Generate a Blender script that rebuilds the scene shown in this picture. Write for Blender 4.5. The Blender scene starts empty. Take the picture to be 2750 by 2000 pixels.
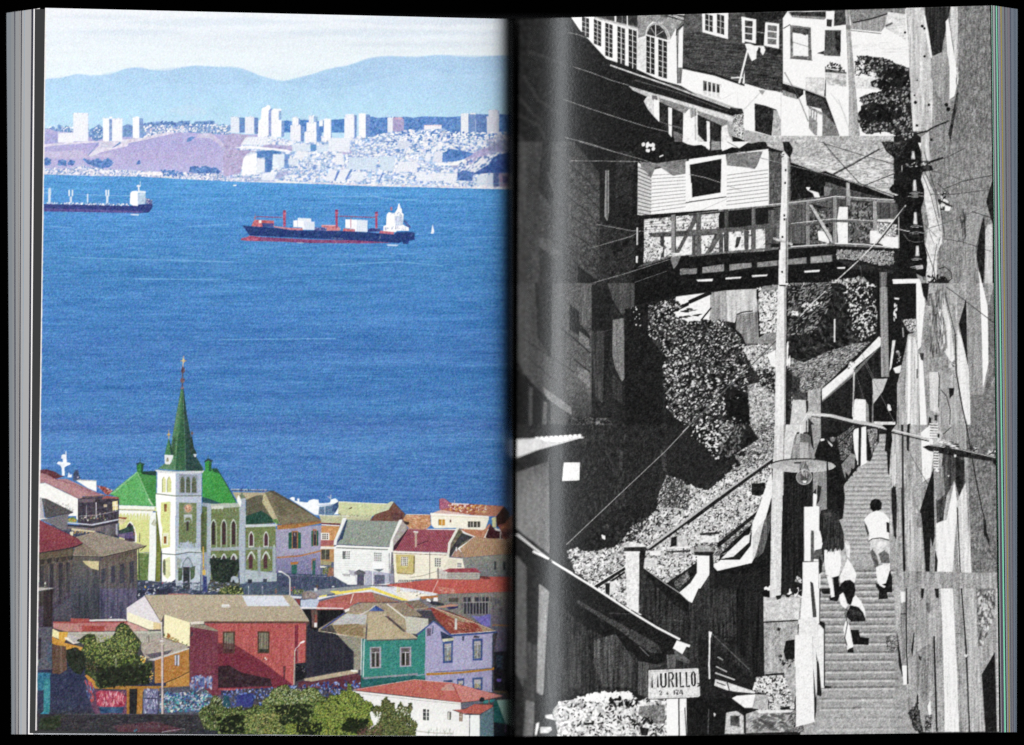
import bpy, math
import numpy as np
# An open book lying under a scanner head: two curved pages of flat print, the
# fanned leaves on either side, black lid behind.  1 unit = 1 m, 0.1 mm per cell.
scene = bpy.context.scene
H = 0.90                                   # camera height above the flat of the pages
PX = 1e-4
cam_data = bpy.data.cameras.new("camera"); cam = bpy.data.objects.new("camera", cam_data)
scene.collection.objects.link(cam); cam.location = (0, 0, H); cam.rotation_euler = (0, 0, 0)
cam_data.sensor_width = 36; cam_data.lens = 36 * H / (2750 * PX); cam_data.clip_start = .05; cam_data.clip_end = 20
scene.camera = cam
cam_data.dof.use_dof = True; cam_data.dof.focus_distance = H; cam_data.dof.aperture_fstop = 1.0   # the gutter lies out of the scanner's focus
world = bpy.data.worlds.new("World"); scene.world = world; world.use_nodes = True
world.node_tree.nodes["Background"].inputs[0].default_value = (0, 0, 0, 1)
world.node_tree.nodes["Background"].inputs[1].default_value = 0
# the scanner's strip lamp, long side parallel to the gutter, off to the left
LA = math.radians(35); LD = 5.0
ld = bpy.data.lights.new("strip_lamp", 'AREA'); ld.shape = 'RECTANGLE'; ld.size = .60; ld.size_y = 5.0
ld.energy = 425; ld.color = (1, .995, .985)
lamp = bpy.data.objects.new("strip_lamp", ld); scene.collection.objects.link(lamp)
lamp.location = (-LD * math.sin(LA), 0, LD * math.cos(LA)); lamp.rotation_euler = (0, -LA, 0)
vs = scene.view_settings; vs.view_transform = 'Standard'; vs.look = 'None'; vs.exposure = 0; vs.gamma = 1
scene.cycles.use_denoising = False
scene.cycles.max_bounces = 4; scene.cycles.caustics_reflective = False; scene.cycles.caustics_refractive = False; scene.cycles.sample_clamp_indirect = 1
# ---------------------------------------------------------------- print engine
# The two pages carry flat print.  It is drawn here as polygons in a numpy
# buffer (one cell = 0.1 mm of paper) and handed to the page meshes as ink colour.
SW, SH = 2750, 2000
IMG = np.full((SH, SW, 3), .95, np.float32)
IDB = np.zeros((SH, SW), np.int16)
rng = np.random.default_rng(7)
ORG = [0.0, 0.0, 1.0]
CUR = [0]
MOTIF = [None]
KT = [.6]
def M(name, label=None, page=None):
    for i, m in enumerate(MOTIF):
        if m and m[0] == name and m[1] == label: CUR[0] = i; return
    MOTIF.append((name, label)); CUR[0] = len(MOTIF) - 1
def MN(name, label=None): MOTIF.append((name, label)); CUR[0] = len(MOTIF) - 1
def T(x, y, w=550): ORG[:] = [x, y, w / 2267.0]
def field(cx, cy, oct=2, seed=0):
    r = np.random.default_rng(seed); out = np.zeros((SH, SW), np.float32); amp = 1.0
    for o in range(oct):
        gx, gy = max(cx / 2**o, 1), max(cy / 2**o, 1)
        A = r.standard_normal((int(SH / gy) + 3, int(SW / gx) + 3)).astype(np.float32)
        x = np.arange(SW) / gx; y = np.arange(SH) / gy
        ix = x.astype(int); fx = (x - ix).astype(np.float32); fx = fx * fx * (3 - 2 * fx)
        iy = y.astype(int); fy = (y - iy).astype(np.float32)[:, None]; fy = fy * fy * (3 - 2 * fy)
        B = A[:, ix] * (1 - fx) + A[:, ix + 1] * fx
        out += amp * (B[iy] * (1 - fy) + B[iy + 1] * fy); amp *= .6
    return out / out.std()
NZ = {'g': field(2, 2, 1, 1), 'c': field(6, 6, 2, 2), 'b': field(16, 14, 3, 3), 'B': field(60, 50, 3, 4),
      'v': field(4, 70, 2, 5), 'V': field(16, 240, 3, 6), 'h': field(60, 3, 2, 7), 'H': field(340, 14, 3, 8),
      'w': field(26, 3.2, 2, 9), 'L': field(220, 200, 2, 10)}
def hx(c):
    if len(c) == 2: v = int(c, 16) / 255; return np.array([v, v, v], np.float32)
    return np.array([int(c[i:i + 2], 16) / 255 for i in (0, 2, 4)], np.float32)
def pp(s):
    if isinstance(s, str): s = np.array(s.replace(',', ' ').split(), float).reshape(-1, 2)
    return np.asarray(s, float)
def ab(s):
    s = pp(s); return np.stack([ORG[0] + s[:, 0] * ORG[2], ORG[1] + s[:, 1] * ORG[2]], 1)
def cover(q):
    x0 = max(int(math.floor(q[:, 0].min())), 0); x1 = min(int(math.ceil(q[:, 0].max())) + 1, SW)
    y0 = max(int(math.floor(q[:, 1].min())), 0); y1 = min(int(math.ceil(q[:, 1].max())) + 1, SH)
    if x1 <= x0 or y1 <= y0: return None
    w, h = (x1 - x0) * 2, (y1 - y0) * 2
    D = np.zeros((h, w + 1), np.int16)
    X = (q[:, 0] - x0) * 2; Y = (q[:, 1] - y0) * 2; n = len(q)
    for i in range(n):
        xa, ya, xb, yb = X[i], Y[i], X[(i + 1) % n], Y[(i + 1) % n]
        if ya > yb: xa, ya, xb, yb = xb, yb, xa, ya
        r0 = max(int(math.ceil(ya - .5)), 0); r1 = min(int(math.ceil(yb - .5)), h)
        if r1 <= r0: continue
        r = np.arange(r0, r1)
        c = np.clip(np.ceil(xa + (r + .5 - ya) * (xb - xa) / (yb - ya) - .5).astype(int), 0, w)
        D[r, c] += 1
    C = (np.cumsum(D[:, :w], 1) & 1).astype(np.float32)
    C = C.reshape(h // 2, 2, w // 2, 2).mean((1, 3))
    return x0, y0, x1, y1, C
def tex(t, x0, y0, x1, y1):
    out = 0; i = 0
    while i < len(t):
        j = i + 1
        while j < len(t) and t[j].isdigit(): j += 1
        out = out + NZ[t[i]][y0:y1, x0:x1] * (int(t[i + 1:j]) / 100); i = j
    return out
def blit(r, col, t, a, idw=True):
    x0, y0, x1, y1, C = r
    V = IMG[y0:y1, x0:x1]
    if t: col = col + KT[0] * tex(t, x0, y0, x1, y1)[..., None]
    A = (C * a)[..., None]
    V += A * (col - V)
    if idw and CUR[0]: IDB[y0:y1, x0:x1][C > .5] = CUR[0]
def P(col, s, t=None, a=1.0, idw=True):
    r = cover(ab(s))
    if r: blit(r, hx(col), t, a, idw)
def R(col, x0, y0, x1, y1, t=None, a=1.0, idw=True):
    P(col, [(x0, y0), (x1, y0), (x1, y1), (x0, y1)], t, a, idw)
def G(s, stops, t=None, a=1.0, axis=1):
    """fill with a colour ramp along y (axis 1) or x (axis 0); stops in tile units"""
    r = cover(ab(s))
    if not r: return
    x0, y0, x1, y1, C = r
    k = np.array([ORG[axis] + p * ORG[2] for p, _ in stops]); cs = np.array([hx(c) for _, c in stops])
    g = np.arange(y0, y1) if axis else np.arange(x0, x1)
    ramp = np.stack([np.interp(g, k, cs[:, i]) for i in range(3)], 1).astype(np.float32)
    ramp = ramp[:, None, :] if axis else ramp[None, :, :]
    blit(r, np.broadcast_to(ramp, (y1 - y0, x1 - x0, 3)), t, a)
def D(ca, cb, s, f='b', th=0.0, k=1.5, t=None, a=1.0):
    """two-tone mottle: ca where field f is under th, cb above; k = contrast"""
    r = cover(ab(s))
    if not r: return
    x0, y0, x1, y1, C = r
    m = np.clip((tex(f, x0, y0, x1, y1) - th) * k + .5, 0, 1)[..., None].astype(np.float32)
    blit(r, hx(ca) * (1 - m) + hx(cb) * m, t, a)
def Lq(pts, w):
    q = ab(pts); w = w * ORG[2] / 2 if w > 0 else -w / 2
    d = np.diff(q, axis=0); L = np.hypot(d[:, 0], d[:, 1])[:, None] + 1e-9; nrm = np.stack([-d[:, 1], d[:, 0]], 1) / L
    nv = np.vstack([nrm[:1], (nrm[1:] + nrm[:-1]) / 2, nrm[-1:]]) if len(nrm) > 1 else np.vstack([nrm, nrm])
    return np.vstack([q + nv * w, (q - nv * w)[::-1]])
def L(col, w, pts, t=None, a=1.0, idw=True):
    r = cover(Lq(pts, w))
    if r: blit(r, hx(col), t, a, idw)
def lerp2(q, u, v):
    q = pp(q); return (q[0] * (1 - u) + q[1] * u) * (1 - v) + (q[3] * (1 - u) + q[2] * u) * v
def W(col, quad, nx, ny, fx=.5, fy=.5, t=None, a=1.0, jit=0):
    """nx x ny small panes inside a quad (a,b,c,d clockwise from top-left)"""
    for j in range(ny):
        for i in range(nx):
            if jit and rng.random() < jit: continue
            u0 = (i + .5 - fx / 2) / nx; u1 = (i + .5 + fx / 2) / nx; v0 = (j + .5 - fy / 2) / ny; v1 = (j + .5 + fy / 2) / ny
            P(col, [lerp2(quad, u0, v0), lerp2(quad, u1, v0), lerp2(quad, u1, v1), lerp2(quad, u0, v1)], t, a)
def HL(col, w, quad, n, a=1.0, vert=False, e=0.0):
    """n lines across a quad, parallel to its top edge (or its left edge if vert)"""
    for i in range(n):
        f = e + (1 - 2 * e) * (i + .5) / n
        p = [lerp2(quad, f, 0), lerp2(quad, f, 1)] if vert else [lerp2(quad, 0, f), lerp2(quad, 1, f)]
        L(col, w, p, None, a)
def inside(q, x, y):
    c = np.zeros(len(x), bool); n = len(q)
    for i in range(n):
        (xa, ya), (xb, yb) = q[i], q[(i + 1) % n]
        if ya == yb: continue
        k = ((ya > y) != (yb > y)) & (x < (xb - xa) * (y - ya) / (yb - ya) + xa); c ^= k
    return c
def S(cols, s, n, w, h, ang=0.0, ja=3.14, sh='e', t=None, a=1.0, idw=True, js=.5):
    """scatter n small marks of size w x h (tile units) inside polygon s"""
    q = pp(s); cols = [hx(c) for c in cols.split()]
    x0, y0 = q.min(0); x1, y1 = q.max(0)
    X = rng.uniform(x0, x1, n * 6); Y = rng.uniform(y0, y1, n * 6); k = inside(q, X, Y); X = X[k][:n]; Y = Y[k][:n]
    if sh == 'e': B = np.array([(math.cos(i * 1.0472), math.sin(i * 1.0472)) for i in range(6)]) / 2
    elif sh == 'l': B = np.array([(-.5, 0), (-.1, -.5), (.5, 0), (-.1, .5)])
    elif sh == 's': B = np.array([(.5 * (1 if i % 2 else .35) * math.cos(i * .6283), .5 * (1 if i % 2 else .35) * math.sin(i * .6283)) for i in range(10)])
    else: B = np.array([(-.5, -.5), (.5, -.5), (.5, .5), (-.5, .5)])
    for x, y in zip(X, Y):
        f = 1 + rng.uniform(-js, js); g = 1 + rng.uniform(-js, js); th = ang + rng.uniform(-ja, ja)
        b = B * (w * f, h * g); c, d = math.cos(th), math.sin(th)
        p = np.stack([x + b[:, 0] * c - b[:, 1] * d, y + b[:, 0] * d + b[:, 1] * c], 1)
        r = cover(ab(p))
        if r: blit(r, cols[rng.integers(len(cols))] + rng.uniform(-.04, .04), t, a, idw)
def blur(x0, y0, x1, y1, n=1):
    """soften a window of the print (source px)"""
    V = IMG[y0:y1, x0:x1]
    for _ in range(n):
        V[1:-1] = (V[:-2] + 2 * V[1:-1] + V[2:]) / 4; V[:, 1:-1] = (V[:, :-2] + 2 * V[:, 1:-1] + V[:, 2:]) / 4
def U(x, y): ORG[:] = [x, y, 550 / 1288.0]
def mottle(q, dark, mid, light, n, w, h=None, ang=0.0, ja=3.14, sh='e'):
    """coarse high-contrast printed texture: rubble, scrub, masonry"""
    h = h or w * .5
    P(mid, q, 'b12c20g10'); S(dark, q, n, w * .8, h * .8, ang, ja, sh); S(light, q, n, w * .7, h * .7, ang, ja, sh); S(mid, q, n // 2, w, h, ang, ja, sh); S(dark + ' ' + light, q, n, w * .4, h * .5, ang, ja, sh)
# ================================================================ colour page
def left_far():
    T(0, 0, 2267)
    M('printed_sky', 'pale sky with thin grey cloud bands printed at the top of the colour page')
    G('124 20 1390 40 1390 330 124 330', [(20, 'eef2f8'), (90, 'e6eff8'), (160, 'eaf4fa'), (240, 'e2f1fa')], 'H1')
    for y, x0, x1, h, c in ((60, 300, 900, 16, 'd2e0ee'), (86, 180, 520, 14, 'd6e4f2'), (88, 700, 1380, 16, 'd0deec'), (120, 900, 1390, 12, 'd8e4f0'), (56, 880, 1390, 18, 'cfdcec'), (46, 124, 420, 9, 'dbe4f2')):
        n = 14; xs = np.linspace(x0, x1, n)
        up = [(x, y - h * math.sin(math.pi * i / (n - 1)) * rng.uniform(.5, 1)) for i, x in enumerate(xs)]
        dn = [(x, y + h * math.sin(math.pi * i / (n - 1)) * rng.uniform(.4, .9)) for i, x in enumerate(xs)]
        P(c, np.array(up + dn[::-1]), 'H2', .5)
    blur(124, 20, 1384, 230, 14)
    M('printed_mountains', 'hazy blue mountain ridge printed behind the far city')
    T(100, 0, 1300)
    ridge = '35,372 60,366 100,365 140,356 190,345 250,352 330,350 370,338 410,322 450,315 490,315 530,326 570,330 610,330 650,322 700,310 740,306 800,309 850,313 900,311 950,317 1000,335 1040,352 1080,363 1120,374 1160,379 1200,370 1240,360 1300,343 1350,325 1400,314 1450,307 1500,290 1550,272 1600,264 1650,261 1710,264 1790,268 1850,258 1900,256 1960,263 2040,268 2110,262 2180,258 2260,258 2260,700 35,700'
    G(ridge, [(250, 'b2d2f2'), (330, 'b2d6f6'), (420, 'b0d8f8'), (500, 'b4def8'), (600, 'bae0f8')], 'B1')
    P('9cc6ec', '1150,379 1300,343 1450,307 1600,264 1710,264 1900,256 2260,262 2260,330 2000,350 1800,330 1600,370 1500,400 1300,420 1200,400', 'B1', .35)
    P('9fc8ec', '300,345 450,315 530,326 700,310 860,313 1000,340 1100,400 900,390 760,400 600,380 420,410', 'B1', .3)
    P('c4dcf5', '600,520 700,485 760,500 800,530 700,545', None, .5)
    blur(124, 130, 1390, 330, 3)
    T(100, 200)
    # dark wood behind the far city
    M('printed_far_wood', 'dark blue tree line printed along the far plateau')
    P('6f95cc', '80,600 150,590 180,565 200,600 225,590 235,550 280,570 300,590 320,560 350,580 380,600 420,610 560,620 620,590 680,550 700,560 730,590 760,620 950,570 1000,545 1050,560 1100,600 1180,545 1240,530 1290,540 1340,515 1400,530 1480,525 1540,530 1600,520 1690,510 1695,560 1730,540 1745,520 1800,515 1850,520 1900,505 1960,515 1970,560 2070,570 2140,560 2140,720 80,760', 'c5g4')
    S('4a78bc 5b86c4 86a4d4 dfe8f4', '560,600 700,580 740,700 560,740', 70, 26, 14)
    S('5580c0 4a70b8 7da0d8', '1180,530 1690,515 1690,560 1900,512 1965,520 1960,560 1180,590', 160, 30, 18)
    M('printed_far_houses', 'small white houses scattered on the far plateau')
    S('f4f4fa e8dfea 6d94cf 8fabd8 ffffff c0c8e4', '1180,565 2140,550 2140,660 1900,650 1780,640 1500,640 1180,690', 420, 26, 14)
    S('ffffff f0f0f6 5a84c4', '120,560 400,580 390,640 90,640', 40, 26, 12)
    T(600, 200)
    M('printed_far_wood')
    P('4f84cc', '640,520 700,505 760,520 840,500 920,500 1000,520 1190,500 1340,490 1350,640 640,640', 'c6g4')
    P('5585cc', '1590,540 1600,470 1640,462 1700,480 1780,475 1830,490 2000,465 2060,470 2100,478 2180,465 2267,462 2267,700 1590,730', 'c6g4')
    T(850, 200)
    P('5888ce', '560,480 700,478 860,465 960,475 1060,480 1100,485 1200,462 1300,465 1380,468 1480,470 1600,460 1700,445 1900,440 2180,440 2180,900 560,740', 'c6g4')
    S('4676c0 5d8ed4 6a90cc', '560,490 1900,455 1900,640 560,640', 300, 22, 30, 1.57, .3)
    T(100, 200)
    M('printed_brown_hill', 'bare mauve hillside printed left of the far city')
    G('80,600 130,600 220,630 400,640 560,680 650,740 740,700 1000,690 1180,690 1500,640 1780,645 1900,655 2140,665 2640,660 2640,830 2460,1130 2267,1180 2140,1180 1700,1150 80,1110', [(600, 'b6b2e0'), (760, 'aeaade'), (900, 'b6aedc'), (1100, 'b6b6e4')], 'b1g3')
    P('9fa4d8', '80,640 220,660 230,750 80,760', 'c3', .6)
    P('ded8ea', '80,770 300,755 560,735 700,735 1000,715 1180,690 1500,630 1510,650 1180,725 1010,760 1000,790 700,860 600,910 560,905 690,780 680,750 300,775 80,800', 'c5')
    P('d8d2e6', '1780,660 1920,640 2060,760 2160,850 2080,850 2000,760 1900,700 1760,700', 'c5', .7)
    P('cfc8e2', '80,860 500,830 560,905 820,860 860,900 520,930 80,930', 'c5', .55)
    L('7f92c4', 8, '680,750 560,900'); P('5f87c8', '1650,750 1670,700 1700,685 1750,690 1700,735', 'c5')
    P('6d8cc8', '830,810 920,740 925,765 830,815', 'c5')
    HL('a9b4d2', 4, '700,745 850,735 830,810 700,810', 6)
    M('printed_shore_trees', 'dark blue shore trees printed under the mauve hill')
    for q in ('80,940 110,920 150,945 140,1000 80,1000', '230,1000 240,950 270,940 300,945 325,970 320,1005', '340,985 370,950 410,965 400,1000', '500,940 520,925 560,945 620,950 660,925 720,960 760,935 800,930 840,980 800,1020 700,1040 560,990', '1680,1080 1690,1020 1740,1010 1800,1030 1860,1010 1920,1030 1970,1030 2040,1075 1980,1090 1780,1095', '1110,985 1125,950 1140,975'):
        P('5a84c8', q, 'c6g4'); S('4775c0 6f97d4 4a70b4', q, 40, 24, 26)
    M('printed_shoreline', 'pale rocky shoreline strip with low houses printed along the far water edge')
    P('c8cce8', '80,1030 300,1040 500,1000 600,1030 800,1050 1100,1060 1400,1075 1700,1095 2000,1100 2267,1100 2640,1120 2640,1190 2267,1185 2090,1185 1700,1155 1500,1140 1000,1125 400,1118 80,1105', 'c6g4')
    S('ffffff f6f0f4 7c9cd4 9fb4dc eee8f0 6088c8', '80,1030 300,1045 500,1010 600,1030 800,1050 1100,1070 1400,1080 2000,1105 2400,1110 2400,1180 2000,1180 1000,1120 80,1100', 700, 26, 13)
    P('f6f0f4', '1130,1085 1380,1075 1390,1100 1350,1120 1130,1100', 'c4'); P('f0f0fa', '690,1060 815,1055 815,1070 700,1090', 'c4')
    P('fbfbff', '1650,1160 2090,1180 2090,1188 1700,1172')
    S('5f8cd0 4a78c0', '1370,1060 1600,1060 1620,1130 1400,1130', 50, 22, 20)
    L('c8a8a0', 3, '80,1106 400,1119 1000,1127 1500,1141', None, .6)
    def tower(x0, y0, x1, y1, side=0, c='fbfcff', sc='7f9cd4', nx=5, ny=14, w='c9d3ea', name=None):
        MN('printed_tower')
        if side: P(sc, [(x1, y0 + 6), (x1 + side, y0 + 10), (x1 + side, y1), (x1, y1)], 'c4g3')
        R(c, x0, y0, x1, y1, 'g3'); W(w, [(x0, y0 + 8), (x1, y0 + 8), (x1, y1 - 6), (x0, y1 - 6)], nx, ny, .45, .4, None, .7)
        S(c + ' ' + w, [(x0, y0 - 6), (x1, y0 - 6), (x1, y0 + 8), (x0, y0 + 8)], 8, 18, 10)
    # towers on the left ridge
    tower(398, 425, 560, 738, 8, 'f4f6fc', 'c4d2ee', 9, 18, 'c0cce6'); tower(228, 645, 400, 752, 0, 'f6f6fc', nx=9, ny=6)
    tower(728, 485, 795, 735, 35, 'fdfdff', '8ea8da', 2, 8, 'e4e8f4'); tower(828, 485, 942, 735, 0, 'f8f9ff', nx=5, ny=16, w='d8deee')
    tower(1058, 475, 1130, 700, 45, 'fdfdff', '7f9fd6', 2, 8, 'e6eaf4')
    R('ffffff', 800, 465, 830, 485); R('ffffff', 1090, 462, 1120, 480)
    T(600, 200)
    tower(80, 468, 175, 640, 62, 'eaf0fa', '5f86c4', 5, 12, 'b4c4e2'); tower(240, 468, 340, 655, 45, 'f2f3fb', '6e90cc', 5, 12, 'bccae6')
    tower(760, 475, 830, 620, 18); tower(742, 560, 855, 745, 38, 'f4f4fb', '6f92d0', 6, 12)
    tower(1350, 440, 1445, 600, 30, 'f6f7fd', '7c98cf', 4, 10); tower(1340, 470, 1448, 740, 26, 'f8f9ff', '7090cc', 5, 18)
    tower(945, 455, 1000, 560, 40, 'f4f7fc', '8fb0de', 3, 8); tower(920, 530, 1028, 640, 40, 'fbfbff', '6e96d4', 5, 6); tower(900, 630, 1030, 760, 60, 'fbfbff', '6894d4', 6, 6)
    tower(1110, 490, 1190, 755, 10, 'fdfdff', '88a6da', 3, 4, 'eef0f8'); tower(1085, 690, 1190, 755, 0)
    tower(1498, 435, 1575, 720, 50, 'fdfdff', '6f93d2', 2, 14, 'e4e8f2'); tower(1470, 690, 1580, 725, 0, nx=4, ny=2); tower(1818, 478, 1875, 640, 0, 'f2f4fa', nx=4, ny=14, w='c4cee4')
    tower(1060, 505, 1100, 570, 0)
    M('printed_pink_block', 'small dusky pink block beside a white tower in the printed far city')
    P('a9a0cc', '1875,475 1975,470 2000,500 2000,640 1875,640', 'c4g3'); S('e8b8cc d8a8c4', '1890,470 1980,468 1985,495 1900,500', 14, 22, 10)
    M('printed_twin_tower', 'tallest white stepped twin tower in the printed far city')
    P('8fa4da', '490,400 540,370 540,690 490,690', 'c4'); P('fdfdff', '420,400 430,370 470,355 490,335 520,345 520,380 500,400 498,690 380,690 390,510 415,490', 'g3')
    P('fbfcff', '530,400 560,375 610,380 640,380 640,410 612,420 612,500 645,505 640,690 530,690', 'g3'); P('7fa0d8', '645,505 672,520 672,690 640,690', 'c4'); P('6f90cc', '613,400 640,400 640,500 613,500', 'c4', .6)
    P('6f90cc', '340,480 385,490 382,640 342,640', 'c4', .8)
    W('e0e6f2', '395,510 490,510 490,680 395,680', 5, 12, .4, .4); W('d8e0f0', '540,420 605,420 600,680 540,680', 3, 14, .4, .4)
    T(850, 200)
    tower(1600, 430, 1682, 685, 0, 'f6f8fd', nx=5, ny=18, w='c0cce4'); P('7094cc', '1682,440 1700,432 1700,690 1682,690'); tower(1705, 430, 1762, 700, 118, '6f92cc', '6286c4', 3, 12, '88a6d8')
    R('eef2f8', 1700, 425, 1760, 442); R('c8d4ec', 1758, 500, 1764, 680)
    tower(1905, 392, 2005, 720, 16, 'dde0ee', '9fa8cc', 4, 18, 'c4c8dc'); tower(1885, 470, 1905, 740, 0, 'e4e4ee', nx=2, ny=12); tower(2005, 440, 2020, 720, 0, 'cfd0e0', nx=1, ny=12)
    tower(1190, 562, 1385, 610, 0, 'f6f4fa', nx=10, ny=2, w='d0d0e4'); R('e8c8d0', 1190, 556, 1385, 564)
    # dense slope of apartment blocks
    M('printed_far_city', 'dense hillside of tiny white apartment blocks and trees in the printed far city')
    city = '560,700 800,640 1000,615 1200,610 1400,600 1500,640 1700,690 1900,720 2180,660 2180,1250 1880,1250 1500,1245 1000,1235 500,1215 0,1200 -480,1165 -1040,1110 -1020,1000 -800,760 -640,690 -480,690 -100,760 350,700'
    P('a8c0e8', city, 'c8b6g4')
    S('6a94d4 84a8de 7096d4 94b4e4', city, 1300, 34, 22)
    S('ffffff f4f6fc e8ecf6 d8e2f2 f8eef2 fafafe', city, 3000, 26, 15, 0, .12, 'r')
    S('6a90d0 4f7cc4 94b4e4', city, 1500, 17, 8, 0, .5)
    S('5c88cc 4a78c4', '900,620 2100,640 2100,900 1500,880 1000,860 700,800', 260, 40, 22)
    S('ffffff f0f0f8', '900,620 2100,640 2100,900 1500,880 1000,860 700,800', 400, 24, 13, 0, .12, 'r')
    S('ffffff fbfbff b8c4e0', city, 1200, 20, 10, 0, .15, 'r')
    T(600, 200)
    M('printed_brown_hill', 'bare mauve hillside printed left of the far city')
    P('b7aed6', '0,680 100,650 180,655 380,690 250,720 180,790 90,820 0,850', 'c4'); P('b4aad2', '0,850 100,830 300,840 370,850 250,880 215,960 190,1090 0,1130', 'c4g3')
    P('b0acd6', '500,770 760,790 760,850 520,830 380,800', 'c5'); P('ab9fce', '1270,830 1400,790 1420,870 1300,890', 'c5', .7)
    P('fbfbff', '110,810 260,785 420,800 700,830 780,860 700,855 400,825', 'c3')
    P('9fa8d8', '600,1080 700,1050 720,1090 640,1150 560,1160', 'c6', .8)
    def block(q, nx, ny, c='fafbff', w='bccae6', sh=None):
        MN('printed_apartment_block')
        P(c, q, 'g4'); HL(w, 4, q, ny, .8); W(w, q, nx, ny, .3, .6, None, .6)
    block('250,690 500,690 490,780 190,780', 8, 5); block('240,900 280,870 310,850 370,870 365,1100 200,1110 215,950', 8, 14); block('375,930 460,935 455,1080 365,1090', 5, 9)
    P('4f7cc0', '460,850 560,845 540,1040 520,1080 460,1080', 'c5'); P('4f80c4', '370,850 460,840 540,835 640,850 640,880 545,880 460,920 370,920', 'c6')
    block('548,880 675,880 670,1020 620,1040 540,1000', 7, 9, 'eaf4fc'); P('6f96d2', '675,880 735,880 725,1040 675,1040', 'c5')
    block('760,770 960,770 960,850 765,850', 8, 5, 'e4f0fa'); P('5f92d0', '965,770 1030,770 1020,850 965,850')
    block('1030,790 1160,770 1160,850 1030,860', 4, 3, 'dcecfa'); block('1165,700 1400,700 1400,860 1165,850', 12, 8, 'f6f8fe')
    block('720,930 830,935 825,1000 720,995', 6, 4, 'eaf4fc'); block('795,860 960,860 880,930 800,930', 6, 4)
    block('1240,860 1320,870 1340,1000 1240,1000', 4, 6); block('1390,920 1690,920 1690,1060 1390,1050', 14, 8, 'deedfa', 'a8c0e4'); block('1730,900 1900,910 1880,1070 1740,1060', 9, 10, 'e0f0fb', 'a4bce0')
    block('1940,960 2150,960 2140,1080 1900,1070', 8, 8); block('1180,1050 1270,1060 1220,1180 1120,1170', 4, 8, 'f8f8fe'); block('1290,1050 1400,1040 1350,1180 1240,1185', 5, 8)
    P('5f86cc', '1262,1065 1290,1065 1240,1180 1225,1170'); P('5f86cc', '1405,1050 1430,1050 1370,1165 1345,1165')
    block('1440,1070 1560,1080 1540,1180 1390,1170', 6, 6, 'f4faff'); block('1930,730 2060,740 2050,830 1925,810', 6, 7, 'f2f4fa', '9fb4dc'); block('430,1090 570,1095 560,1170 420,1165', 8, 5)
    block('2150,1100 2267,1105 2220,1180 2130,1170', 4, 5)
    P('b4d4f6', '1600,1095 1640,1090 1640,1140 1600,1140'); L('5f86cc', 14, '1770,1080 1720,1190'); L('5f86cc', 12, '2170,1040 2110,1170')
    T(850, 200)
    block('1090,1080 1220,1075 1190,1170 1110,1165', 5, 5); block('1240,1090 1420,1085 1380,1180 1200,1180', 7, 6); block('1440,1090 1560,1090 1540,1200 1400,1200', 5, 6)
    block('1220,860 1280,870 1250,965 1195,950', 3, 6); block('1310,850 1400,850 1380,975 1280,965', 4, 8, 'eeeef8')
    P('5584cc', '1400,860 1440,850 1560,870 1520,960 1390,970', 'c6'); P('4f80c8', '1440,850 1480,820 1600,840 1740,870 1640,960 1480,960', 'c7')
    P('fbfbfd', '1270,975 1450,985 1660,930 1680,960 1560,1010 1400,1005', 'c3')
    P('a9a4d0', '1640,930 1700,900 1800,830 1920,800 2040,760 2060,820 1900,900 1720,1000 1690,990', 'c6'); P('a8a6d4', '1590,1000 1480,1010 1500,1030 1560,1030')
    P('3f5fa8', '1900,1000 1960,910 2100,860 2180,850 2180,1090 1900,1090 1700,1110 1760,1080', 'c6'); S('f4f4fb 5a7cc0 e8e8f2', '1600,960 1960,880 1880,1000 1700,1100 1500,1080', 130, 34, 14, -.7, .2, 'r')
    P('5078bc', '1560,1090 1620,1060 1740,1080 1720,1180 1560,1170', 'c7'); block('1780,1120 1880,1120 1880,1230 1770,1225', 5, 7, 'e8f0f8'); block('1885,1110 1950,1110 1950,1240 1885,1240', 4, 8, 'd4dcec')
    P('55689f', '1955,1090 2020,1090 2020,1240 1955,1240', 'c3'); P('a898b8', '2020,1090 2140,1100 2140,1240 2025,1240', 'c3'); P('4a5590', '2060,1120 2120,1130 2120,1200 2060,1200', 'c3', .7)
    P('9098c0', '1880,720 2120,650 2180,680 2180,860 2000,860 1920,900 1900,800', 'c6', .8); S('e0e0ee c4c4dc', '2000,660 2120,660 2140,720 1900,740', 30, 24, 22)
    M('printed_shoreline')
    P('f6f2f6', '-980,1180 -600,1195 0,1195 500,1215 900,1232 1500,1245 2180,1255 2180,1275 1500,1255 900,1240 300,1220 -100,1205 -980,1180', 'c5')
    S('e8d4dc ffffff b8b8d8', '0,1195 900,1225 2150,1245 2150,1258 900,1240 0,1212', 200, 26, 7, 0, .1, 'r')
    blur(620, 370, 1384, 506, 1)
    # sea
    M('printed_sea', 'deep blue sea with fine wavelets printed across the colour page')
    T(0, 0, 2267)
    sea = '110,468 250,472 378,474 520,482 645,488 800,492 870,494 1000,500 1120,502 1230,505 1380,508 1390,1420 110,1420'
    G(sea, [(468, '4c98dc'), (520, '4894da'), (600, '438ad2'), (700, '4084c8'), (850, '3c7cc4'), (950, '3c76be'), (1010, '3c7ac0'), (1060, '3a74bc'), (1100, '407ec2'), (1140, '3e70b8'), (1180, '4680c4'), (1230, '4078be'), (1290, '3f76bc'), (1330, '3e72ba'), (1420, '3e72b8')], 'h3H2g3')
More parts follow.
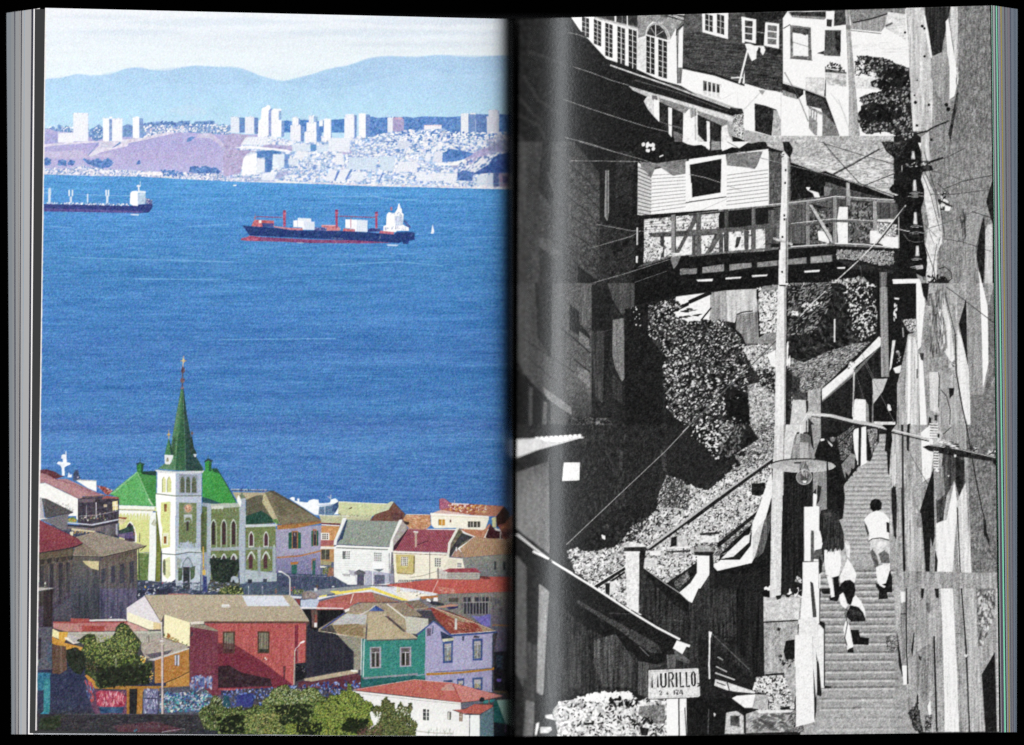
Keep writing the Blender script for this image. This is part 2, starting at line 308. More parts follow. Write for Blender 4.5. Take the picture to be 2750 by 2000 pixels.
    for y0, y1, n, c, a in ((480, 700, 120, '7cc0f2', .35), (600, 780, 60, '6fb0ea', .4), (700, 1100, 160, '6aa4e0', .3), (520, 1000, 200, '2f68b8', .25), (1050, 1250, 420, '7cacdc', .28), (1150, 1380, 700, '7cb0dc', .28), (1160, 1400, 500, '2c5ea8', .28), (900, 1120, 120, '2a5cae', .3)):
        for _ in range(n):
            x = rng.uniform(115, 1370); y = rng.uniform(y0, y1); l = rng.uniform(10, 90) * (1 if y < 1050 else .35)
            L(c, -rng.uniform(1, 2.4), [(x, y), (x + l, y + rng.uniform(-1, 2))], None, a, False)
    T(100, 0, 1300)
    for l in ('1540,905 1600,925 1700,935 1780,935', '160,1205 500,1215 900,1225', '460,1305 900,1310', '700,1060 900,1050', '60,1060 160,1065', '1380,1240 1700,1225 1900,1245', '850,1590 1400,1585', '1350,920 1600,920'):
        L('86c2f0', 5, l, None, .5)
    # left ship
    M('printed_bulk_carrier', 'dark hulled bulk carrier with white bridge cut off by the left page margin')
    T(100, 200)
    P('2d3a80', '75,1432 600,1440 1020,1452 1100,1442 1150,1438 1275,1432 1275,1470 1240,1525 1170,1532 700,1525 75,1515', 'c3g3')
    P('564e94', '75,1480 500,1490 1000,1505 1170,1515 1170,1532 700,1525 75,1515', 'c3g3'); P('f0f0f8', '1030,1540 1130,1545 1120,1560 1040,1556', None, .8)
    S('e8ecf6 b4c8e8 7084b8 ffffff', '80,1415 500,1422 1020,1432 1020,1450 500,1440 80,1430', 160, 18, 12)
    P('fdfdff', '1030,1310 1050,1290 1100,1285 1115,1300 1115,1455 1060,1450 1025,1430', 'g2'); P('b8cfe6', '1115,1320 1180,1300 1200,1310 1195,1430 1115,1440', 'c4')
    P('e8f0f8', '1110,1285 1200,1290 1200,1310 1110,1310'); L('f4f6fc', 16, '1125,1290 1120,1220'); L('e8ecf4', 6, '1140,1240 1140,1180'); R('f0f0f8', 1100, 1225, 1140, 1240)
    P('4a508c', '1200,1370 1230,1370 1275,1400 1270,1435 1200,1432', 'c5'); S('c8b8d0 e8e8f0', '1190,1350 1270,1390 1265,1425 1190,1420', 16, 14, 8)
    for x, y0, w in ((135, 1270, 26), (372, 1350, 22), (558, 1320, 14), (775, 1340, 24)):
        L('d8e4f4', w, [(x, y0), (x, 1420)])
    for x in (355, 390, 762, 790): L('e8f0fa', 16, [(x, 1275), (x, 1345)])
    R('c8d8ec', 125, 1255, 152, 1330); L('a4c8ec', 4, '400,1325 760,1335 1020,1342', None, .8); L('b4d0ee', 4, '75,1310 120,1310')
    # red container ship
    T(600, 500)
    M('printed_container_ship', 'dark blue container ship with red cranes printed mid-sea')
    P('7a3f6e', '700,600 1500,620 1700,610 1800,625 1500,632 1000,628 700,618', 'c3'); P('ac4f70', '190,595 200,575 270,560 285,545 400,560 520,575 520,605 400,607 260,603', 'c4g3')
    P('8a4474', '400,560 1000,590 1600,600 1850,605 1850,625 1500,632 1000,622 400,607', 'c4g3')
    P('c86a74', '310,440 330,390 350,370 560,380 560,440 420,450', 'c6'); R('fbf0e8', 392, 375, 420, 405); P('3a4488', '425,408 555,410 555,450 435,450', 'c4'); R('c4606a', 430, 380, 555, 406, 'c4')
    P('d08088', '560,440 740,460 880,462 880,490 740,482 560,452', 'c6'); P('d07a80', '1085,430 1260,435 1290,460 1290,492 1140,490 1140,460 1085,452', 'c5'); P('cf6f74', '1330,465 1455,475 1455,502 1320,495', 'c5'); P('4a5090', '1010,455 1140,460 1140,490 1010,490', 'c4'); P('e4b0b4', '1090,425 1255,430 1255,442 1090,436')
    P('3a4284', '1600,480 1640,462 1740,475 1740,500 1600,505', 'c4'); P('c4687a', '1740,490 1890,505 1885,532 1720,520', 'c4')
    P('1f3878', '208,432 340,447 560,455 740,484 1140,492 1300,492 1460,504 1600,508 1720,520 1890,532 1920,505 2100,505 2118,515 2118,590 2050,605 2050,635 1990,640 1980,610 1940,630 1850,622 1500,600 1000,578 520,555 290,545 240,470', 'c3g3')
    P('8088b8', '215,436 230,470 222,462'); S('8088b8 c8c8e0', '560,440 1500,470 1500,492 560,456', 40, 12, 6)
    def crane(x, y0, y1, w=24):
        MN('printed_crane'); L('b0486c', w, [(x, y0), (x + 1, y1)], 'c5'); R('8f3a64', x - 16, y0, x + 18, y0 + 20); R('c46a80', x - 18, y0 + 30, x + 22, y0 + 44)
    crane(675, 265, 445, 30); crane(1252, 258, 460, 26); crane(1693, 280, 465, 24)
    M('printed_container_ship', 'dark blue container ship with red cranes printed mid-sea')
    L('9a3c62', 9, '370,335 650,345'); L('b87088', 4, '350,300 355,370'); L('a04468', 9, '1280,330 1690,345'); L('c06c80', 12, '340,360 360,330'); L('9fb4dc', 3, '450,310 600,280', None, .5)
    M('printed_white_containers', 'stack of white containers on the printed ship deck')
    P('f8faff', '822,350 970,356 970,390 1010,392 1008,482 880,480 870,455 770,450 770,378 822,375', 'g3'); P('c8d8ee', '892,390 1010,392 1008,482 892,480', 'g3', .8); P('a8bcdc', '770,378 776,378 776,452 770,450'); W('dfe8f6', '895,395 1005,397 1005,478 895,478', 4, 4, .8, .75); L('8fa4cc', 5, '820,378 820,450'); W('cfdcee', '825,355 965,360 965,388 825,385', 4, 2, .85, .8, None, .6)
    M('printed_white_containers', 'square white container block near the printed ship bridge')
    P('f8faff', '1350,365 1480,370 1595,375 1592,505 1460,500 1455,475 1350,460', 'g3'); P('d0dcf0', '1480,372 1595,376 1592,505 1475,500'); W('e8eef8', '1485,378 1590,382 1590,500 1485,498', 4, 5, .85, .8); L('b87088', 7, '1410,350 1410,460')
    M('printed_ship_bridge', 'white bridge tower at the stern of the printed container ship')
    P('fdfdff', '1808,312 1830,285 1850,290 1870,300 1900,290 1925,250 1935,200 1945,185 1955,215 1960,240 1975,250 1975,290 1995,310 1985,420 2010,440 2050,455 2055,490 1920,492 1910,508 1770,495 1770,440 1800,430', 'g3')
    P('c8d4e8', '1895,330 1980,320 1985,430 1920,440 1900,430', 'c5'); W('8fa4cc', '1900,340 1980,330 1980,430 1905,430', 3, 4, .3, .5, None, .7); L('b06888', 20, '1857,230 1860,270'); S('8494c0 c4cce4', '1820,290 1960,285 1985,320 1830,318', 20, 14, 6); S('8898c4', '1780,440 2040,450 2040,490 1780,480', 24, 16, 8)
    P('4a4a88', '1990,380 2010,370 2060,430 2080,460 2060,465 2020,430', 'c5', .7)
    M('printed_container_ship', 'dark blue container ship with red cranes printed mid-sea')
    P('e8f0fa', '1800,640 1940,645 1920,665 1820,660', None, .7); P('e8eef8', '800,620 900,622 890,632 820,630', None, .5)
    L('d8e0f0', 4, '1735,545 1735,580'); L('e8e0e8', 3, '1200,573 1330,580')
    M('printed_sailing_boat', 'tiny white sailing boat printed right of the container ship')
    T(100, 0, 1300); P('f6f8ff', '1851,1048 1860,1086 1845,1088'); P('ffffff', '1842,1087 1858,1087 1856,1093 1845,1093')
    M('printed_motor_boat', 'tiny white motor boat printed near the far shore'); P('ffffff', '916,866 934,864 932,870 918,870')
def arch(cx, y0, y1, w, sh=.5):
    """pointed arch outline: centre x, tip y0, foot y1, width"""
    h = w * 1.1
    return [(cx - w / 2, y1), (cx - w / 2, y0 + h), (cx - w * .38, y0 + h * .5), (cx - w * .18, y0 + h * .16), (cx, y0), (cx + w * .18, y0 + h * .16), (cx + w * .38, y0 + h * .5), (cx + w / 2, y0 + h), (cx + w / 2, y1)]
def leafy(q, base, cols, n, w=18, h=11, lit=None, litn=0):
    P(base, q, 'b5c8g4'); S(cols, q, n, w, h, 0, 3.14, 'l', None, .9)
    if lit: S(lit, q, litn, w * .8, h * .8, 0, 3.14, 'l', None, .9)
def left_near():
    T(0, 0, 2267); M('printed_street', 'shaded street with railings printed below the green church'); P('403c44', '95 1500 1390 1500 1390 1990 95 1990', 'c4')
    # ---------------- street level fill behind everything
    T(100, 1240)
    M('printed_street', 'shaded street with railings printed below the green church')
    P('3a4258', '10,700 2267,700 2267,1480 10,1649', 'c6g5')
    T(600, 1240); P('59627e', '0,800 2267,800 2267,1649 0,1649', 'c5g4')
    T(900, 1240); P('70707a', '0,1000 2090,1000 2090,1649 0,1649', 'c5g4')
    # ---------------- masts and roofs at the far left
    T(100, 940)
    M('printed_ship_mast', 'white ship mast rising behind the red roof at the left margin')
    P('f0f4fb', '270,1160 300,1150 312,1165 312,1120 320,1115 328,1240 370,1250 365,1265 320,1285 300,1300 305,1390 275,1390 272,1310 255,1275 215,1255 235,1232 285,1240 285,1205 265,1200', 'c5g3')
    P('e8ecf4', '335,1405 350,1345 362,1380 385,1375 380,1410', 'c5'); P('3c4668', '395,1440 400,1360 425,1330 455,1330 470,1400 455,1450', 'c6'); S('c8d0e4 2c3450', '450,1390 480,1400 480,1440 440,1440', 8, 20, 12)
    T(100, 1240)
    M('printed_white_parapet', 'small white parapet wall above the long red roof')
    P('f6f6f4', '430,205 455,195 655,205 655,330 560,290', 'g3'); L('8c8a80', 6, '440,202 655,210')
    M('printed_red_roof_house', 'white gabled house under a long faded red roof at the left margin')
    P('a04e48', '655,260 700,270 745,275 840,320 790,365 760,360', 'c8g5'); S('f0e0dc 5a2c30', '660,265 740,275 830,315 780,355', 16, 26, 8)
    P('5c2c34', '35,90 100,80 200,110 260,150 300,160 200,190 60,150 35,150', 'c5g5'); P('a8767c', '20,120 90,135 200,190 330,190 660,340 750,365 730,375 500,380 495,410 440,405 300,330 90,230 20,240', 'c3g5v2')
    P('b98a8a', '60,180 250,200 500,330 640,370 500,378 470,390 300,320', 'c3g4', .6); L('84505a', 5, '200,195 400,245 600,330')
    P('f2f2ee', '20,245 90,232 300,335 450,408 455,640 435,640 430,600 330,600 340,560 20,390', 'c2g3'); S('9a9aa0 b8b4a8', '170,440 400,480 400,540 320,545', 30, 20, 8)
    L('3c3c44', 4, '90,232 300,335 450,405', None, .5)
    # porch and balcony
    M('printed_balcony', 'dark open porch and balcony between the red roof and the church')
    P('3a3440', '455,410 500,400 740,385 905,400 905,560 920,640 890,700 890,830 800,820 700,770 450,690 450,420', 'c7g5')
    P('6b4a44', '495,385 745,368 750,380 500,400', 'c4'); P('a5574f', '740,385 770,375 905,392 908,408 760,405 710,415', 'c5g4'); P('6a5a66', '460,415 640,405 640,450 460,450', 'c6')
    P('e8dc9a', '832,440 890,430 895,530 835,540', 'c8'); L('f4f0e4', 8, '865,435 868,540'); L('f4f0e4', 7, '832,485 892,478'); R('c8b898', 735, 470, 770, 500, 'c8')
    L('d8d8e0', 9, '650,450 655,620'); L('a8a8b4', 6, '545,480 545,640'); S('e8e0d0 b8885c 6a8a5c', '470,600 760,560 760,650 470,680', 40, 18, 10); L('b8b4bc', 5, '460,600 660,590 900,540'); HL('777080', 3, '460,600 900,560 900,620 460,660', 12, .7, True)
    P('6c8a3c', '340,625 400,610 440,640 430,670 345,665', 'c10g5'); S('b8643c c4b450', '345,630 435,640 430,668 350,660', 20, 16, 12)
    P('c8ccd8', '335,665 600,690 900,630 900,645 610,705 335,680', 'g3'); L('2c2a34', 16, '335,700 610,722 890,665'); P('7a6e70', '335,715 610,735 700,715 700,770 560,765 340,740', 'c6g5'); P('d4c8a8', '380,735 640,765 640,780 380,760', 'c5')
    P('a4a4ac', '870,690 890,680 890,820 870,800'); P('605a62', '700,715 870,680 870,800 800,820 700,770', 'v6g4')
    # lower-left roofs
    M('printed_lilac_wall_house', 'small lilac walled house with a dark gable at the left margin')
    P('b4b0b4', '20,390 50,395 80,620 20,630', 'g4'); P('4c4a4c', '50,400 110,410 400,555 380,570 90,620', 'c4g4'); P('6e6a70', '60,640 380,565 345,590 335,700 335,750 260,750 200,710 60,650', 'c4g5'); P('d8d4cc', '20,625 110,615 110,630 20,640', 'g3')
    L('302e38', 6, '90,622 400,560')
    M('printed_ochre_lantern', 'row of ochre roof tiles above the grey hipped roof'); S('c8a050 e0b860 7c5a34 d8d0c0', '420,760 660,775 650,790 400,790', 30, 20, 8); P('e0d8b8', '360,775 400,770 395,820 370,825', 'g3'); P('b87838', '350,820 420,830 400,850 360,840', 'c5')
    # ---------------- green church
    M('printed_church_roof', 'bright green hipped roof of the printed church')
    P('4d9f52', '800,360 900,270 1100,110 1110,105 1290,490 910,478 905,395', 'V2g6'); P('65b868', '830,350 1100,125 1150,200 1270,470 1100,480 915,470 910,390', 'V2g6', .55)
    P('8fc894', '800,360 1100,110 1105,125 860,340', 'g5', .8); P('3f8a42', '1110,110 1320,110 1315,495 1270,490 1240,400', 'c3g6'); L('9cc49c', 7, '1110,115 1170,260 1235,410 1290,490')
    P('1d3a34', '1140,105 1320,100 1320,155 1160,135', 'c5g4'); P('3a9640', '1825,100 1990,75 2080,220 2210,450 2060,470 1930,420 1825,390', 'V2g6'); P('234a50', '1825,390 1870,395 2040,460 1930,470 1825,450', 'c5'); L('22403c', 9, '1990,75 2080,220 2200,440')
    P('1f4a34', '1930,70 1990,70 2020,130 1950,110', 'c4')
    P('e8f0d8', '1235,400 1280,480 1270,490 1225,410', None, .6)
    M('printed_roof_vent', 'small green roof turret left of the church spire')
    P('2f7d3a', '1100,30 1135,10 1175,30 1170,130 1105,110', 'c5g5'); P('24404a', '1090,20 1140,0 1195,25 1180,40 1140,15 1105,40'); L('24404a', 6, '1138,15 1138,-40'); P('1a4a2c', '1150,30 1175,30 1170,130 1150,125')
    M('printed_roof_vent', 'small green roof turret right of the church spire')
    P('2f9038', '1855,0 1890,-20 1930,0 1928,105 1860,100', 'c5g5'); P('283c44', '1845,-5 1890,-40 1948,-15 1930,5 1890,-15 1855,10'); L('283c44', 6, '1892,-20 1890,-75'); P('1f5a30', '1900,0 1930,0 1928,105 1900,100')
    M('printed_church', 'pale green and white church with a clock tower printed on the colour page')
    # left lit wing
    P('f0f2e8', '905,480 1100,485 1310,495 1380,520 1380,545 905,520', 'g4'); P('c8c8a0', '905,518 1310,530 1375,540 1375,552 905,530', 'g3'); P('5c6040', '905,528 1290,540 1375,535 1375,545 1290,548 905,534', None, .6)
    P('f4f5ee', '905,534 1280,545 1280,620 905,590', 'g3'); P('d4d888', '905,585 1250,600 1250,1000 1130,1000 1130,1300 910,1300 905,620', 'c2g5V2')
    for i in range(9): P('f4f5ee', arch(925 + i * 37, 620, 580, 26)); L('b8bc94', 3, [(943 + i * 37, 560), (943 + i * 37, 600)], None, .7)
    for i in range(9): P('d4d888', arch(925 + i * 37, 565, 640, 20))
    P('f4f4f0', arch(1030, 655, 890, 140)); P('3c3040', arch(1025, 672, 885, 115), 'c8g5'); S('c87840 8a3c4c 5c8048 d8a060 4a4a8c', '975,760 1080,740 1080,850 975,830', 50, 16, 8); P('2c4038', '900,760 1060,700 1075,780 900,810', 'c8g5'); P('5a4a80', '900,800 1060,770 1070,850 960,850 900,830', 'c6', .8); P('d8c8a0', '900,620 985,640 980,660 930,700 900,680', 'c10g4'); P('8c4a30', '900,610 1000,615 980,635 900,625', 'c6')
    P('8a9a50', '1115,1000 1240,1010 1235,1310 1110,1310', 'c6g5'); P('4f6a3c', '1115,1010 1235,1020 1235,1310 1115,1310', 'c8g5', .7); L('d8dcc0', 6, '1130,1003 1240,1008'); R('5a5a4c', 1130, 790, 1138, 890)
    P('eef2ee', '1250,600 1280,560 1315,560 1315,1020 1305,1320 1225,1315 1240,1000 1240,700', 'g4'); P('c8ccb4', '1260,690 1300,625 1320,700 1300,715', 'c4'); L('70705c', 4, '1265,690 1300,640 1318,690')
    P('707830', '1315,550 1375,545 1390,600 1370,640 1385,740 1370,800 1370,1010 1360,1330 1310,1330 1320,900', 'v6g5'); P('4a5024', '1335,560 1375,560 1385,700 1350,900 1350,1000 1330,1000', 'v5g4', .6); P('c8d490', '1300,500 1380,510 1385,550 1300,545', 'c4')
    # tower shaft, lit face
    P('fbfbfa', '1330,110 1535,120 1530,1000 1530,1300 1470,1340 1380,1330 1380,1000 1370,940 1315,480 1310,360 1325,340', 'g3'); P('d9dd8c', '1370,450 1470,440 1470,940 1375,960 1385,740 1365,650', 'c2g5'); P('cdd27c', '1480,450 1470,440 1470,940 1460,940', None, .5)
    P('e8eacc', '1395,790 1455,790 1450,920 1390,920', 'g3'); P('8c5a30', '1405,465 1435,465 1432,550 1408,550', 'c6'); L('4a3020', 5, '1408,465 1410,550'); P('9c5a24', '1402,825 1430,825 1428,905 1402,905', 'c6'); L('4a3020', 5, '1425,825 1425,905')
    P('dfe29c', arch(1402, 165, 335, 42), 'g4'); P('d8dc90', arch(1462, 165, 335, 42), 'g4'); L('7c8050', 6, '1383,200 1383,335'); L('7c8050', 6, '1440,200 1440,335'); L('7c8050', 5, '1385,200 1395,175 1405,165'); L('7c8050', 5, '1442,200 1452,175 1462,165')
    P('d9dd9c', '1395,1080 1470,1050 1475,1260 1440,1300 1395,1250', 'c5g4', .8); P('6a6a38', arch(1405, 1075, 1230, 26), 'c5')
    # tower shaft, shaded face
    P('a9b4c8', '1535,110 1820,120 1815,1000 1800,1430 1530,1340', 'g4c2'); P('b8c2d4', '1535,380 1820,385 1815,450 1535,440', 'g3'); L('5c6450', 9, '1310,352 1535,378 1820,375'); P('8c94a0', '1570,140 1775,145 1770,350 1570,345', 'c2')
    for cx in (1608, 1670, 1735): P('56604c', arch(cx, 160, 340, 48), 'c5g4')
    L('aab4c6', 9, '1640,150 1640,345'); L('aab4c6', 9, '1702,150 1702,345')
    P('6c7a50', '1570,450 1765,455 1760,945 1565,950', 'c4g5'); S('a9b4c8', '1570,900 1760,890 1760,950 1570,955', 40, 20, 30, 0, .2); P('a9b4c8', '1590,960 1600,900 1640,920 1670,860 1700,920 1730,900 1750,960', 'c5', .8)
    P('b0b8b4', arch(1670, 590, 595, 90)); P('8c9078', [(1672 + 55 * math.cos(a), 515 + 62 * math.sin(a)) for a in np.linspace(0, 6.28, 20)], 'g4'); P('c89a78', [(1672 + 38 * math.cos(a), 515 + 44 * math.sin(a)) for a in np.linspace(0, 6.28, 16)], 'c9'); S('8a4a3c e8d0b0', '1645,480 1700,480 1700,550 1645,550', 16, 10, 14)
    P('b4bcc4', '1620,585 1715,580 1710,610 1670,615 1625,610', 'c5'); P('98a4a4', '1635,650 1690,650 1690,670 1635,670'); P('3a3434', '1650,660 1678,660 1676,765 1650,760', 'c4')
    P('b8c4cc', '1535,950 1820,960 1815,1020 1535,1010', 'c5g3'); L('4f5850', 9, '1370,1015 1530,1028 1680,1000 1820,1005'); L('dce2e8', 6, '1535,995 1680,985 1820,990')
    P('b4c0cc', '1535,1030 1815,1025 1800,1420 1535,1390', 'c5g4'); P('74848a', arch(1665, 1045, 1260, 150), 'c4'); P('a4b0bc', arch(1665, 1065, 1260, 115), 'c4g3'); P('2c3034', '1615,1165 1685,1165 1690,1410 1615,1400', 'c4'); P('4a5c44', '1560,1170 1610,1180 1600,1310 1560,1320', 'c8g6'); P('4a5c44', '1690,1170 1750,1150 1740,1280 1700,1310', 'c8g6')
    P('7c8a70', '1545,1060 1600,1080 1580,1180 1545,1200', 'c6', .5); P('5a5c48', arch(1410, 1080, 1250, 20), 'c5')
    # cornice of the belfry
    P('e8ecee', '1298,85 1530,105 1850,95 1835,120 1700,130 1530,128 1330,115', 'g3'); HL('6a7068', 3, '1330,100 1830,105 1825,135 1335,125', 26, .7, True); L('8c948c', 4, '1300,88 1530,108 1848,98'); P('b4bcc8', '1535,105 1845,100 1835,120 1535,130', None, .5)
    # nave, right of tower
    P('8c98a8', '1825,450 1930,460 1925,1000 1915,1420 1810,1430 1815,1000', 'g4'); P('56663c', '1825,490 1880,500 1875,1000 1820,1000', 'c4g5'); P('4a5434', arch(1828, 560, 990, 34), 'c3'); P('a4b0bc', '1880,460 1925,465 1915,1420 1880,1420', 'g4')
    P('6a7848', '1925,500 2240,480 2235,1000 2220,1310 1920,1310', 'c4g5'); P('b0b8a8', '1920,465 2060,460 2200,455 2260,460 2250,490 1925,500', 'g4'); P('cfd4c8', '1930,490 2240,478 2240,515 1930,525', 'g3')
    for i in range(8): P('6a7848', arch(1948 + i * 39, 515, 560, 26), 'c3'); L('c0c8c0', 3, [(1967 + i * 39, 510), (1967 + i * 39, 555)])
    for cx in (1952, 2066, 2182):
        P('c8d0cc', arch(cx, 632, 945, 68), 'g3'); P('6a7848', arch(cx, 648, 950, 56)); P('2f2428', arch(cx - 2, 655, 918, 38), 'c3')
        P('c8d0cc', arch(cx, 1010, 1080, 76), 'g3'); P('3c3c30', arch(cx, 1032, 1100, 46), 'c3')
    P('9aa6ac', '1920,950 2240,935 2240,975 1920,985', 'g3'); P('6a7848', '1925,985 2240,975 2235,1015 1925,1020', 'c3'); P('90a0a8', '1890,1000 1920,1000 1920,1420 1890,1420', 'g4')
    P('44463c', '1915,1300 2260,1300 2260,1420 1880,1430', 'c6g5')
    M('printed_church_tree', 'round dark tree in front of the printed church arches')
    leafy('1915,1080 1980,1060 2060,1070 2150,1060 2230,1080 2250,1180 2200,1260 2120,1320 2060,1330 1940,1300 1920,1200', '1f2a24', '1a2420 26342a 31422e 141c1c', 160, 34, 22)
    # small spires
    M('printed_church_spire', 'tall dark green spire topped by an ornate cross')
    T(100, 940)
    P('2d5a3c', '1590,430 1618,430 1650,700 1700,980 1760,1180 1840,1310 1830,1335 1640,1335 1530,1330 1340,1310 1440,1240 1480,1100 1500,930 1540,700', 'c3g5')
    P('4a7c50', '1590,435 1605,435 1600,700 1560,960 1530,1330 1335,1312 1440,1230 1480,1080 1510,880 1545,700 1570,560', 'c3g6', .8); P('6a9070', '1590,470 1565,680 1520,960 1500,1100 1530,1330 1340,1312 1450,1230 1485,1090 1500,930 1540,700', 'g6', .5)
    P('22403c', '1612,430 1622,440 1655,700 1705,980 1765,1190 1840,1330 1642,1335 1632,960 1620,660', 'c4g5'); L('8caa90', 4, '1612,440 1622,700 1635,1000 1642,1330', None, .8); L('7ca080', 4, '1596,440 1550,900 1525,1330', None, .7); P('5c8060', '1580,1250 1610,1330 1540,1330', None, .4)
    P('2b4a34', '1505,960 1530,975 1520,1170 1480,1170', 'c5', .7)
    L('5a4648', 12, '1604,435 1608,250'); P('6c5058', [(1608 + 26 * math.cos(a), 335 + 28 * math.sin(a)) for a in np.linspace(0, 6.28, 14)], 'c8'); L('8c6c70', 16, '1585,420 1625,420'); P('503c48', '1592,235 1605,180 1632,200 1636,235 1620,255 1600,250', 'c8'); L('c8a468', 8, '1612,190 1620,62'); L('c8a860', 7, '1582,118 1655,120'); P('d8b878', '1600,118 1620,85 1640,118 1620,145'); L('ece0b8', 4, '1612,170 1618,66')
    M('printed_church_pinnacle', 'small corner pinnacle left of the main spire')
    P('3f7a4c', '1410,1155 1452,980 1462,980 1480,1150 1500,1165', 'c5g6'); P('244238', '1460,985 1510,1160 1478,1160', 'c4'); P('e4e8e8', '1408,1158 1505,1162 1500,1200 1468,1265 1420,1262 1412,1240', 'g3'); P('8c9070', arch(1442, 1185, 1235, 26)); L('c0a870', 7, '1455,980 1455,880'); P('c8a458', '1437,935 1455,915 1475,935 1455,955'); P('d8dce0', '1480,1165 1505,1162 1490,1230 1470,1262', None, .6)
    M('printed_church_pinnacle', 'small dark corner pinnacle right of the main spire')
    P('24382f', '1690,1010 1712,940 1735,1080 1768,1145 1700,1150', 'c5g5'); L('4a3c3c', 6, '1712,960 1712,890'); P('6a4a48', '1698,918 1712,900 1730,918 1712,940'); P('c8ccd0', '1725,1150 1765,1150 1755,1185 1740,1180')
    T(100, 1240)
    M('printed_street', 'shaded street with railings printed below the green church')
    S('2c3448 5a6478 8890a4 3c4864', '1120,1320 2260,1330 2260,1460 1120,1470', 300, 30, 12, 0, .4); HL('20283a', 4, '1230,1330 1900,1350 1900,1430 1230,1430', 34, .6, True); L('9098a8', 4, '1290,1325 1600,1340 1920,1330')
    S('c83c50 e8e8f0 3c5cb0 e0c040', '1180,1340 1400,1340 1400,1450 1180,1460', 18, 14, 20); L('70604c', 12, '1835,930 1840,1400'); P('c8a44c', '1830,940 1845,940 1848,1180 1832,1180', 'c8'); P('d0b050', '1828,1190 1862,1195 1865,1250 1828,1250'); P('343c74', '1835,1260 1875,1270 1885,1440 1835,1440', 'c6')
    P('a4b0bc', '2140,1330 2145,1280 2180,1262 2220,1275 2235,1330', 'g4'); P('303838', arch(2185, 1300, 1345, 44)); S('d8dce8', '1880,1400 2010,1405 2010,1440 1880,1445', 12, 34, 8, 0, .1)
    M('printed_round_bush', 'low round bush on the terrace below the church')
    leafy('2000,1450 2030,1400 2110,1370 2190,1380 2267,1400 2267,1465 2000,1465', '2a3422', '38452a 1c241c 6a7840 4a5830', 90, 26, 16, 'a8b060 c8c880', 30)
    # ---------------- old plaster houses, left
    M('printed_brown_plaster_house', 'shadowed brown plaster house with a grey hipped roof left of the church')
    P('4c4552', '1105,960 1110,1500 990,1600 990,1649 400,1649 400,1040 700,1050 1090,960', 'v5g5c3')
    G('690,1100 1090,960 1110,1400 1100,1649 690,1649', [(1000, '6a5c50'), (1250, '55504e'), (1500, '4c4858'), (1649, '4a4860')], 'v6g5')
    G('385,1050 690,1050 690,1649 385,1649', [(1050, '5c5650'), (1300, '4a4a50'), (1649, '383c50')], 'v5g5')
    P('8a8070', '430,830 640,775 1215,930 1000,985 730,1048 395,1035 430,900', 'c3g6'); P('96897c', '430,830 640,775 1000,875 1215,930 900,960 680,1010 560,920', 'g6', .6); L('a89c90', 5, '440,840 600,950 720,1040'); L('605a50', 4, '640,870 900,800', None, .6); P('7c6c60', '430,850 600,950 700,1045 395,1035', 'c3g5', .7)
    L('38302c', 10, '395,1040 730,1050 1100,965 1210,930'); L('b0a898', 5, '395,1035 730,1043 1000,980'); P('5c5048', '730,1060 1100,970 1100,1010 690,1130', 'v6g4')
    P('cfc090', '500,1095 685,1100 680,1200 600,1180 540,1140', 'g5'); L('2c2a30', 7, '685,1110 690,1300')
    for x in (730, 840, 940, 1045):
        P('2c3040', [(x - 24, 1110 + (1045 - x) * .25), (x + 24, 1095 + (1045 - x) * .25), (x + 24, 1330), (x - 24, 1350)], 'c4', .8); P('35344a', [(x - 20, 1590), (x + 20, 1580), (x + 20, 1649), (x - 20, 1649)], 'c4', .7)
    S('6a6460 8a8074 454050', '700,1100 1100,1050 1100,1640 700,1640', 160, 5, 70, 0, .05, 'r', None, .25); L('2c2c34', 8, '1120,960 1135,1300'); L('3a3434', 7, '1210,925 1140,985')
    M('printed_red_hip_roof_house', 'dim plaster house under a deep red hip roof at the left margin')
    G('10,990 390,960 385,1300 375,1560 180,1649 10,1649', [(980, '6a5a48'), (1150, '514840'), (1400, '4a444c'), (1649, '403c48')], 'v7g5')
    P('7c3440', '25,640 140,700 260,760 440,840 510,900 440,930 300,960 20,1005', 'c3g6'); P('8a3c44', '25,650 250,760 500,900 200,880 20,860', 'g6', .6); L('2c2428', 14, '20,1012 300,968 440,935 505,903'); P('5c5040', '20,1015 400,960 395,1040 20,1085', 'v6g4')
    for i in range(5): P('282426', [(20 + i * 78, 1085 - i * 10), (90 + i * 78, 1075 - i * 10), (75 + i * 78, 1130 - i * 10), (40 + i * 78, 1140 - i * 10)], 'c5', .8)
    for x, a, b in ((50, 1150, 1380), (160, 1130, 1400), (262, 1120, 1500), (345, 1110, 1450)): P('26262e', [(x - 26, a), (x + 22, a), (x + 20, b), (x - 26, b)], 'v5', .8)
    S('857a6c 6c6460 3a3640', '20,1090 380,1060 375,1560 20,1640', 120, 5, 80, 0, .05, 'r', None, .3); P('b0aca8', '10,1390 190,1395 150,1415 10,1430', 'c6g4'); G('10,1430 190,1400 130,1649 10,1649', [(1400, '3a3634'), (1649, '2a2424')], 'v6g5'); S('e0e0d8', '80,1330 110,1330 105,1400 85,1400', 5, 10, 14)
    # ---------------- middle town
    T(600, 1240)
    M('printed_stone_roof_house', 'lilac corner house with green shutters and a slate roof right of the church')
    P('b0a684', '100,335 460,340 440,560 250,420 150,430', 'c3g5'); L('4c5c80', 22, '90,312 480,318'); L('e8ecf0', 5, '80,302 480,312'); S('303c60 c0cce0', '150,300 540,305 540,325 150,325', 30, 5, 18, 0, .1, 'r')
    P('5c5a48', '250,420 370,370 440,370 560,680 250,700', 'V2g5'); P('1f4438', '250,600 420,540 540,620 580,670 240,695', 'c6g5'); P('b8b088', '430,450 440,360 470,345 620,690 580,690', 'g4'); P('5f8a48', '540,640 590,630 620,660 600,690 560,670', 'c8')
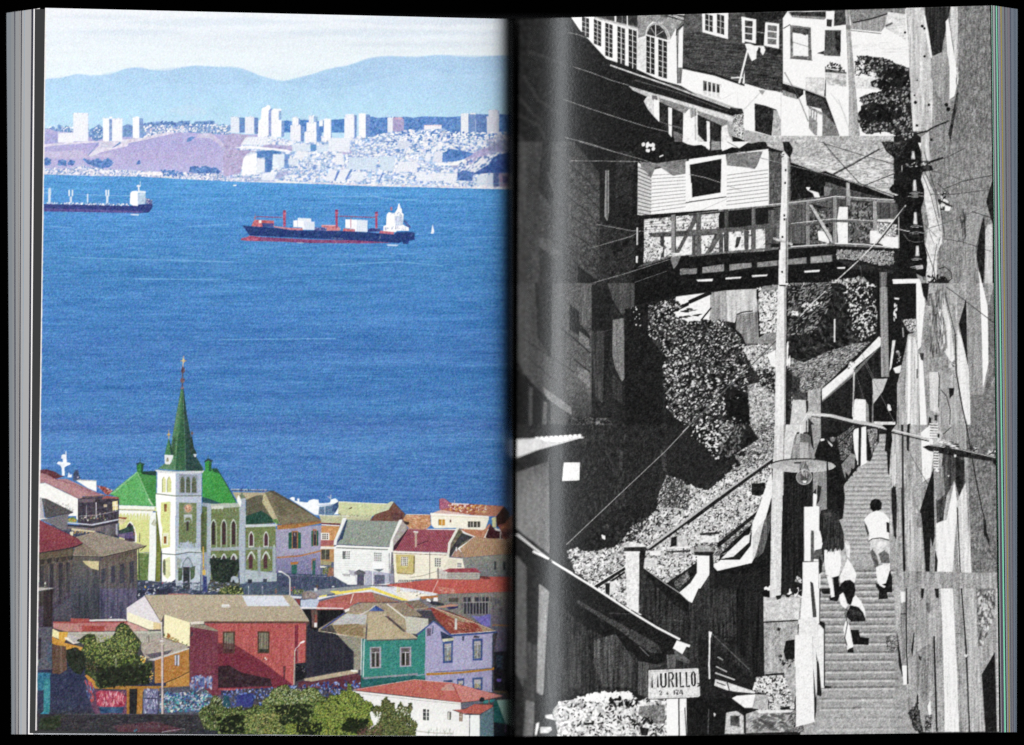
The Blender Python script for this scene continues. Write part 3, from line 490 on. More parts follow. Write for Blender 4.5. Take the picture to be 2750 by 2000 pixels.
    P('6e6650', '455,335 560,320 850,490 1090,650 1080,655 640,690 600,690 610,670', 'V2g6c3'); P('5a5240', '520,345 620,400 700,590 630,600 560,450', 'c4', .5); P('7c735c', '610,600 950,560 1080,650 640,690', 'g6', .6); P('3f3c34', '480,315 560,320 850,490 1070,640 830,500', 'c4', .7); L('a8a080', 7, '455,340 500,430 620,680')
    P('9c98b4', '580,740 1085,700 1080,1100 1065,1420 590,1330', 'g5c2'); G('580,1060 1085,990 1065,1420 590,1350', [(1000, '8c88ae'), (1250, '706f94'), (1400, '4c5270')], 'g5')
    P('a4703c', '590,700 800,690 1085,650 1085,680 800,735 600,750', 'c6g5'); P('7a5c40', '640,690 1085,650 1085,660 650,705'); L('a8704a', 18, '590,1060 850,1040 1080,985', 'c6')
    def shutters(x, y0, y1, w, fr='a86a3c'):
        MN('printed_shuttered_window')
        P(fr, [(x - w, y0), (x + w, y0), (x + w, y1), (x - w, y1)], 'c5'); P('332e3c', [(x - w * .7, y0 + 15), (x + w * .7, y0 + 15), (x + w * .7, y1 - 5), (x - w * .7, y1 - 5)]); L('d8c8c0', 6, [(x - 5, y0 + 20), (x + 5, y0 + 60)])
        P('1d5440', [(x - w * 2, y0 + 20), (x - w, y0 + 12), (x - w, y1), (x - w * 2, y1 + 5)], 'c4'); P('1d5a44', [(x + w, y0 + 12), (x + w * 2, y0 + 20), (x + w * 2, y1 - 5), (x + w, y1)], 'c4')
    shutters(790, 765, 960, 34); shutters(1012, 745, 930, 20)
    M('printed_shuttered_window', 'tall closed green shutter window on the printed lilac house')
    P('b06a30', '740,1110 830,1105 825,1130 745,1140', 'c5'); P('2a6058', '755,1140 815,1135 815,1305 755,1310', 'c4'); P('2a5a54', '985,1090 1020,1085 1018,1290 985,1295', 'c4'); L('a8663c', 8, '980,1085 980,1200'); P('8c6c5c', '985,1070 1025,1065 1025,1090 985,1095')
    M('printed_church', 'pale green and white church with a clock tower printed on the colour page')
    P('6a7850', '0,500 180,490 180,950 0,950', 'c4g5'); P('b4bcae', '0,455 190,460 185,500 0,510', 'g4')
    for i in range(5): P('6a7848', arch(12 + i * 36, 515, 555, 26), 'c3'); L('c0c8c0', 3, [(30 + i * 36, 510), (30 + i * 36, 552)])
    for cx in (5, 112): P('c8d0cc', arch(cx, 632, 945, 70)); P('6a7850', arch(cx, 648, 950, 56)); P('3a262c', arch(cx, 655, 915, 38), 'c3'); P('c0c8c8', arch(cx, 1010, 1085, 74)); P('3c3038', arch(cx, 1035, 1110, 44), 'c3')
    P('9aa6ac', '0,950 190,935 190,975 0,985', 'g3'); P('a6b2be', '180,430 195,400 245,400 250,1000 250,1440 185,1440 170,900 180,500', 'g4'); P('6c7a60', '175,370 205,340 245,400 200,410', 'c4'); P('f2f4f0', '150,400 170,365 200,440 190,500 150,440'); P('7c8ca0', '240,700 250,700 250,1440 235,1440')
    P('6c7a4a', '245,720 580,690 580,1200 250,1260', 'c4g5'); P('c4ccd0', '240,695 580,685 600,700 580,715 245,725', 'g4')
    for cx, w in ((308, 50), (472, 48)):
        P('ccd2cc', arch(cx, 765, 945, w + 14)); P('4a2c34', arch(cx, 785, 930, w - 8), 'c3')
        P('c8d0cc', arch(cx, 985, 1075, w + 54)); P('6c7a4a', arch(cx, 1010, 1190, w + 24)); P('4c2c34', arch(cx - 6, 1020, 1180, w - 6), 'c3')
    P('a8b4bc', '240,1190 590,1230 590,1330 240,1330', 'g4c4'); R('8c98a0', 380, 1060, 410, 1260, 'g4'); R('9aa6b0', 545, 960, 580, 1300, 'g4'); P('a8b2b4', '380,960 400,925 415,960 415,1070 380,1070', 'g3'); P('a8b2b4', '545,960 562,905 580,960', 'g3'); P('8c9aa0', '250,950 545,935 545,965 250,975', 'g3', .7)
    R('2c3440', 270, 1300, 318, 1390, 'c4'); R('3a4450', 440, 1295, 482, 1375, 'c4')
    P('44526a', '185,1350 590,1320 760,1330 760,1470 150,1470', 'c5g5'); P('3c4660', '590,1230 1070,1250 1480,1260 1480,1370 1000,1420 750,1430 590,1330', 'c4g5'); S('6a7490 2c3450', '590,1240 1470,1270 1470,1370 900,1420', 140, 6, 44, 0, .1, 'r', None, .5); L('9aa4b8', 3, '600,1250 1200,1270 1450,1275')
    for x in (280, 432): L('c0c4d0', 10, [(x, 1375), (x, 1465)])
    P('a86844', '570,1400 590,1400 590,1460 570,1460'); P('485868', '250,1400 720,1390 720,1465 250,1465', 'c5', .5)
    M('printed_church_tree', 'round dark tree in front of the printed church arches')
    leafy('-40,1080 60,1075 140,1100 170,1180 130,1260 60,1330 -40,1340', '1f2a24', '1a2420 26342a 31422e 141c1c', 90, 34, 22)
    P('a4b0bc', '80,1330 85,1280 110,1262 150,1275 170,1340', 'g4'); P('303838', arch(110, 1305, 1345, 44))
    M('printed_round_bush'  , 'low round bush on the terrace below the church')
    leafy('-60,1460 -20,1400 60,1370 140,1380 215,1400 225,1465', '2a3422', '38452a 1c241c 6a7840 4a5830', 90, 26, 16, 'a8b060 c8c880', 40)
    # far white ship and warehouse
    M('printed_white_yacht', 'white ship superstructure behind the pale green warehouse')
    P('f4f8fc', '730,405 760,388 790,395 790,430 820,435 815,405 840,405 840,440 930,450 950,425 1000,412 1050,420 1060,460 1150,455 1180,450 1190,415 1240,405 1270,430 1275,490 1280,580 1060,590 1010,585 860,490', 'c3g3')
    P('5c7a9c', '1060,500 1240,460 1240,560 1220,590 1050,585', 'c6g4'); P('c4d4e4', '1040,480 1180,460 1200,480 1080,500'); P('35507c', '1220,470 1270,440 1275,500 1240,560 1200,540', 'c5'); L('b8c8d8', 10, '1185,415 1190,360'); P('a8b8cc', '1140,380 1170,385 1200,400 1175,405'); L('c8d0d8', 5, '1125,490 1120,590')
    M('printed_green_warehouse', 'long pale green roofed warehouse with a brown gable')
    P('ccd2a0', '1275,440 1550,455 1830,465 1850,460 1780,550 1650,600 1290,590 1270,570', 'V2g4'); L('f2f2dc', 8, '1275,441 1550,456 1820,466'); P('c4cca8', '1800,470 1850,440 1885,440 1830,530 1780,560 1650,580 1640,600', 'g5'); P('70483c', '1885,445 1950,520 2010,580 1990,650 1920,660 1620,650 1680,580 1830,530', 'v5g5'); P('4c2c34', '1850,560 1980,570 1990,650 1880,650', 'c6g4', .6); L('382420', 5, '1885,447 1960,525 2015,582')
    P('b8ba94', '1060,590 1290,590 1650,600 1620,650 1350,640 1310,690 1090,680', 'c4g5'); L('f0f0e0', 6, '1060,590 1290,600 1400,600'); S('7c7c5c e0e0c8', '1300,585 1650,585 1640,600 1300,600', 24, 20, 7); L('5c5c40', 6, '1270,570 1300,580'); L('5c4c34', 14, '1390,520 1425,505')
    P('6c2c34', '1085,672 1300,682 1290,700 1085,690', 'c4'); P('f0ece8', '1085,690 1290,702 1285,715 1085,700')
    M('printed_orange_house', 'narrow orange house with a barred white window')
    P('c89058', '1085,705 1290,712 1240,850 1225,900 1225,1100 1080,1080', 'c4g6'); R('f4f2ec', 1080, 785, 1172, 865); W('4c4438', '1090,792 1162,792 1162,858 1090,858', 3, 3, .7, .7); P('a85c5c', '1080,865 1230,868 1220,925 1075,935', 'V2g4'); P('e8e4dc', '1075,935 1225,940 1225,965 1075,965', 'g3'); P('b88858', '1075,965 1230,965 1225,1110 1075,1090', 'c4g5'); R('44443c', 1085, 970, 1175, 1080, 'c5'); L('d8d0b8', 5, '1132,970 1132,1080'); P('a49c74', '1075,1085 1200,1105 1190,1145 1075,1140', 'c5')
    P('e8e8e4', '1070,1150 1140,1155 1135,1170 1070,1170'); S('5c7030 98a050 3c4c28', '1100,1160 1200,1150 1190,1240 1100,1240', 60, 22, 9, 1.2, .8); P('b06848', '1170,1170 1220,1170 1220,1260 1150,1270', 'c6', .7)
    M('printed_grey_roof_house', 'white house with a grey green roof between stepped white parapets')
    P('eef0ee', '1250,930 1850,960 1860,1000 1840,1360 1380,1360 1225,1270 1225,940', 'g4c2'); P('8c968c', '1370,640 1640,650 1960,660 1840,940 1265,910', 'V1g6c2'); P('2c3c5c', '1350,640 1375,640 1320,850 1255,890 1290,800', 'c4'); P('eceeec', '1320,618 1362,620 1355,650 1260,860 1250,920 1220,920 1225,870 1290,720', 'g3'); P('cfd4d8', '1355,625 1368,625 1280,850 1255,880', None, .5)
    P('f2f2ee', '1945,645 1980,640 1975,665 1890,880 1860,950 1870,1000 1830,1000 1840,930 1850,870', 'g3'); P('a49888', '1980,650 2020,670 1990,760 1880,960 1860,950 1900,850', 'c5g4')
    P('f4f4f0', '1250,920 1840,945 1840,970 1250,945'); L('5c625c', 10, '1250,950 1820,972'); HL('b8bcbc', 3, '1235,1010 1850,1020 1840,1250 1235,1230', 9, .6)
    def win(q, nx, ny, fr='f8f8f6', gl='5c5c5c'):
        P(fr, q); W(gl, q, nx, ny, .62, .68)
    win('1315,985 1405,988 1400,1078 1315,1078', 4, 4); P('3c4448', '1318,990 1350,992 1350,1075 1318,1072', 'c5', .7); win('1665,1000 1755,1003 1750,1105 1668,1100', 4, 4, 'e8ecec', '7a7c78')
    P('f6f8f8', '1640,1110 1785,1115 1785,1180 1660,1185', 'g3'); P('44505c', '1660,1188 1780,1185 1725,1218', None, .8); P('4c4c60', '1480,1240 1560,1245 1555,1365 1480,1365', 'c3'); P('5c5c64', '1450,1220 1500,1190 1570,1215 1575,1245 1450,1250', 'c5'); win('1310,1235 1400,1238 1400,1270 1330,1265', 5, 2)
    P('8c90a4', '1390,1195 1470,1210 1480,1370 1460,1270 1400,1250', 'c4', .6); P('9a9cb4', '1570,1200 1900,1240 1890,1340 1560,1370', 'c4g4', .75); P('585c74', '1670,1250 1785,1250 1785,1350 1670,1355', 'c5'); L('eceef0', 9, '1652,1100 1652,1365'); L('404048', 5, '1835,1010 1840,1330'); L('55504c', 5, '1888,1010 1885,1330')
    # ---------------- right part of the middle town
    T(900, 1240)
    M('printed_rusty_roof', 'rust orange tin roof behind the tiled white houses')
    P('c08860', '785,580 1055,585 1060,700 1010,745 820,740 790,700 750,640', 'c7g6'); L('f0e8e0', 5, '790,582 1050,586'); S('a8603c e8c8a8 d8a880', '790,590 1050,595 1050,735 800,735', 120, 22, 9, .4, .3, 'r', None, .6); P('3c2c2c', '750,655 820,665 815,695 780,700', 'c8'); P('b8907c', '800,740 1010,740 1000,765 790,760', 'c6')
    M('printed_cream_terrace_house', 'cream flat roofed house with washing on its roof terrace')
    P('a85c48', '1150,415 1210,405 1280,455 1480,465 1870,490 1700,600 1480,585 1170,550', 'c9g5'); P('a8607c', '1155,410 1190,400 1270,450 1270,510 1155,525', 'c8g5'); P('b4745c', '1600,485 1870,490 1780,605 1540,590', 'V3g5'); S('f4ece8 c89868 7c2c34 e8d0c8 d8a040', '1250,470 1680,480 1660,560 1240,540', 90, 30, 12); P('f0e8ea', '1290,455 1480,465 1480,475 1290,465')
    P('d8b4ac', '1170,530 1480,580 1480,585 1060,575', 'c5'); P('f6f2e0', '1060,575 1480,590 1700,605 1700,640 1660,750 1640,760 1500,750 1340,730 1100,735 1065,700', 'c2g4'); P('fbf8ee', '1055,565 1480,588 1700,600 1700,618 1480,606 1055,592', 'g3'); P('d8c8a8', '1060,592 1480,606 1690,620 1690,626 1060,600', None, .6)
    P('c88c30', '1145,635 1215,638 1215,705 1145,700', 'c6'); L('5c4c34', 5, '1147,635 1147,700'); L('f4e8c8', 5, '1182,640 1182,700'); P('6c4c44', '1268,640 1285,642 1285,670 1268,668'); R('44443c', 1470, 660, 1605, 725, 'c5'); L('e8e4d8', 8, '1530,662 1530,725'); L('e8e4d8', 8, '1570,662 1570,725'); L('e8e4d8', 6, '1500,662 1500,725')
    P('d8d4a0', '1735,620 1780,610 1780,730 1740,720', 'g4'); P('3c2420', '1870,490 1930,560 1930,620 1860,700 1790,720 1780,610', 'v5g5'); L('c8a890', 5, '1700,430 1700,480'); L('d8c0b0', 5, '1320,420 1325,460'); L('8c3c48', 8, '1158,410 1158,520')
    P('f0ece0', '1640,780 1660,760 1700,745 1790,730 1790,780 1690,850 1650,850', 'g4'); P('bc7c5c', '1380,740 1640,755 1660,740 1700,690 1720,690 1640,850 1560,830 1440,780', 'c5g5'); P('3c1c24', '1720,690 1780,760 1830,770 1860,850 1680,855 1665,830', 'c5g4'); L('e8dcd0', 7, '1830,780 1830,850'); P('8c4a44', '1800,700 2080,640 2080,850 1860,860 1840,780', 'c5g4'); P('b86848', '1830,740 1960,580 2090,560 2090,740', 'c5g4'); P('50242c', '1840,770 2090,780 2090,800 1860,830', 'c4', .7)
    M('printed_red_tiled_house', 'cream house under a bright red ribbed tile roof')
    P('efe9d4', '640,985 1240,1020 1260,1060 1410,1075 1440,1200 1200,1290 900,1300 660,1340 640,1000', 'c2g4'); P('a04858', '800,745 1340,755 1240,1000 650,985', 'c3g5'); HL('5c2434', 7, '800,745 1340,755 1240,1000 650,985', 30, .75, True); HL('cc8c90', 4, '808,745 1345,755 1245,1000 658,985', 30, .5, True)
    P('38202c', '745,740 810,745 680,960 640,985 650,900', 'c5'); P('f0eee4', '650,985 1240,1010 1235,1030 650,1008', 'g3'); L('6c5c4c', 5, '650,1010 1235,1032'); P('a49c98', '715,650 790,700 800,745 650,930 640,960 620,880', 'c5g4'); P('eeeeea', '710,640 745,638 740,660 640,860 640,1000 612,990 615,870 690,700', 'g3')
    P('b8a090', '875,775 920,780 918,790 905,800 905,940 885,945 880,800', 'c4'); L('4c2430', 10, '905,920 1010,880 1030,870'); P('e0e0dc', '865,765 920,770 920,785 865,780')
    P('c8b870', '670,1025 870,1030 870,1230 680,1225', 'g4'); P('6c5c34', '870,1035 882,1040 880,1225 865,1240', 'c4'); P('9c8c54', '680,1222 865,1235 860,1245 690,1240'); win('728,1050 808,1052 806,1155 728,1150', 4, 5, 'f6f4ea', '5c5448'); win('1100,1060 1175,1065 1170,1165 1100,1160', 3, 4, 'e4e4dc', '545450'); win('705,1300 850,1303 850,1330 690,1335', 8, 1, 'e8e4dc', '64645c'); L('4c4440', 7, '1048,1000 1048,1290'); HL('c4bcb0', 3, '880,1060 1050,1065 1050,1280 700,1260', 7, .6); L('6c6458', 4, '820,1280 950,1265 1130,1210')
    M('printed_brown_tiled_house', 'brown tiled house with stepped parapets beside the gutter')
    P('b08c6c', '1540,830 1860,860 2090,830 2090,1010 1700,1035 1430,1060 1380,960', 'c3g5'); HL('7c5844', 5, '1480,830 2020,850 2090,1030 1400,1055', 26, .55, True); HL('cca888', 4, '1400,840 2090,840 2090,1020 1380,1040', 10, .35)
    P('6c6454', '1365,720 1400,760 1420,790 1530,830 1440,900 1380,940 1290,1000 1260,1040 1250,970', 'c6g5'); P('38383c', '1400,790 1530,830 1400,900 1330,1000 1270,1050 1260,1000 1340,880', 'c4g4'); P('e8e6dc', '1350,715 1375,720 1370,745 1280,900 1260,1060 1240,1060 1250,900 1300,810', 'g3'); P('4c4c34', '1345,800 1360,745 1390,770 1370,820', 'c6', .6)
    P('a47c68', '1345,960 1380,980 1420,1060 1290,1050', 'c8g4'); L('f0ece4', 9, '1262,1062 1412,1075'); L('dcd4cc', 6, '1345,950 1290,1045'); P('d8d8d4', '1335,945 1350,940 1352,990 1335,990')
    G('1410,1070 1700,1045 2090,1010 2090,1300 1600,1270 1440,1200', [(1040, '8c8c80'), (1280, '70747c')], 'c3g5'); win('1350,1115 1400,1118 1398,1170 1350,1168', 3, 2, 'e8e8e0', '5c5c58'); HL('5c6068', 3, '1430,1080 1740,1080 1740,1260 1590,1260', 7, .5); R('3c4044', 1760, 1100, 1785, 1195, 'c4'); R('34383c', 1858, 1105, 1885, 1195, 'c4'); L('d8d8d8', 5, '1765,1230 1785,1235'); L('505458', 5, '1505,1075 1505,1150'); P('c8c4b0', '1255,1070 1345,1078 1345,1170 1200,1180', 'g4', .4)
    M('printed_red_canopy', 'curved red canopy over a lattice wall near the gutter')
    P('c8c4bc', '1120,1190 1180,1185 1230,1210 1240,1300 1130,1290', 'c6g4'); P('a09c94', '1235,1220 1600,1215 1600,1290 1540,1305 1240,1300', 'c5g4'); HL('e4e0d8', 4, '1235,1225 1600,1220 1600,1300 1235,1300', 3, .8); HL('6c6c68', 3, '1240,1225 1600,1220 1600,1300 1240,1300', 18, .6, True); P('9c4450', '1190,1205 1260,1180 1560,1175 1620,1230 1590,1225 1240,1222', 'c6g5'); L('f4f0ea', 6, '1150,1195 1200,1192 1240,1225'); L('3c3034', 9, '1138,1170 1142,1290')
    M('printed_long_red_roof', 'long bright red tin roof reaching into the gutter')
    P('b8544c', '560,1360 1130,1295 1240,1300 1590,1310 1620,1270 1800,1270 2090,1280 2090,1440 1800,1445 1180,1470 1060,1450 820,1410 600,1375', 'c3g5'); P('c45c50', '1140,1310 2090,1290 2090,1430 1500,1450 1100,1450', 'V2g5', .5); S('c89888 d8b09c', '1150,1380 1330,1400 1330,1450 1120,1450', 50, 34, 10, 0, .4, 'e', None, .5); P('5c2428', '1600,1260 1700,1270 1720,1300 1600,1290', 'c4', .8); L('e0ccc4', 6, '1140,1310 1075,1450'); P('ebe8e4', '600,1370 820,1405 1070,1445 1140,1460 1100,1475 800,1430', 'g3'); L('5c2c2c', 8, '1180,1474 1800,1450 2090,1440')
    M('printed_yellow_walkway', 'white roof edge with a bright yellow painted band')
    P('d8dce8', '0,1400 150,1385 350,1375 520,1380 820,1400 1100,1460 1140,1480 940,1500 930,1530 800,1540 700,1520 400,1440 0,1470', 'c2g3'); P('efe9d8', '640,1420 900,1450 1060,1470 940,1500 800,1530 700,1480', 'c5g3'); P('f0dc5c', '0,1445 350,1390 430,1390 820,1535 740,1535 400,1415 0,1468', 'g3'); S('d0c8b8 8c8474 ffffff', '560,1385 1000,1440 930,1490 700,1450', 60, 20, 8); L('e8d868', 7, '690,1380 692,1440'); L('e8d868', 7, '712,1385 712,1445')
    T(600, 1240)
    P('8c9098', '860,1440 1170,1400 1600,1370 1640,1390 1240,1450 1050,1490', 'c3g4'); P('f2e060', '1170,1432 1290,1425 1240,1460', 'g3'); P('f2e060', '1060,1485 1150,1470 1140,1490 1060,1498'); P('f0dc5c', '1250,1440 1640,1390 1660,1405 1280,1465 1230,1470'); P('e8e8ec', '1040,1500 1300,1470 1640,1410 1640,1430 1200,1490 1040,1530', 'g3')
    P('8c7c78', '860,1440 960,1430 1050,1470 1030,1510 880,1520', 'c8g5'); P('d8d8dc', '1005,1395 1035,1395 1040,1425 1005,1425'); P('5c4c34', '1025,1360 1050,1360 1045,1400 1030,1400'); P('e8ecf0', '1195,1385 1215,1370 1235,1388'); S('5c6a34 8c9450 3a4628', '770,1410 880,1405 890,1460 760,1470', 50, 22, 12); S('c84c48', '740,1380 790,1390 780,1430 750,1430', 8, 14, 10)
    M('printed_street_lamp', 'white curved street lamp standing before the lilac house'); L('ecebe6', 11, '735,1475 735,1290 720,1265 640,1215 610,1210'); P('f4f4f0', '605,1205 650,1210 650,1225 615,1222'); L('8c8c90', 4, '742,1475 742,1290')
    # ---------------- foreground: red warehouse
    T(100, 1580)
    M('printed_dark_yard', 'dark unlit yard printed at the bottom left corner')
    G('0,320 170,430 600,900 2267,1100 2267,1649 0,1649', [(320, '353040'), (900, '232a48'), (1300, '2c304a'), (1400, '2a2c38'), (1649, '262830')], 'c5g5')
    P('3c3444', '10,200 180,160 360,60 380,100 300,340 10,430', 'v5g5'); P('2a2124', '70,30 170,10 170,420 70,420', 'v6g4'); P('50505c', '10,430 165,430 160,900 10,900', 'c6g5'); P('2c2430', '10,550 45,550 40,780 10,780', 'c5'); P('38536c', '120,600 165,600 165,860 110,800', 'c6', .5); P('454250', '180,230 380,90 380,340 190,345', 'v5g5'); G('385,60 690,60 690,340 385,345', [(0, '40444f'), (340, '33343f')], 'v5g5'); G('690,0 1105,0 1105,120 990,200 990,340 690,340', [(0, '54506a'), (340, '4c4a60')], 'v7g5')
    for x in (725, 830, 930): P('32344c', [(x - 22, 150), (x + 22, 140), (x + 20, 340), (x - 22, 340)], 'v4', .7)
    P('2a2c40', '1105,20 1500,0 1500,65 1190,70 1100,110', 'c7g5'); S('c8ccd8 5c7ab0', '1120,60 1230,20 1320,0 1320,60 1120,100', 26, 22, 10)
    M('printed_teal_post', 'teal painted corner post at the bottom left margin')
    P('2a6c88', '0,930 150,935 130,1050 60,1130 0,1130', 'b5c6g4'); P('2c7c88', '70,1000 145,1000 140,1370 70,1380', 'b4c5g4'); P('2f88a0', '30,1390 70,1360 130,1380 130,1410 60,1420 30,1410', 'c5')
    M('printed_pink_roof', 'faded pink tin roof with red trim left of the beige warehouse')
    P('b4706c', '175,370 370,375 1000,365 1100,400 1230,470 840,470 500,480 340,480 180,440', 'c4g5'); P('a04a44', '370,330 575,335 575,375 370,378', 'c5g4'); L('9c3c3c', 14, '175,372 380,376 1000,370'); P('d8d4d0', '575,345 930,335 985,345 985,360 580,362', 'g4'); P('a0403c', '495,410 745,415 745,475 495,475', 'c5g5'); L('3c2c30', 7, '400,415 470,412'); P('b8847c', '180,390 460,400 460,470 300,475 180,430', 'c4g4', .7); P('d8b0a8', '1000,365 1110,400 1250,465 1180,475 1000,470', 'c5', .6); L('a89488', 5, '860,440 1000,450 1200,470'); P('f0ece8', '800,320 825,310 820,330')
    P('b8b8a8', '340,485 1370,470 1370,500 340,505', 'g4'); P('a8a498', '340,505 1370,500 1370,560 1160,600 600,640 380,560', 'c6g5'); HL('6c6c5c', 3, '640,505 1370,505 1370,590 640,600', 26, .5, True)
    M('printed_yellow_house', 'ochre yellow walled house at the bottom left of the colour page')
    P('ece0a8', '170,445 240,480 240,560 165,530', 'g4'); P('d8a43c', '240,480 340,480 340,520 300,600 240,570', 'c5g4'); P('c88c34', '165,530 300,600 500,650 540,720 380,700 165,610', 'c6g5'); P('5c4438', '165,620 320,640 330,900 250,950 165,940', 'v7g5'); P('e8e0d0', '300,540 340,540 470,600 400,615 310,560', 'g4'); P('b8b4b0', '340,500 500,560 480,600 400,600 330,530', 'c6')
    P('ae7434', '1300,790 1680,670 1685,920 1430,1040 1300,1050', 'c5g6'); P('b8823c', '1430,1040 1685,910 1685,1090 1420,1100', 'c5g5'); L('4c3420', 9, '1420,1045 1560,985 1685,920'); P('54565c', '1520,735 1575,730 1572,860 1520,850', 'c4'); P('c8c8d4', '1522,740 1540,738 1538,850 1522,845'); P('c8c8d4', '1555,736 1573,734 1570,858 1553,853')
    P('a4702c', '640,1060 1000,1080 1680,1080 1680,1120 1170,1140 1160,1390 990,1390 980,1120 640,1110', 'c6g5'); P('1c1c20', '1020,1110 1110,1110 1100,1390 1020,1390', 'c4'); P('c08030', '525,960 560,955 650,1040 650,1110 620,1100', 'c6g4'); S('d8a040 e8c060', '1240,880 1280,870 1270,1040 1240,1030', 22, 12, 16)
    P('a89c90', '1150,600 1380,540 1680,640 1650,665 1400,745 1330,790 1200,770 1150,680', 'c4g6'); P('57525c', '1200,730 1380,700 1500,680 1440,730 1280,790', 'c5'); P('c8c4bc', '1215,790 1300,770 1680,655 1680,672 1290,800', 'g4'); L('7c786c', 5, '1180,610 1300,580'); L('4c4038', 8, '1237,520 1237,590')
    M('printed_graffiti_wall', 'graffiti covered wall in blue, teal and red along the bottom of the colour page')
    P('5c3a54', '525,1000 600,1040 640,1120 990,1130 990,1390 640,1390 600,1300', 'c6g5'); P('9c3048', '650,1150 700,1130 900,1140 990,1200 970,1300 830,1330 660,1290', 'b8c8'); S('c8485c d88890 7c1c30 a83c58 e0a8b0', '660,1150 980,1160 960,1310 670,1300', 90, 12, 50, 0, .5); P('2c4c70', '680,1310 960,1310 940,1380 700,1380', 'b6c6'); S('5c88b8 c8484c 3c4c80', '530,1010 620,1080 640,1300 560,1200', 40, 10, 44, 0, .3)
    P('6a6c90', '1180,1110 1340,1110 1330,1385 1170,1385', 'c8g5'); S('a8a8c8 38385c c8c8e0', '1185,1120 1330,1120 1325,1370 1180,1370', 70, 8, 40, 0, .6); L('2c2c44', 10, '1180,1215 1335,1220')
    P('4c4c5c', '1350,1100 1700,1080 1940,1060 2040,1180 2267,1130 2267,1400 1340,1400', 'c6g5'); S('2c7c98 3c58a8 c8c8d8 40a8a8 1c2c58 8c98c0 2c5c8c e0dcd0', '1360,1160 1950,1120 1880,1360 1360,1370', 420, 34, 17, 0, 1.5, 'e', None, .85); S('e8e0c8 101828 5cc0b8', '1360,1170 1930,1140 1870,1350 1370,1360', 120, 36, 7, 0, 1.5, 'l')
    M('printed_maroon_wall', 'maroon lean-to wall beside the red warehouse')
    P('6e3040', '1690,420 2040,475 2035,1180 1940,1190 1850,1100 1690,1100', 'v3g6'); S('c0c0d0 6c80b0 8c90b0 3c5c9c', '1700,1000 1760,970 1940,990 1930,1110 1690,1110', 90, 22, 44, 0, .6, 'e', None, .85); P('2c3444', '1705,480 1720,480 1720,520 1700,530'); L('4c2430', 8, '1690,940 2030,950', None, .6); P('2c4a8c', '1800,990 1850,980 1850,1090 1800,1090', 'c6', .7)
    P('8c8470', '1690,400 1850,400 2040,470 2035,482 1690,425', 'c4g5')
    M('printed_cream_gable', 'pale cream gable end with a beige roof slope')
    P('ded8dc', '990,215 1190,80 1370,370 1370,450 1280,460 990,360', 'g4c2'); P('f2ecca', '995,260 1290,370 1285,455 1240,455 1000,360', 'g4'); P('e0c890', '1285,370 1370,385 1370,450 1285,455', 'g4'); P('f4ecbc', '1405,285 1690,375 1688,640 1400,540', 'g4c2'); S('8c6c3c b8904c 5c6c3c', '1400,500 1460,510 1560,570 1680,620 1640,625 1400,560', 60, 18, 10); P('a86838', '1440,490 1470,510 1465,550 1435,550', 'c8')
    L('5c5048', 6, '990,360 1100,400 1240,460 1385,455')
    M('printed_beige_roof', 'broad beige roof of the red warehouse')
    P('b3a58c', '1190,75 1500,68 2267,72 2267,360 1700,372 1690,375 1405,285 1370,370 1240,150', 'c2g6'); P('a89c84', '1640,200 2267,200 2267,360 1700,370 1560,330', 'g5', .4); R('e4e4e0', 2050, 175, 2140, 215); P('a86c68', '1450,58 1660,58 1700,70 1450,70', 'c5'); L('6c5c54', 6, '1190,80 1370,372')
    P('d8d0c0', '1690,372 1845,360 1850,392 1700,400', 'c4g4'); L('5c3c34', 16, '1845,372 2267,368'); L('a89474', 8, '1840,358 2267,355')
    M('printed_red_warehouse', 'red boarded warehouse with two barred windows')
    P('a84c4e', '1850,385 2267,385 2267,1130 2040,1130 2040,480 1860,400', 'v3g6'); P('3c2c34', '2055,480 2180,485 2170,710 2050,700', 'v5'); HL('b8b098', 5, '2060,490 2175,490 2170,610 2060,600', 9, .8, True); L('5c3c34', 8, '2050,478 2190,480'); P('382028', '2040,640 2060,620 2160,620 2267,700 2267,1110 2040,1110', 'c5g5', .65)
    P('1c181c', '2040,900 2267,860 2267,1100 2040,1105', 'c5g4', .8)
    T(600, 1580)
    P('b0514f', '-60,385 925,385 915,820 790,830 775,1090 -60,1120', 'v4g6'); S('cc7470 8c3438 c46460', '0,400 780,400 760,1000 400,900 0,600', 260, 5, 60, 0, .03, 'r', None, .35)
    P('6c2434', '-60,620 110,610 420,800 760,1060 740,1100 -60,1110', 'c3g6', .95); P('241c22', '-60,860 60,850 200,930 520,1000 540,1080 -60,1100', 'c6g5', .85); P('7c2a38', '785,405 830,405 825,820 790,825', 'v3'); L('c87870', 6, '785,405 778,800')
    L('5c3c30', 14, '-60,372 945,375'); L('9c7c5c', 8, '-60,360 945,362'); P('4a2c2c', '940,370 950,390 925,400 920,820 905,820 915,390')
    for x, w in ((445, 118), (60, 120)):
        R('52382c', x - w / 2 - 8, 475, x + w / 2 + 8, 720, 'c4'); R('34302c', x - w / 2 + 6, 490, x + w / 2 - 6, 705, 'c5'); HL('c0b898', 6, [(x - w / 2 + 10, 490), (x + w / 2 - 10, 490), (x + w / 2 - 10, 670), (x - w / 2 + 10, 670)], 9, .8, True)
    P('4c2028', '-60,600 110,610 120,720 -60,720', 'c4', .6); P('482834', '660,860 690,860 680,1010 665,1010', 'c4', .8); S('e8e0d8 5c3c30', '430,760 470,760 480,800 430,790', 6, 16, 12)
    M('printed_beige_roof', 'broad beige roof of the red warehouse')
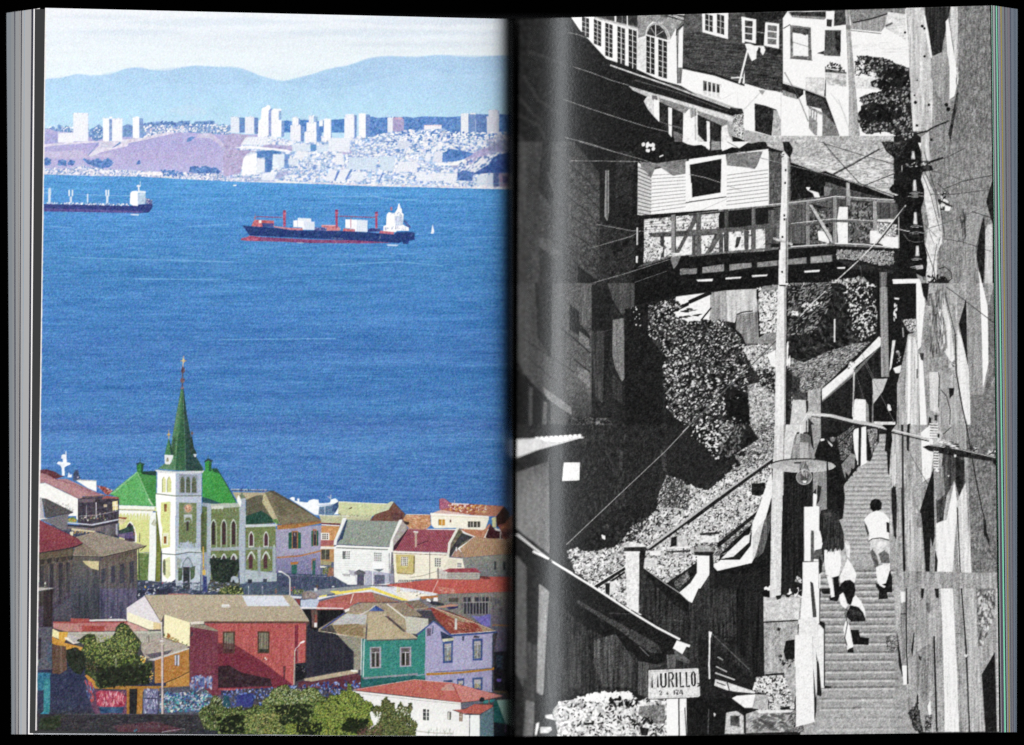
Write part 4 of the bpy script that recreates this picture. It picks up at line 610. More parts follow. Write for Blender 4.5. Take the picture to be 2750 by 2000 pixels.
    P('b3a58c', '-60,72 740,72 840,200 945,360 -60,362', 'c2g6'); P('a89a80', '-60,200 840,200 940,355 -60,358', 'g5', .5); P('d3d8e4', '205,80 655,80 740,195 265,195', 'c3g5'); P('e0e0dc', '-20,175 60,175 85,210 -20,210'); L('e8e0cc', 5, '740,75 845,200 948,360'); L('94866c', 3, '-60,205 840,200')
    M('printed_red_warehouse', 'red boarded warehouse with two barred windows')
    M('printed_street_lamp', 'white street lamp with a bent arm fixed on a pole at the warehouse corner')
    L('b8aca0', 12, '780,1080 790,680'); L('dcdcd8', 8, '795,690 800,665 830,640 855,600'); P('f2f2ee', '850,595 890,575 905,580 890,600 855,610'); L('8c8078', 6, '825,680 825,820'); L('a89c90', 5, '795,680 825,680')
    # alley + dark wall
    M('printed_dark_side_wall', 'dark blue grey side wall in the alley behind the warehouse')
    P('252530', '930,400 1060,440 1250,500 1440,690 1450,880 1440,900 1200,930 880,990 820,1000 800,830 920,820', 'v4g5'); P('141418', '870,230 1330,225 1330,270 1050,440 1020,465 960,440 950,360', 'v5g4'); P('5c4440', '970,230 1040,240 1040,440 980,430', 'v6g4'); P('e8e4e4', '1005,380 1035,380 1035,430 1005,428'); P('8c4a40', '1010,290 1035,290 1035,380 1010,380', 'c5')
    P('14141a', '800,840 900,860 930,960 890,1000 800,1030', 'c5g4'); S('c8c0b8 5c5c60', '800,850 910,880 900,940 820,880', 12, 20, 6); S('3c4458 2c2c3c', '950,500 1420,700 1430,880 960,940', 90, 5, 60, 0, .05, 'r', None, .3)
    M('printed_teal_house', 'turquoise boarded house with lace curtained windows')
    P('8c8878', '1255,505 1530,540 1525,900 1440,905 1445,700 1380,640', 'g5c3'); P('ece4d0', '1245,498 1540,530 1540,545 1250,512', 'g3')
    P('b4a488', '890,1000 1400,905 1490,915 1490,935 980,1030 900,1020', 'c4g5'); P('5a2c38', '830,1040 900,1025 980,1030 1490,940 1520,990 1520,1110 1400,1100 1300,1120 1000,1100 830,1110', 'c5g5'); P('ecebe0', '1410,900 1490,905 1490,920 1440,925 1405,915')
    S('2c3c80 4c68b8 8ca0d0 1c2c5c 38345c', '0,1130 560,1090 900,1060 1500,1010 1520,1110 1300,1200 500,1280 0,1380', 420, 26, 20, 0, 1.2, 'e', 'c5'); S('c0c8e0 6080c0 b8b0c8', '0,1130 560,1090 1300,1050 1300,1150 400,1250', 80, 10, 40, 0, .7, 'l', None, .7); P('2c3478', '150,1180 330,1160 330,1310 140,1320', 'c6g5'); P('1e4a58', '0,1180 60,1190 80,1300 0,1340', 'c6')
    P('2f8076', '1530,560 2150,540 2160,560 2240,440 2240,480 2235,930 1560,985 1530,990', 'g5c2v2'); P('1e5c5c', '1520,1000 1560,995 2235,950 2235,1010 2100,1010 1540,1095 1520,1090', 'c5g5'); P('8c8c98', '1540,985 2240,930 2240,950 1550,1005', 'c4g4')
    S('3c9488 246c64', '1560,600 2220,560 2220,900 1570,950', 200, 50, 4, -.08, .02, 'r', None, .35)
    for x, y0, y1, w in ((1683, 650, 885, 62), (2015, 650, 868, 64), (2190, 620, 840, 28)):
        P('a8a0b0', [(x - w, y0), (x + w, y0 - 5), (x + w, y1 - 5), (x - w, y1)], 'c5g4'); P('5c5454', [(x - w * .72, y0 + 10), (x + w * .72, y0 + 8), (x + w * .72, y1 - 18), (x - w * .72, y1 - 14)], 'c6'); P('30302c', [(x - w * .6, y0 + 65), (x - 8, y0 + 65), (x - 8, y1 - 20), (x - w * .6, y1 - 20)], 'v9'); P('383430', [(x + 8, y0 + 65), (x + w * .6, y0 + 65), (x + w * .6, y1 - 22), (x + 8, y1 - 20)], 'v9')
        L('d8d8dc', 8, [(x, y0 + 50), (x, y1 - 18)]); L('d0d0d4', 6, [(x - w * .7, y0 + 60), (x + w * .7, y0 + 58)])
    L('dce4e4', 10, '1530,545 1525,960'); L('e8f0ee', 9, '1555,600 1548,980'); L('e0e0e0', 9, '1590,250 1565,560 1555,600'); L('34585c', 6, '1538,545 1534,950')
    M('printed_grey_beige_roofs', 'overlapping beige and grey roof slopes above the turquoise house')
    P('9c8c78', '1400,200 1560,155 1700,160 1900,165 2010,150 2130,130 2267,210 2267,240 2160,230 2000,310 2030,480 2000,520 1600,400 1500,280 1350,265', 'c3g6')
    P('a89878', '1050,450 1180,370 1380,265 1590,265 1570,560 1300,510 1060,475', 'c5g6'); P('b8b8b8', '1210,390 1360,280 1590,290 1570,400 1400,390 1220,410', 'c5g5'); P('8a7654', '1215,405 1500,390 1555,440 1540,530 1300,505 1240,460', 'c4g6'); P('4a4440', '1060,460 1200,400 1260,500 1180,490 1060,475', 'c5g5'); P('3c4884', '1090,440 1330,270 1350,275 1200,385 1100,450', 'c5'); L('b8ac98', 4, '1340,490 1480,400'); L('d8d0b8', 6, '1050,470 1250,498'); L('b48c5c', 5, '1370,265 1560,290', None, .5)
    P('b5a584', '1605,262 1760,262 2130,540 2150,552 1590,570 1585,560', 'c2g6'); L('544c4c', 12, '1585,578 2150,560'); L('e4dccc', 5, '1780,290 2140,545'); P('4c4444', '1780,300 1830,310 2030,480 1990,480', 'c5'); P('a39478', '1780,180 1900,200 2020,330 2025,480 1820,290 1760,250', 'c3g5'); P('2c4484', '1600,250 1680,185 1790,250', 'c6g4'); P('6c88c8', '1640,215 1680,190 1690,250 1620,250', None, .5); P('c8c0b8', '1500,290 1600,240 1690,175 1700,180 1610,250 1540,295', 'c4'); L('eae6e0', 12, '1810,170 1900,240 2010,325')
    P('c0beb0', '2005,305 2267,335 2267,420 2130,505 2030,490 2020,400', 'c3g5'); P('8c7c68', '1870,180 2010,155 2200,300 2180,310 2000,305', 'c4g5'); P('9c4c44', '2010,160 2060,160 2110,220 2100,230', 'c4'); P('77685a', '2010,145 2160,125 2267,200 2267,210 2110,220', 'c4g5')
    M('printed_red_pyramid_roof', 'low red tin roof in front of the yellow banded walkway')
    P('a85850', '1040,150 1420,55 1400,170 1390,230 1330,215 1030,235', 'V2g5c3'); P('b05e54', '1430,50 1640,40 1930,145 1990,150 1700,158 1500,150 1400,200 1395,215 1400,120', 'V2g5'); P('8c7860', '1640,40 1930,145 1700,155', 'c3g5', .8); P('b4605a', '1040,150 1400,175 1390,235 1025,235', 'V3g5'); L('e8d8d4', 9, '1440,55 1405,165'); L('5c3430', 6, '1500,155 1990,150'); P('b8c4d8', '850,130 1040,115 1060,140 1025,225 860,205', 'c4g5'); P('e8e4e4', '850,205 1330,215 1330,225 860,225', 'g3'); P('7c3434', '790,110 850,120 850,190 830,180', 'c4'); P('e8e4e0', '1340,235 1400,215 1390,245 1345,265')
    P('d8dce4', '740,80 870,90 860,110 780,110', 'g3'); L('383438', 6, '850,115 850,190')
    T(900, 1580)
    M('printed_blue_trim_house', 'lilac white house with dark blue window frames and eaves')
    P('a09cc0', '1000,440 1090,370 1270,510 1750,495 1745,890 1740,1150 1000,1050 990,850', 'g5c2'); P('b0aecc', '1300,530 1740,520 1740,880 1300,900', 'g5', .5)
    P('2f8076', '915,520 1000,450 1000,600 990,1000 915,970', 'g5')
    P('8c3c34', '950,235 1060,230 1120,340 1270,500 1400,500 1650,485 1770,470 1500,350 1330,290 1200,240 1080,210', 'c4g6'); P('a08468', '1060,200 1250,270 1330,300 1780,470 1650,485 1560,380 1350,370 1230,290', 'c5g6'); P('8c4438', '1130,300 1300,330 1650,480 1300,510 1200,420', 'c5g6', .8); S('d8b090 b06050 c8a080', '1250,340 1500,350 1640,480 1300,500', 50, 50, 5, .5, .2); L('d8ccb8', 6, '1060,200 1330,300 1780,468'); P('c8c8c4', '1325,330 1350,330 1350,455 1322,455', 'c4'); L('4c2c2c', 7, '1350,455 1480,458'); P('b45c3c', '1240,240 1400,225 1470,280 1540,370 1400,310', 'c5g5'); P('9c8464', '1300,250 1400,245 1540,370 1450,330', 'c4g4', .8)
    L('3c5088', 20, '905,515 1090,362 1180,430 1270,510'); L('2f4686', 24, '1270,520 1500,505 1800,478'); L('eee8dc', 6, '1280,505 1500,492 1780,470'); P('24304c', '1165,470 1265,520 1320,550 1300,600 1180,570', 'c6g5')
    L('303c54', 12, '1745,510 1740,1140'); P('c4c4a8', '1180,560 1320,545 1310,575 1200,590', 'c9'); P('2c3450', '1405,530 1430,530 1425,580 1410,580'); P('3c3c44', '1540,520 1600,530 1590,550 1530,545', 'c9')
    L('28385c', 9, '1085,410 1078,500')
    for x, y0, y1, w in ((1248, 590, 828, 58), (1576, 560, 800, 58), (1576, 985, 1130, 58), (1390, 1000, 1090, 40)):
        P('344a84', [(x - w, y0), (x + w, y0 - 8), (x + w - 4, y1 - 6), (x - w + 4, y1)], 'c4g4'); P('84888c', [(x - w * .68, y0 + 24), (x + w * .66, y0 + 18), (x + w * .6, y1 - 28), (x - w * .62, y1 - 22)], 'c8'); L('d4d4dc', 6, [(x - w * .66, y0 + 62), (x + w * .64, y0 + 56)]); L('c8ccd4', 6, [(x, y0 + 60), (x, y1 - 26)]); S('b0a070 5c6054', [(x - w * .5, y0 + 70), (x + w * .5, y0 + 70), (x + w * .5, y1 - 30), (x - w * .5, y1 - 30)], 12, 8, 30, 0, .1)
        P('bcb4b8', [(x - w * .6, y0 + 26), (x + w * .6, y0 + 22), (x + w * .6, y0 + 50), (x - w * .6, y0 + 54)], 'c8', .7)
    P('5c5470', '1015,440 1065,440 1060,525 1012,528', 'c6'); L('9c98b0', 6, '1012,440 1012,528'); P('304474', '1195,1020 1300,1010 1300,1040 1200,1045', 'c5')
    L('b07828', 26, '1010,950 1380,935 1770,885', 'c5'); L('4c5484', 8, '1100,925 1500,900 1740,880'); L('9898b0', 10, '900,965 1010,945'); P('9a96bc', '1000,970 1740,910 1740,980 1300,1000 1000,1020', 'c4g4', .6)
    M('printed_shadowed_facade', 'shadowed grey facade with tall barred windows beside the gutter')
    P('787470', '940,95 1140,70 1180,60 2090,30 2090,600 1900,700 1760,700 1800,480 1500,345 1240,240 1060,180', 'v4g5'); G('1380,70 2090,40 2090,700 1760,720 1800,480 1560,370 1420,260', [(60, '85807a'), (280, '6e6a72'), (400, '605c6c'), (700, '544f68')], 'v4g4')
    P('b06a38', '940,90 1140,75 1140,100 960,120', 'c5'); P('f0ecec', '1090,100 1135,98 1138,140 1085,140'); R('4a4440', 1260, 105, 1365, 150, 'c5'); P('2c2c38', '1000,130 1090,140 1200,165 1210,190 1080,185', 'c6'); S('f0f0f4', '1010,115 1070,115 1060,145 1010,140', 8, 20, 20); P('b88870', '1100,210 1270,175 1360,180 1350,195 1200,215', 'c5'); P('30305c', '1230,205 1365,195 1360,215 1260,235', 'c5')
    for x0, x1 in ((1420, 1500), (1545, 1610), (1630, 1700)): R('34343c', x0, 95, x1, 280, 'c4')
    R('2c2c34', 1480, 160, 1700, 280, 'v5'); 
    for i in range(9): L('b4b0b4', 6, [(1424 + i * 34, 95 if i % 2 else 150), (1424 + i * 34, 285)])
    L('a8a4a4', 8, '1415,155 1700,150'); S('4c4c54', '1720,100 1840,90 1840,270 1720,270', 12, 14, 60, 0, .05, 'r', None, .6)
    P('6c68b4', '1510,300 1600,310 1700,285 1725,290 1720,420 1680,425 1620,400', 'c5g5'); L('a46c2c', 16, '1740,405 2090,415', None, .7)
    G('1760,700 1900,690 1905,480 2090,470 2090,1180 1760,1130', [(470, '3c3448'), (700, '24242c'), (1180, '1a1a1e')], 'c5g4'); P('2c3c50', '1780,730 1860,750 1850,900 1790,880', 'c6g4', .6); P('5c48a0', '1790,1000 1840,1000 1835,1035 1795,1030'); P('5c4c34', '1760,1130 1910,1140 1905,1160 1760,1150', 'c5'); P('7c7448', '1905,1160 1920,1160 1915,1210 1905,1200')
    M('printed_white_corner_house', 'white house with a low red roof at the bottom of the colour page')
    G('195,1135 1390,1265 1395,1340 1300,1345 1480,1400 1600,1400 1600,1649 195,1649', [(1135, 'e8e8e6'), (1649, 'f4f4f2')], 'g3c2')
    P('b85f54', '200,1125 880,1010 1300,1045 1860,1190 1640,1235 1390,1262 900,1200', 'c3g5V2'); P('c87c74', '1310,1055 1860,1190 1640,1235 1400,1255', 'g5'); P('c0aca0', '1230,1060 1290,1055 1340,1130 1150,1130', 'c5g4', .6); L('9c3c40', 9, '1305,1060 1395,1255'); L('f0ece8', 9, '195,1135 900,1215 1390,1268'); L('8c8c88', 4, '200,1155 900,1235 1390,1280'); L('e8ccc4', 5, '200,1122 880,1008 1300,1045')
    P('5c6070', '1395,1270 1640,1240 1740,1230 1560,1290 1400,1335', 'c5g4'); P('2c7c7c', '1640,1240 1780,1225 1745,1260 1640,1275', 'c5'); P('b4584c', '1540,1280 1740,1290 1745,1310 1600,1390 1400,1380 1300,1345 1440,1335', 'c4g5'); P('1f2024', '1595,1225 1620,1200 1650,1210 1655,1245 1630,1255 1600,1250'); L('a83c3c', 9, '1703,1200 1705,1285')
    P('54707c', '1605,1400 1750,1310 1755,1649 1605,1649', 'g5'); P('f4f8f6', '1490,1400 1600,1402 1602,1649 1490,1649', 'g2'); L('44444c', 7, '1490,1400 1487,1649'); R('f4f4f0', 965, 1325, 1050, 1475, 'g3'); P('383c40', '972,1335 1005,1335 1005,1460 972,1455', 'c6'); P('383c40', '1018,1338 1040,1340 1038,1460 1015,1460', 'c6'); L('f4f4f0', 6, '968,1370 1040,1372'); L('f4f4f0', 6, '968,1415 1040,1417')
    P('54544c', '1245,1362 1285,1365 1282,1455 1245,1450', 'c6'); P('ecece8', '1252,1370 1265,1370 1265,1450 1250,1448'); P('7c5c44', '1375,1375 1412,1378 1410,1475 1375,1470', 'c8'); L('ecece8', 6, '1392,1378 1392,1472'); L('ecece8', 5, '1376,1420 1410,1424'); L('2c2c2c', 5, '1300,1345 1440,1395 1600,1398')
    M('printed_mint_wall', 'mint green wall lit beside the gutter'); P('1c5454', '1755,1260 1790,1235 1890,1500 1860,1510 1755,1480', 'c4'); P('8cb4a8', '1790,1235 2080,1225 2080,1560 1890,1500', 'g4V2'); P('141a22', '1755,1480 1900,1500 2090,1560 2090,1649 1755,1649', 'c4'); P('6c3c7c', '1880,1500 1895,1500 1890,1600 1878,1590', None, .7)
    S('6c7c6c a0a8a0', '1040,1560 1320,1550 1320,1640 1020,1640', 40, 8, 40, 0, .3, 'l', None, .6); L('a8a494', 14, '860,1575 1100,1600 1300,1605', None, .6)
    # ---------------- foreground bushes
    T(100, 1580)
    M('printed_lamp_post', 'slim pale lamp post printed in front of the ochre wall'); L('c8b8b4', 26, '1385,1390 1385,610', 'c5g4'); L('e0d4cc', 14, '1383,600 1375,370'); L('5c4c4c', 6, '1398,1390 1396,620'); P('e8e4e0', '1360,575 1395,578 1392,592 1362,590'); HL('7c7470', 4, '1368,480 1390,480 1390,600 1370,600', 5)
    M('printed_leafy_tree', 'leafy green tree in front of the pink roof')
    tr = '440,580 560,500 640,510 660,600 740,590 800,560 860,500 870,430 930,375 1000,400 1040,450 1080,500 1130,560 1155,600 1120,680 1110,740 1180,760 1190,830 1270,810 1280,870 1230,950 1240,1040 1200,1060 900,1080 700,1110 650,1080 640,1010 520,940 540,860 530,760 490,690 520,620'
    P('2a3420', tr, 'b5c6g4'); S('3c4a24 202818 4c5c2c 5c6c34 2c381e', tr, 700, 34, 18, 0, 3.14, 'l'); S('6c7c38 84903f 98a050 5c7030', '460,580 640,510 860,520 930,380 1080,500 1150,600 1110,740 1100,800 900,860 640,800 540,760', 480, 26, 12, 0, 3.14, 'l'); S('b4b868 a8b45c c8c888', '560,520 660,600 880,480 940,390 1080,520 1140,620 1060,760 700,760', 130, 20, 9, 0, 3.14, 'l')
    S('14180f 1c2214', '650,880 1250,860 1240,1050 680,1090', 260, 50, 26); S('ead8a0 f0b848', '1130,720 1200,770 1180,840 1140,800', 16, 20, 14); L('c8c8a8', 10, '870,775 870,870', None, .7); S('8c5c50 a07060', '520,830 640,800 700,920 560,930', 40, 20, 8, 0, 1, 'l', None, .6)
    M('printed_dark_shrub', 'round near-black shrub left of the leafy tree'); leafy('330,680 420,650 500,700 540,780 530,880 480,960 400,920 350,860 320,760', '1a1f18', '12160f 20281a 283020', 140, 30, 18)
    M('printed_bamboo_bush', 'bushy bamboo-like shrub below the graffiti wall')
    def bush(q, base, dk, md, lt, n, ang=0, ja=3.14, w=26, h=9):
        P(base, q, 'b6c6g4'); S(dk, q, n // 3, w * 1.6, h * 2.4, 0, 3.14); S(md, q, n, w, h, ang, ja, 'l'); S(lt, q, n // 2, w * .8, h * .7, ang, ja, 'l')
    bush('1780,1400 1820,1320 1900,1290 1930,1230 1960,1180 2040,1230 2050,1300 2120,1330 2267,1300 2267,1600 1850,1560 1800,1500', '3c4a24', '24301c 1c2416', '5c6c34 74804a 4c5c28', 'b8bc80 a0a858 d8d8a8', 420, 1.2, .7)
    P('1f3a20', '2060,1400 2267,1360 2267,1600 2080,1580', 'b6c6', .5); S('4c7030 6c8c3c 2c4c20', '2060,1390 2267,1350 2267,1590 2080,1570', 160, 26, 10, 0, 3.14, 'l'); S('e8e8d8 dcd8b8', '1950,1180 2110,1200 2100,1300 1960,1300', 16, 60, 4, -1, .4, 'l')
    P('2c2a30', '0,1390 1780,1390 1850,1560 1600,1649 0,1600', 'b3c4g5'); P('50303a', '830,1520 1300,1470 1620,1560 1500,1590 900,1590', 'c5g5'); S('48403c 5c5c60 1c1c22', '260,1420 1700,1400 1780,1540 600,1560 260,1540', 200, 40, 10, 0, .4, 'e', None, .5); P('26301f', '30,1440 260,1400 260,1520 180,1570 20,1560', 'b6c6g4'); L('60606c', 7, '300,1390 1800,1395', None, .6); L('c8ccd4', 6, '1380,1590 1630,1550 1630,1590'); S('2c6c88 5c88a0', '1040,1550 1100,1550 1100,1580 1040,1580', 6, 20, 14)
    T(600, 1580)
    M('printed_green_bushes', 'sunlit green bushes along the bottom edge of the colour page')
    bush('-60,1380 60,1380 200,1360 300,1330 330,1290 430,1300 440,1230 500,1200 540,1120 640,1080 700,1060 740,1110 860,1140 940,1090 1040,1110 1080,1180 1150,1210 1060,1300 1000,1640 -60,1610', '34421f', '1c2614 28341c', '5c7030 6c7c3c 4c602c 84904c', 'a8b068 c0c488 90a050', 2300)
    S('c4ccA4 a8b890 dce0c0'.lower(), '520,1140 640,1085 740,1120 1020,1110 1060,1200 900,1260 640,1300 500,1260', 200, 22, 7, 1.2, 1, 'l'); S('161e10 1c2414', '560,1300 980,1280 940,1480 640,1500', 160, 46, 22); S('0f150c 1a2212', '-60,1420 220,1400 230,1600 -60,1600', 90, 50, 26)
    bush('1000,1310 1060,1270 1150,1240 1180,1180 1290,1180 1310,1130 1370,1140 1380,1050 1410,1060 1420,1130 1500,1170 1560,1240 1640,1260 1650,1310 1620,1380 1640,1460 1660,1500 1600,1560 1560,1630 1480,1640 640,1640 700,1500 980,1480', '40501f', '24301a 1e2a14', '6c8030 7c8c34 5c7028 88983c', 'a8b850 c0c868 98ac44', 2300)
    S('141c0e 1c2612', '1380,1440 1620,1460 1560,1610 1300,1560', 200, 44, 22); S('141c0e', '800,1500 1100,1480 1080,1620 820,1620', 90, 40, 20)
    S('6c7034 8c8c40 a8a060', '240,1400 620,1380 620,1620 260,1600', 200, 26, 10, 0, 3.14, 'l')
    M('printed_olive_bush', 'olive green bush in front of the white corner house')
    bush('1650,1330 1690,1290 1740,1310 1760,1240 1800,1200 1840,1260 1890,1270 1900,1340 1950,1300 1960,1240 1985,1300 2040,1310 2080,1260 2090,1340 2060,1400 2090,1470 2140,1480 2150,1530 2120,1560 2130,1630 1620,1640 1500,1640 1580,1580 1660,1540 1720,1440 1660,1400', '38401f', '20281a 282e1c', '545c30 646c38 444c28', '8c9454 a0a468 747c40', 1300, 0, 3.14, 24, 9)
    S('f0f0ee e4e6e0', '1640,1380 1760,1360 1720,1480 1680,1520 1640,1460', 46, 20, 12); S('e8eae4', '1880,1330 2000,1290 2080,1400 1960,1440', 26, 16, 10); S('6c4c44 543830', '1480,1560 1760,1500 1760,1640 1480,1640', 120, 26, 9, 0, 3.14, 'l'); S('f0f0ee', '2030,1480 2080,1500 2060,1560 2020,1540', 6, 14, 8)
# ================================================================ monochrome page
def right_top():
    T(0, 0, 2267)
    M('printed_dark_wall', 'near-black shaded house side printed beside the gutter on the monochrome page')
    P('24', '1375 0 2700 0 2700 1990 1375 1990', 'c2g2')
    U(1500, 10)
    M('printed_upper_house', 'white house with tall paned windows and an arched window at the top of the monochrome page')
    P('f4', '60,0 800,0 800,500 770,515 640,480 490,410 300,345 180,215 130,160 80,85', 'c3g3'); P('60', '205,60 500,60 500,170 370,135 240,95', 'c6g6')
    P('b8', '225,80 500,150 500,172 225,95', 'c6g5'); L('f0', 6, '230,95 500,165'); P('3c', '300,60 495,60 495,140 300,95', 'c6'); L('f0', 10, '358,60 358,115'); L('f0', 8, '432,60 432,140'); L('90', 4, '400,70 400,120')
    def pane(x0, x1, y0, y1, sl=.34, nr=7, g='2e'):
        q = [(x0, y0), (x1, y0 + (x1 - x0) * sl), (x1, y1 + (x1 - x0) * sl), (x0, y1)]; P(g, q, 'c5g5'); m = (x0 + x1) / 2
        L('e8', 5, [(m, y0), (m, y1 + 6)])
        for i in range(1, nr): y = y0 + (y1 - y0) * i / nr; L('e0', 3.5, [(x0, y), (x1, y + (x1 - x0) * sl)])
    pane(148, 192, 80, 200, .3, 4); pane(222, 268, 95, 250, .4, 6); pane(294, 340, 118, 325); pane(370, 418, 140, 370); pane(440, 492, 155, 400)
    P('8c', '495,60 560,110 550,200 500,215 500,150', 'c8g6'); P('d8', '495,215 545,215 545,420 490,400', 'c5g4'); P('94', '500,60 740,60 790,110 740,150 700,230 650,130 590,110 545,160', 'c7g7')
    ar = [(545 + 0, 200), (550, 165), (570, 135), (600, 118), (640, 122), (675, 150), (698, 190), (706, 240), (700, 250), (545, 205)]
    P('d0', ar, 'c5'); P('3a', '556,180 570,148 600,130 635,136 665,165 682,205 684,228 556,192', 'c6'); L('e8', 5, '610,125 612,210'); L('e0', 4, '580,150 612,200 660,170'); L('f4', 9, '548,195 700,236'); L('a0', 8, '560,170 575,140 602,122 640,130 675,165 692,210'); 
    pane(552, 604, 200, 430, .3, 7); pane(628, 682, 222, 455, .3, 7); P('f4', '604,215 628,220 628,468 604,455'); P('f0', '700,250 745,250 745,500 684,480', 'g3')
    P('48', '640,60 790,70 800,110 770,105 700,85 640,80', 'c9g6'); L('f0', 5, '720,72 790,92'); L('e8', 4, '690,70 790,100'); P('70', '740,150 780,110 790,120 780,500 745,500', 'v9g6'); P('f4', '756,170 784,140 780,400 752,400', 'v4'); L('20', 7, '740,200 745,165 790,125 798,70'); L('50', 4, '748,250 748,500')
    M('printed_shingled_house', 'dark shingled upper storey with white casement windows on the monochrome page')
    P('48', '800,0 1288,0 1288,520 1160,505 980,440 780,400 785,130', 'g6c5w8'); HL('34', 3, '790,130 1288,150 1288,520 780,400', 22, .55); HL('68', 2, '790,136 1288,156 1288,526 780,406', 22, .35)
    P('6c', '800,60 905,60 905,180 785,170', 'g8c6', .6)
    P('f4', '903,60 1068,55 1065,222 905,178', 'g3'); pane(922, 970, 62, 165, .28, 3, '34'); pane(995, 1042, 62, 182, .28, 3, '34'); L('f4', 10, '946,60 946,62')
    P('f0', '903,60 922,60 922,178 905,178'); P('f0', '970,60 996,60 996,205 972,195')
    P('f2', '1150,80 1240,95 1240,250 1155,245', 'g3'); P('50', '1172,95 1225,105 1220,228 1172,222', 'c8'); L('e0', 4, '1172,140 1222,146'); L('e0', 4, '1172,184 1222,190'); L('c0', 7, '1225,130 1215,230')
    P('30', '1245,105 1288,112 1288,250 1245,240', 'c6'); L('e0', 4, '1245,150 1288,158')
    M('printed_washing', 'white washing hanging on a pole under the dark shingled house')
    P('f0', '1185,250 1215,250 1245,262 1288,255 1288,320 1255,300 1245,350 1225,360 1210,330 1200,280', 'c6g3'); L('e8', 12, '1200,270 1162,505'); L('e0', 9, '1085,465 1160,463'); P('40', '1245,275 1270,280 1260,305 1245,300'); S('f0 60', '1205,330 1245,330 1240,365 1210,360', 16, 12, 20)
    M('printed_lower_white_house', 'white plastered lower house under dark eaves on the monochrome page')
    P('f5', '780,400 980,440 1160,505 1288,545 1288,900 1160,860 1130,690 900,600 770,515', 'g2c2'); P('28', '780,392 980,435 1160,500 1180,520 1150,512 980,452 780,410', 'c4')
    P('60', '910,482 1022,510 1020,600 910,570', 'c6g5')
    for i in range(4): P('f2', [(932 + i * 27, 488 + i * 7), (940 + i * 27, 490 + i * 7), (940 + i * 27, 590), (932 + i * 27, 585)]); P('24', [(920 + i * 26, 502 + i * 6), (931 + i * 26, 504 + i * 6), (931 + i * 26, 545 + i * 6), (920 + i * 26, 540 + i * 6)])
    P('f4', '905,545 1020,560 1020,600 905,570', 'g4', .8); L('c8', 4, '1025,600 1125,550 1130,640'); L('d8', 9, '1250,575 1160,670'); L('e0', 4, '790,410 1288,560', None, .5)
    P('30', '1235,625 1288,640 1288,770 1240,800', 'c5'); P('a8', '1160,780 1288,820 1288,890 1165,870', 'c8g6')
    # eave band and dark roof
    P('26', '60,85 130,165 200,235 300,350 440,395 640,478 770,515 900,590 1080,650 1155,660 1165,690 1100,720 860,640 620,570 440,515 300,470 100,400 0,300 0,85', 'c3g3')
    L('d0', 9, '325,385 480,440 700,515 900,590 1080,655', 'c9'); L('70', 14, '690,505 900,580 1130,665', 'c9', .5); L('58', 6, '480,480 760,560 1100,690'); P('24', '860,620 1130,690 1100,715 900,650', 'c6g4'); L('b0', 6, '620,570 860,640 1110,712', 'c9')
    # second storey window row
    M('printed_window_row', 'white framed window bays below the dark eave on the monochrome page')
    P('d4', '440,515 620,570 860,640 1110,715 1165,700 1160,870 1080,900 950,930 780,900 720,870 630,745 560,660 535,610 560,580 470,540', 'c6g5'); P('b8', '440,515 560,560 560,585 470,545', 'c9')
    P('7c', '585,575 620,580 625,640 590,600', 'c8'); P('f4', '600,600 635,610 632,740 600,700', 'g3'); P('84', '630,590 820,650 860,680 850,760 800,690 640,620', 'c7'); P('2c', '632,615 785,685 780,885 730,870 636,750', 'c6g4'); P('f2', '690,650 714,655 712,840 692,815', 'c4'); L('70', 4, '636,740 780,790'); L('70', 4, '715,765 780,780'); P('98', '720,800 780,820 778,880 730,865', 'c7', .6)
    P('f4', '786,700 820,660 875,690 872,870 900,885 780,895', 'c5g4'); P('9c', '825,650 860,660 870,700 830,720', 'v7'); P('8c', '870,670 1065,735 1060,800 1020,770 880,700', 'c7'); P('2c', '874,695 1025,765 1020,920 950,925 940,890 876,820', 'c6g4'); P('ec', '930,735 950,740 955,930 935,915', 'c5'); P('68', '960,850 1020,880 1015,925 960,920', 'c8')
    P('e4', '1030,770 1060,760 1095,740 1100,830 1080,900 1020,920', 'c6g5'); P('a8', '1062,735 1100,745 1100,830 1090,860 1062,800', 'c7'); L('20', 10, '860,655 862,860', None, .25)
    mottle('1098,700 1165,690 1160,850 1100,830', '30 48', 'b8', 'f0 e4', 50, 16); P('22', '1090,830 1150,850 1200,880 1288,865 1288,940 900,940 1100,900', 'c5g4'); P('24', '640,940 650,900 700,880 760,880 830,885 900,890 940,915 960,940', 'c4'); P('f0', '530,880 640,885 640,940 580,940 530,905', 'c7'); P('30', '555,885 590,885 585,940 560,940', 'c5')
    # near-black gable side
    M('printed_dark_wall', 'near-black shaded house side printed beside the gutter on the monochrome page')
    P('23', '0,280 100,380 320,440 440,520 470,560 550,590 530,620 560,670 640,750 730,870 690,900 640,920 520,880 540,940 0,940', 'c2g3'); S('34 3c 1c', '0,400 400,520 700,900 520,930 0,930', 300, 20, 8, .5, .3, 'e', None, .4)
    for l in ('60,180 130,195 190,220', '90,395 200,430 330,480 440,512', '30,600 200,660 400,725 560,775 690,805', '40,840 200,880 370,937'): L('b0', 4, l, 'c9', .8)
    # ---------------- upper right part
    U(2000, 10)
    M('printed_lower_white_house', 'white plastered lower house under dark eaves on the monochrome page')
    P('f5', '0,500 240,560 500,580 620,830 480,840 0,860', 'c2g2'); 
    M('printed_shingled_house', 'dark shingled upper storey with white casement windows on the monochrome page')
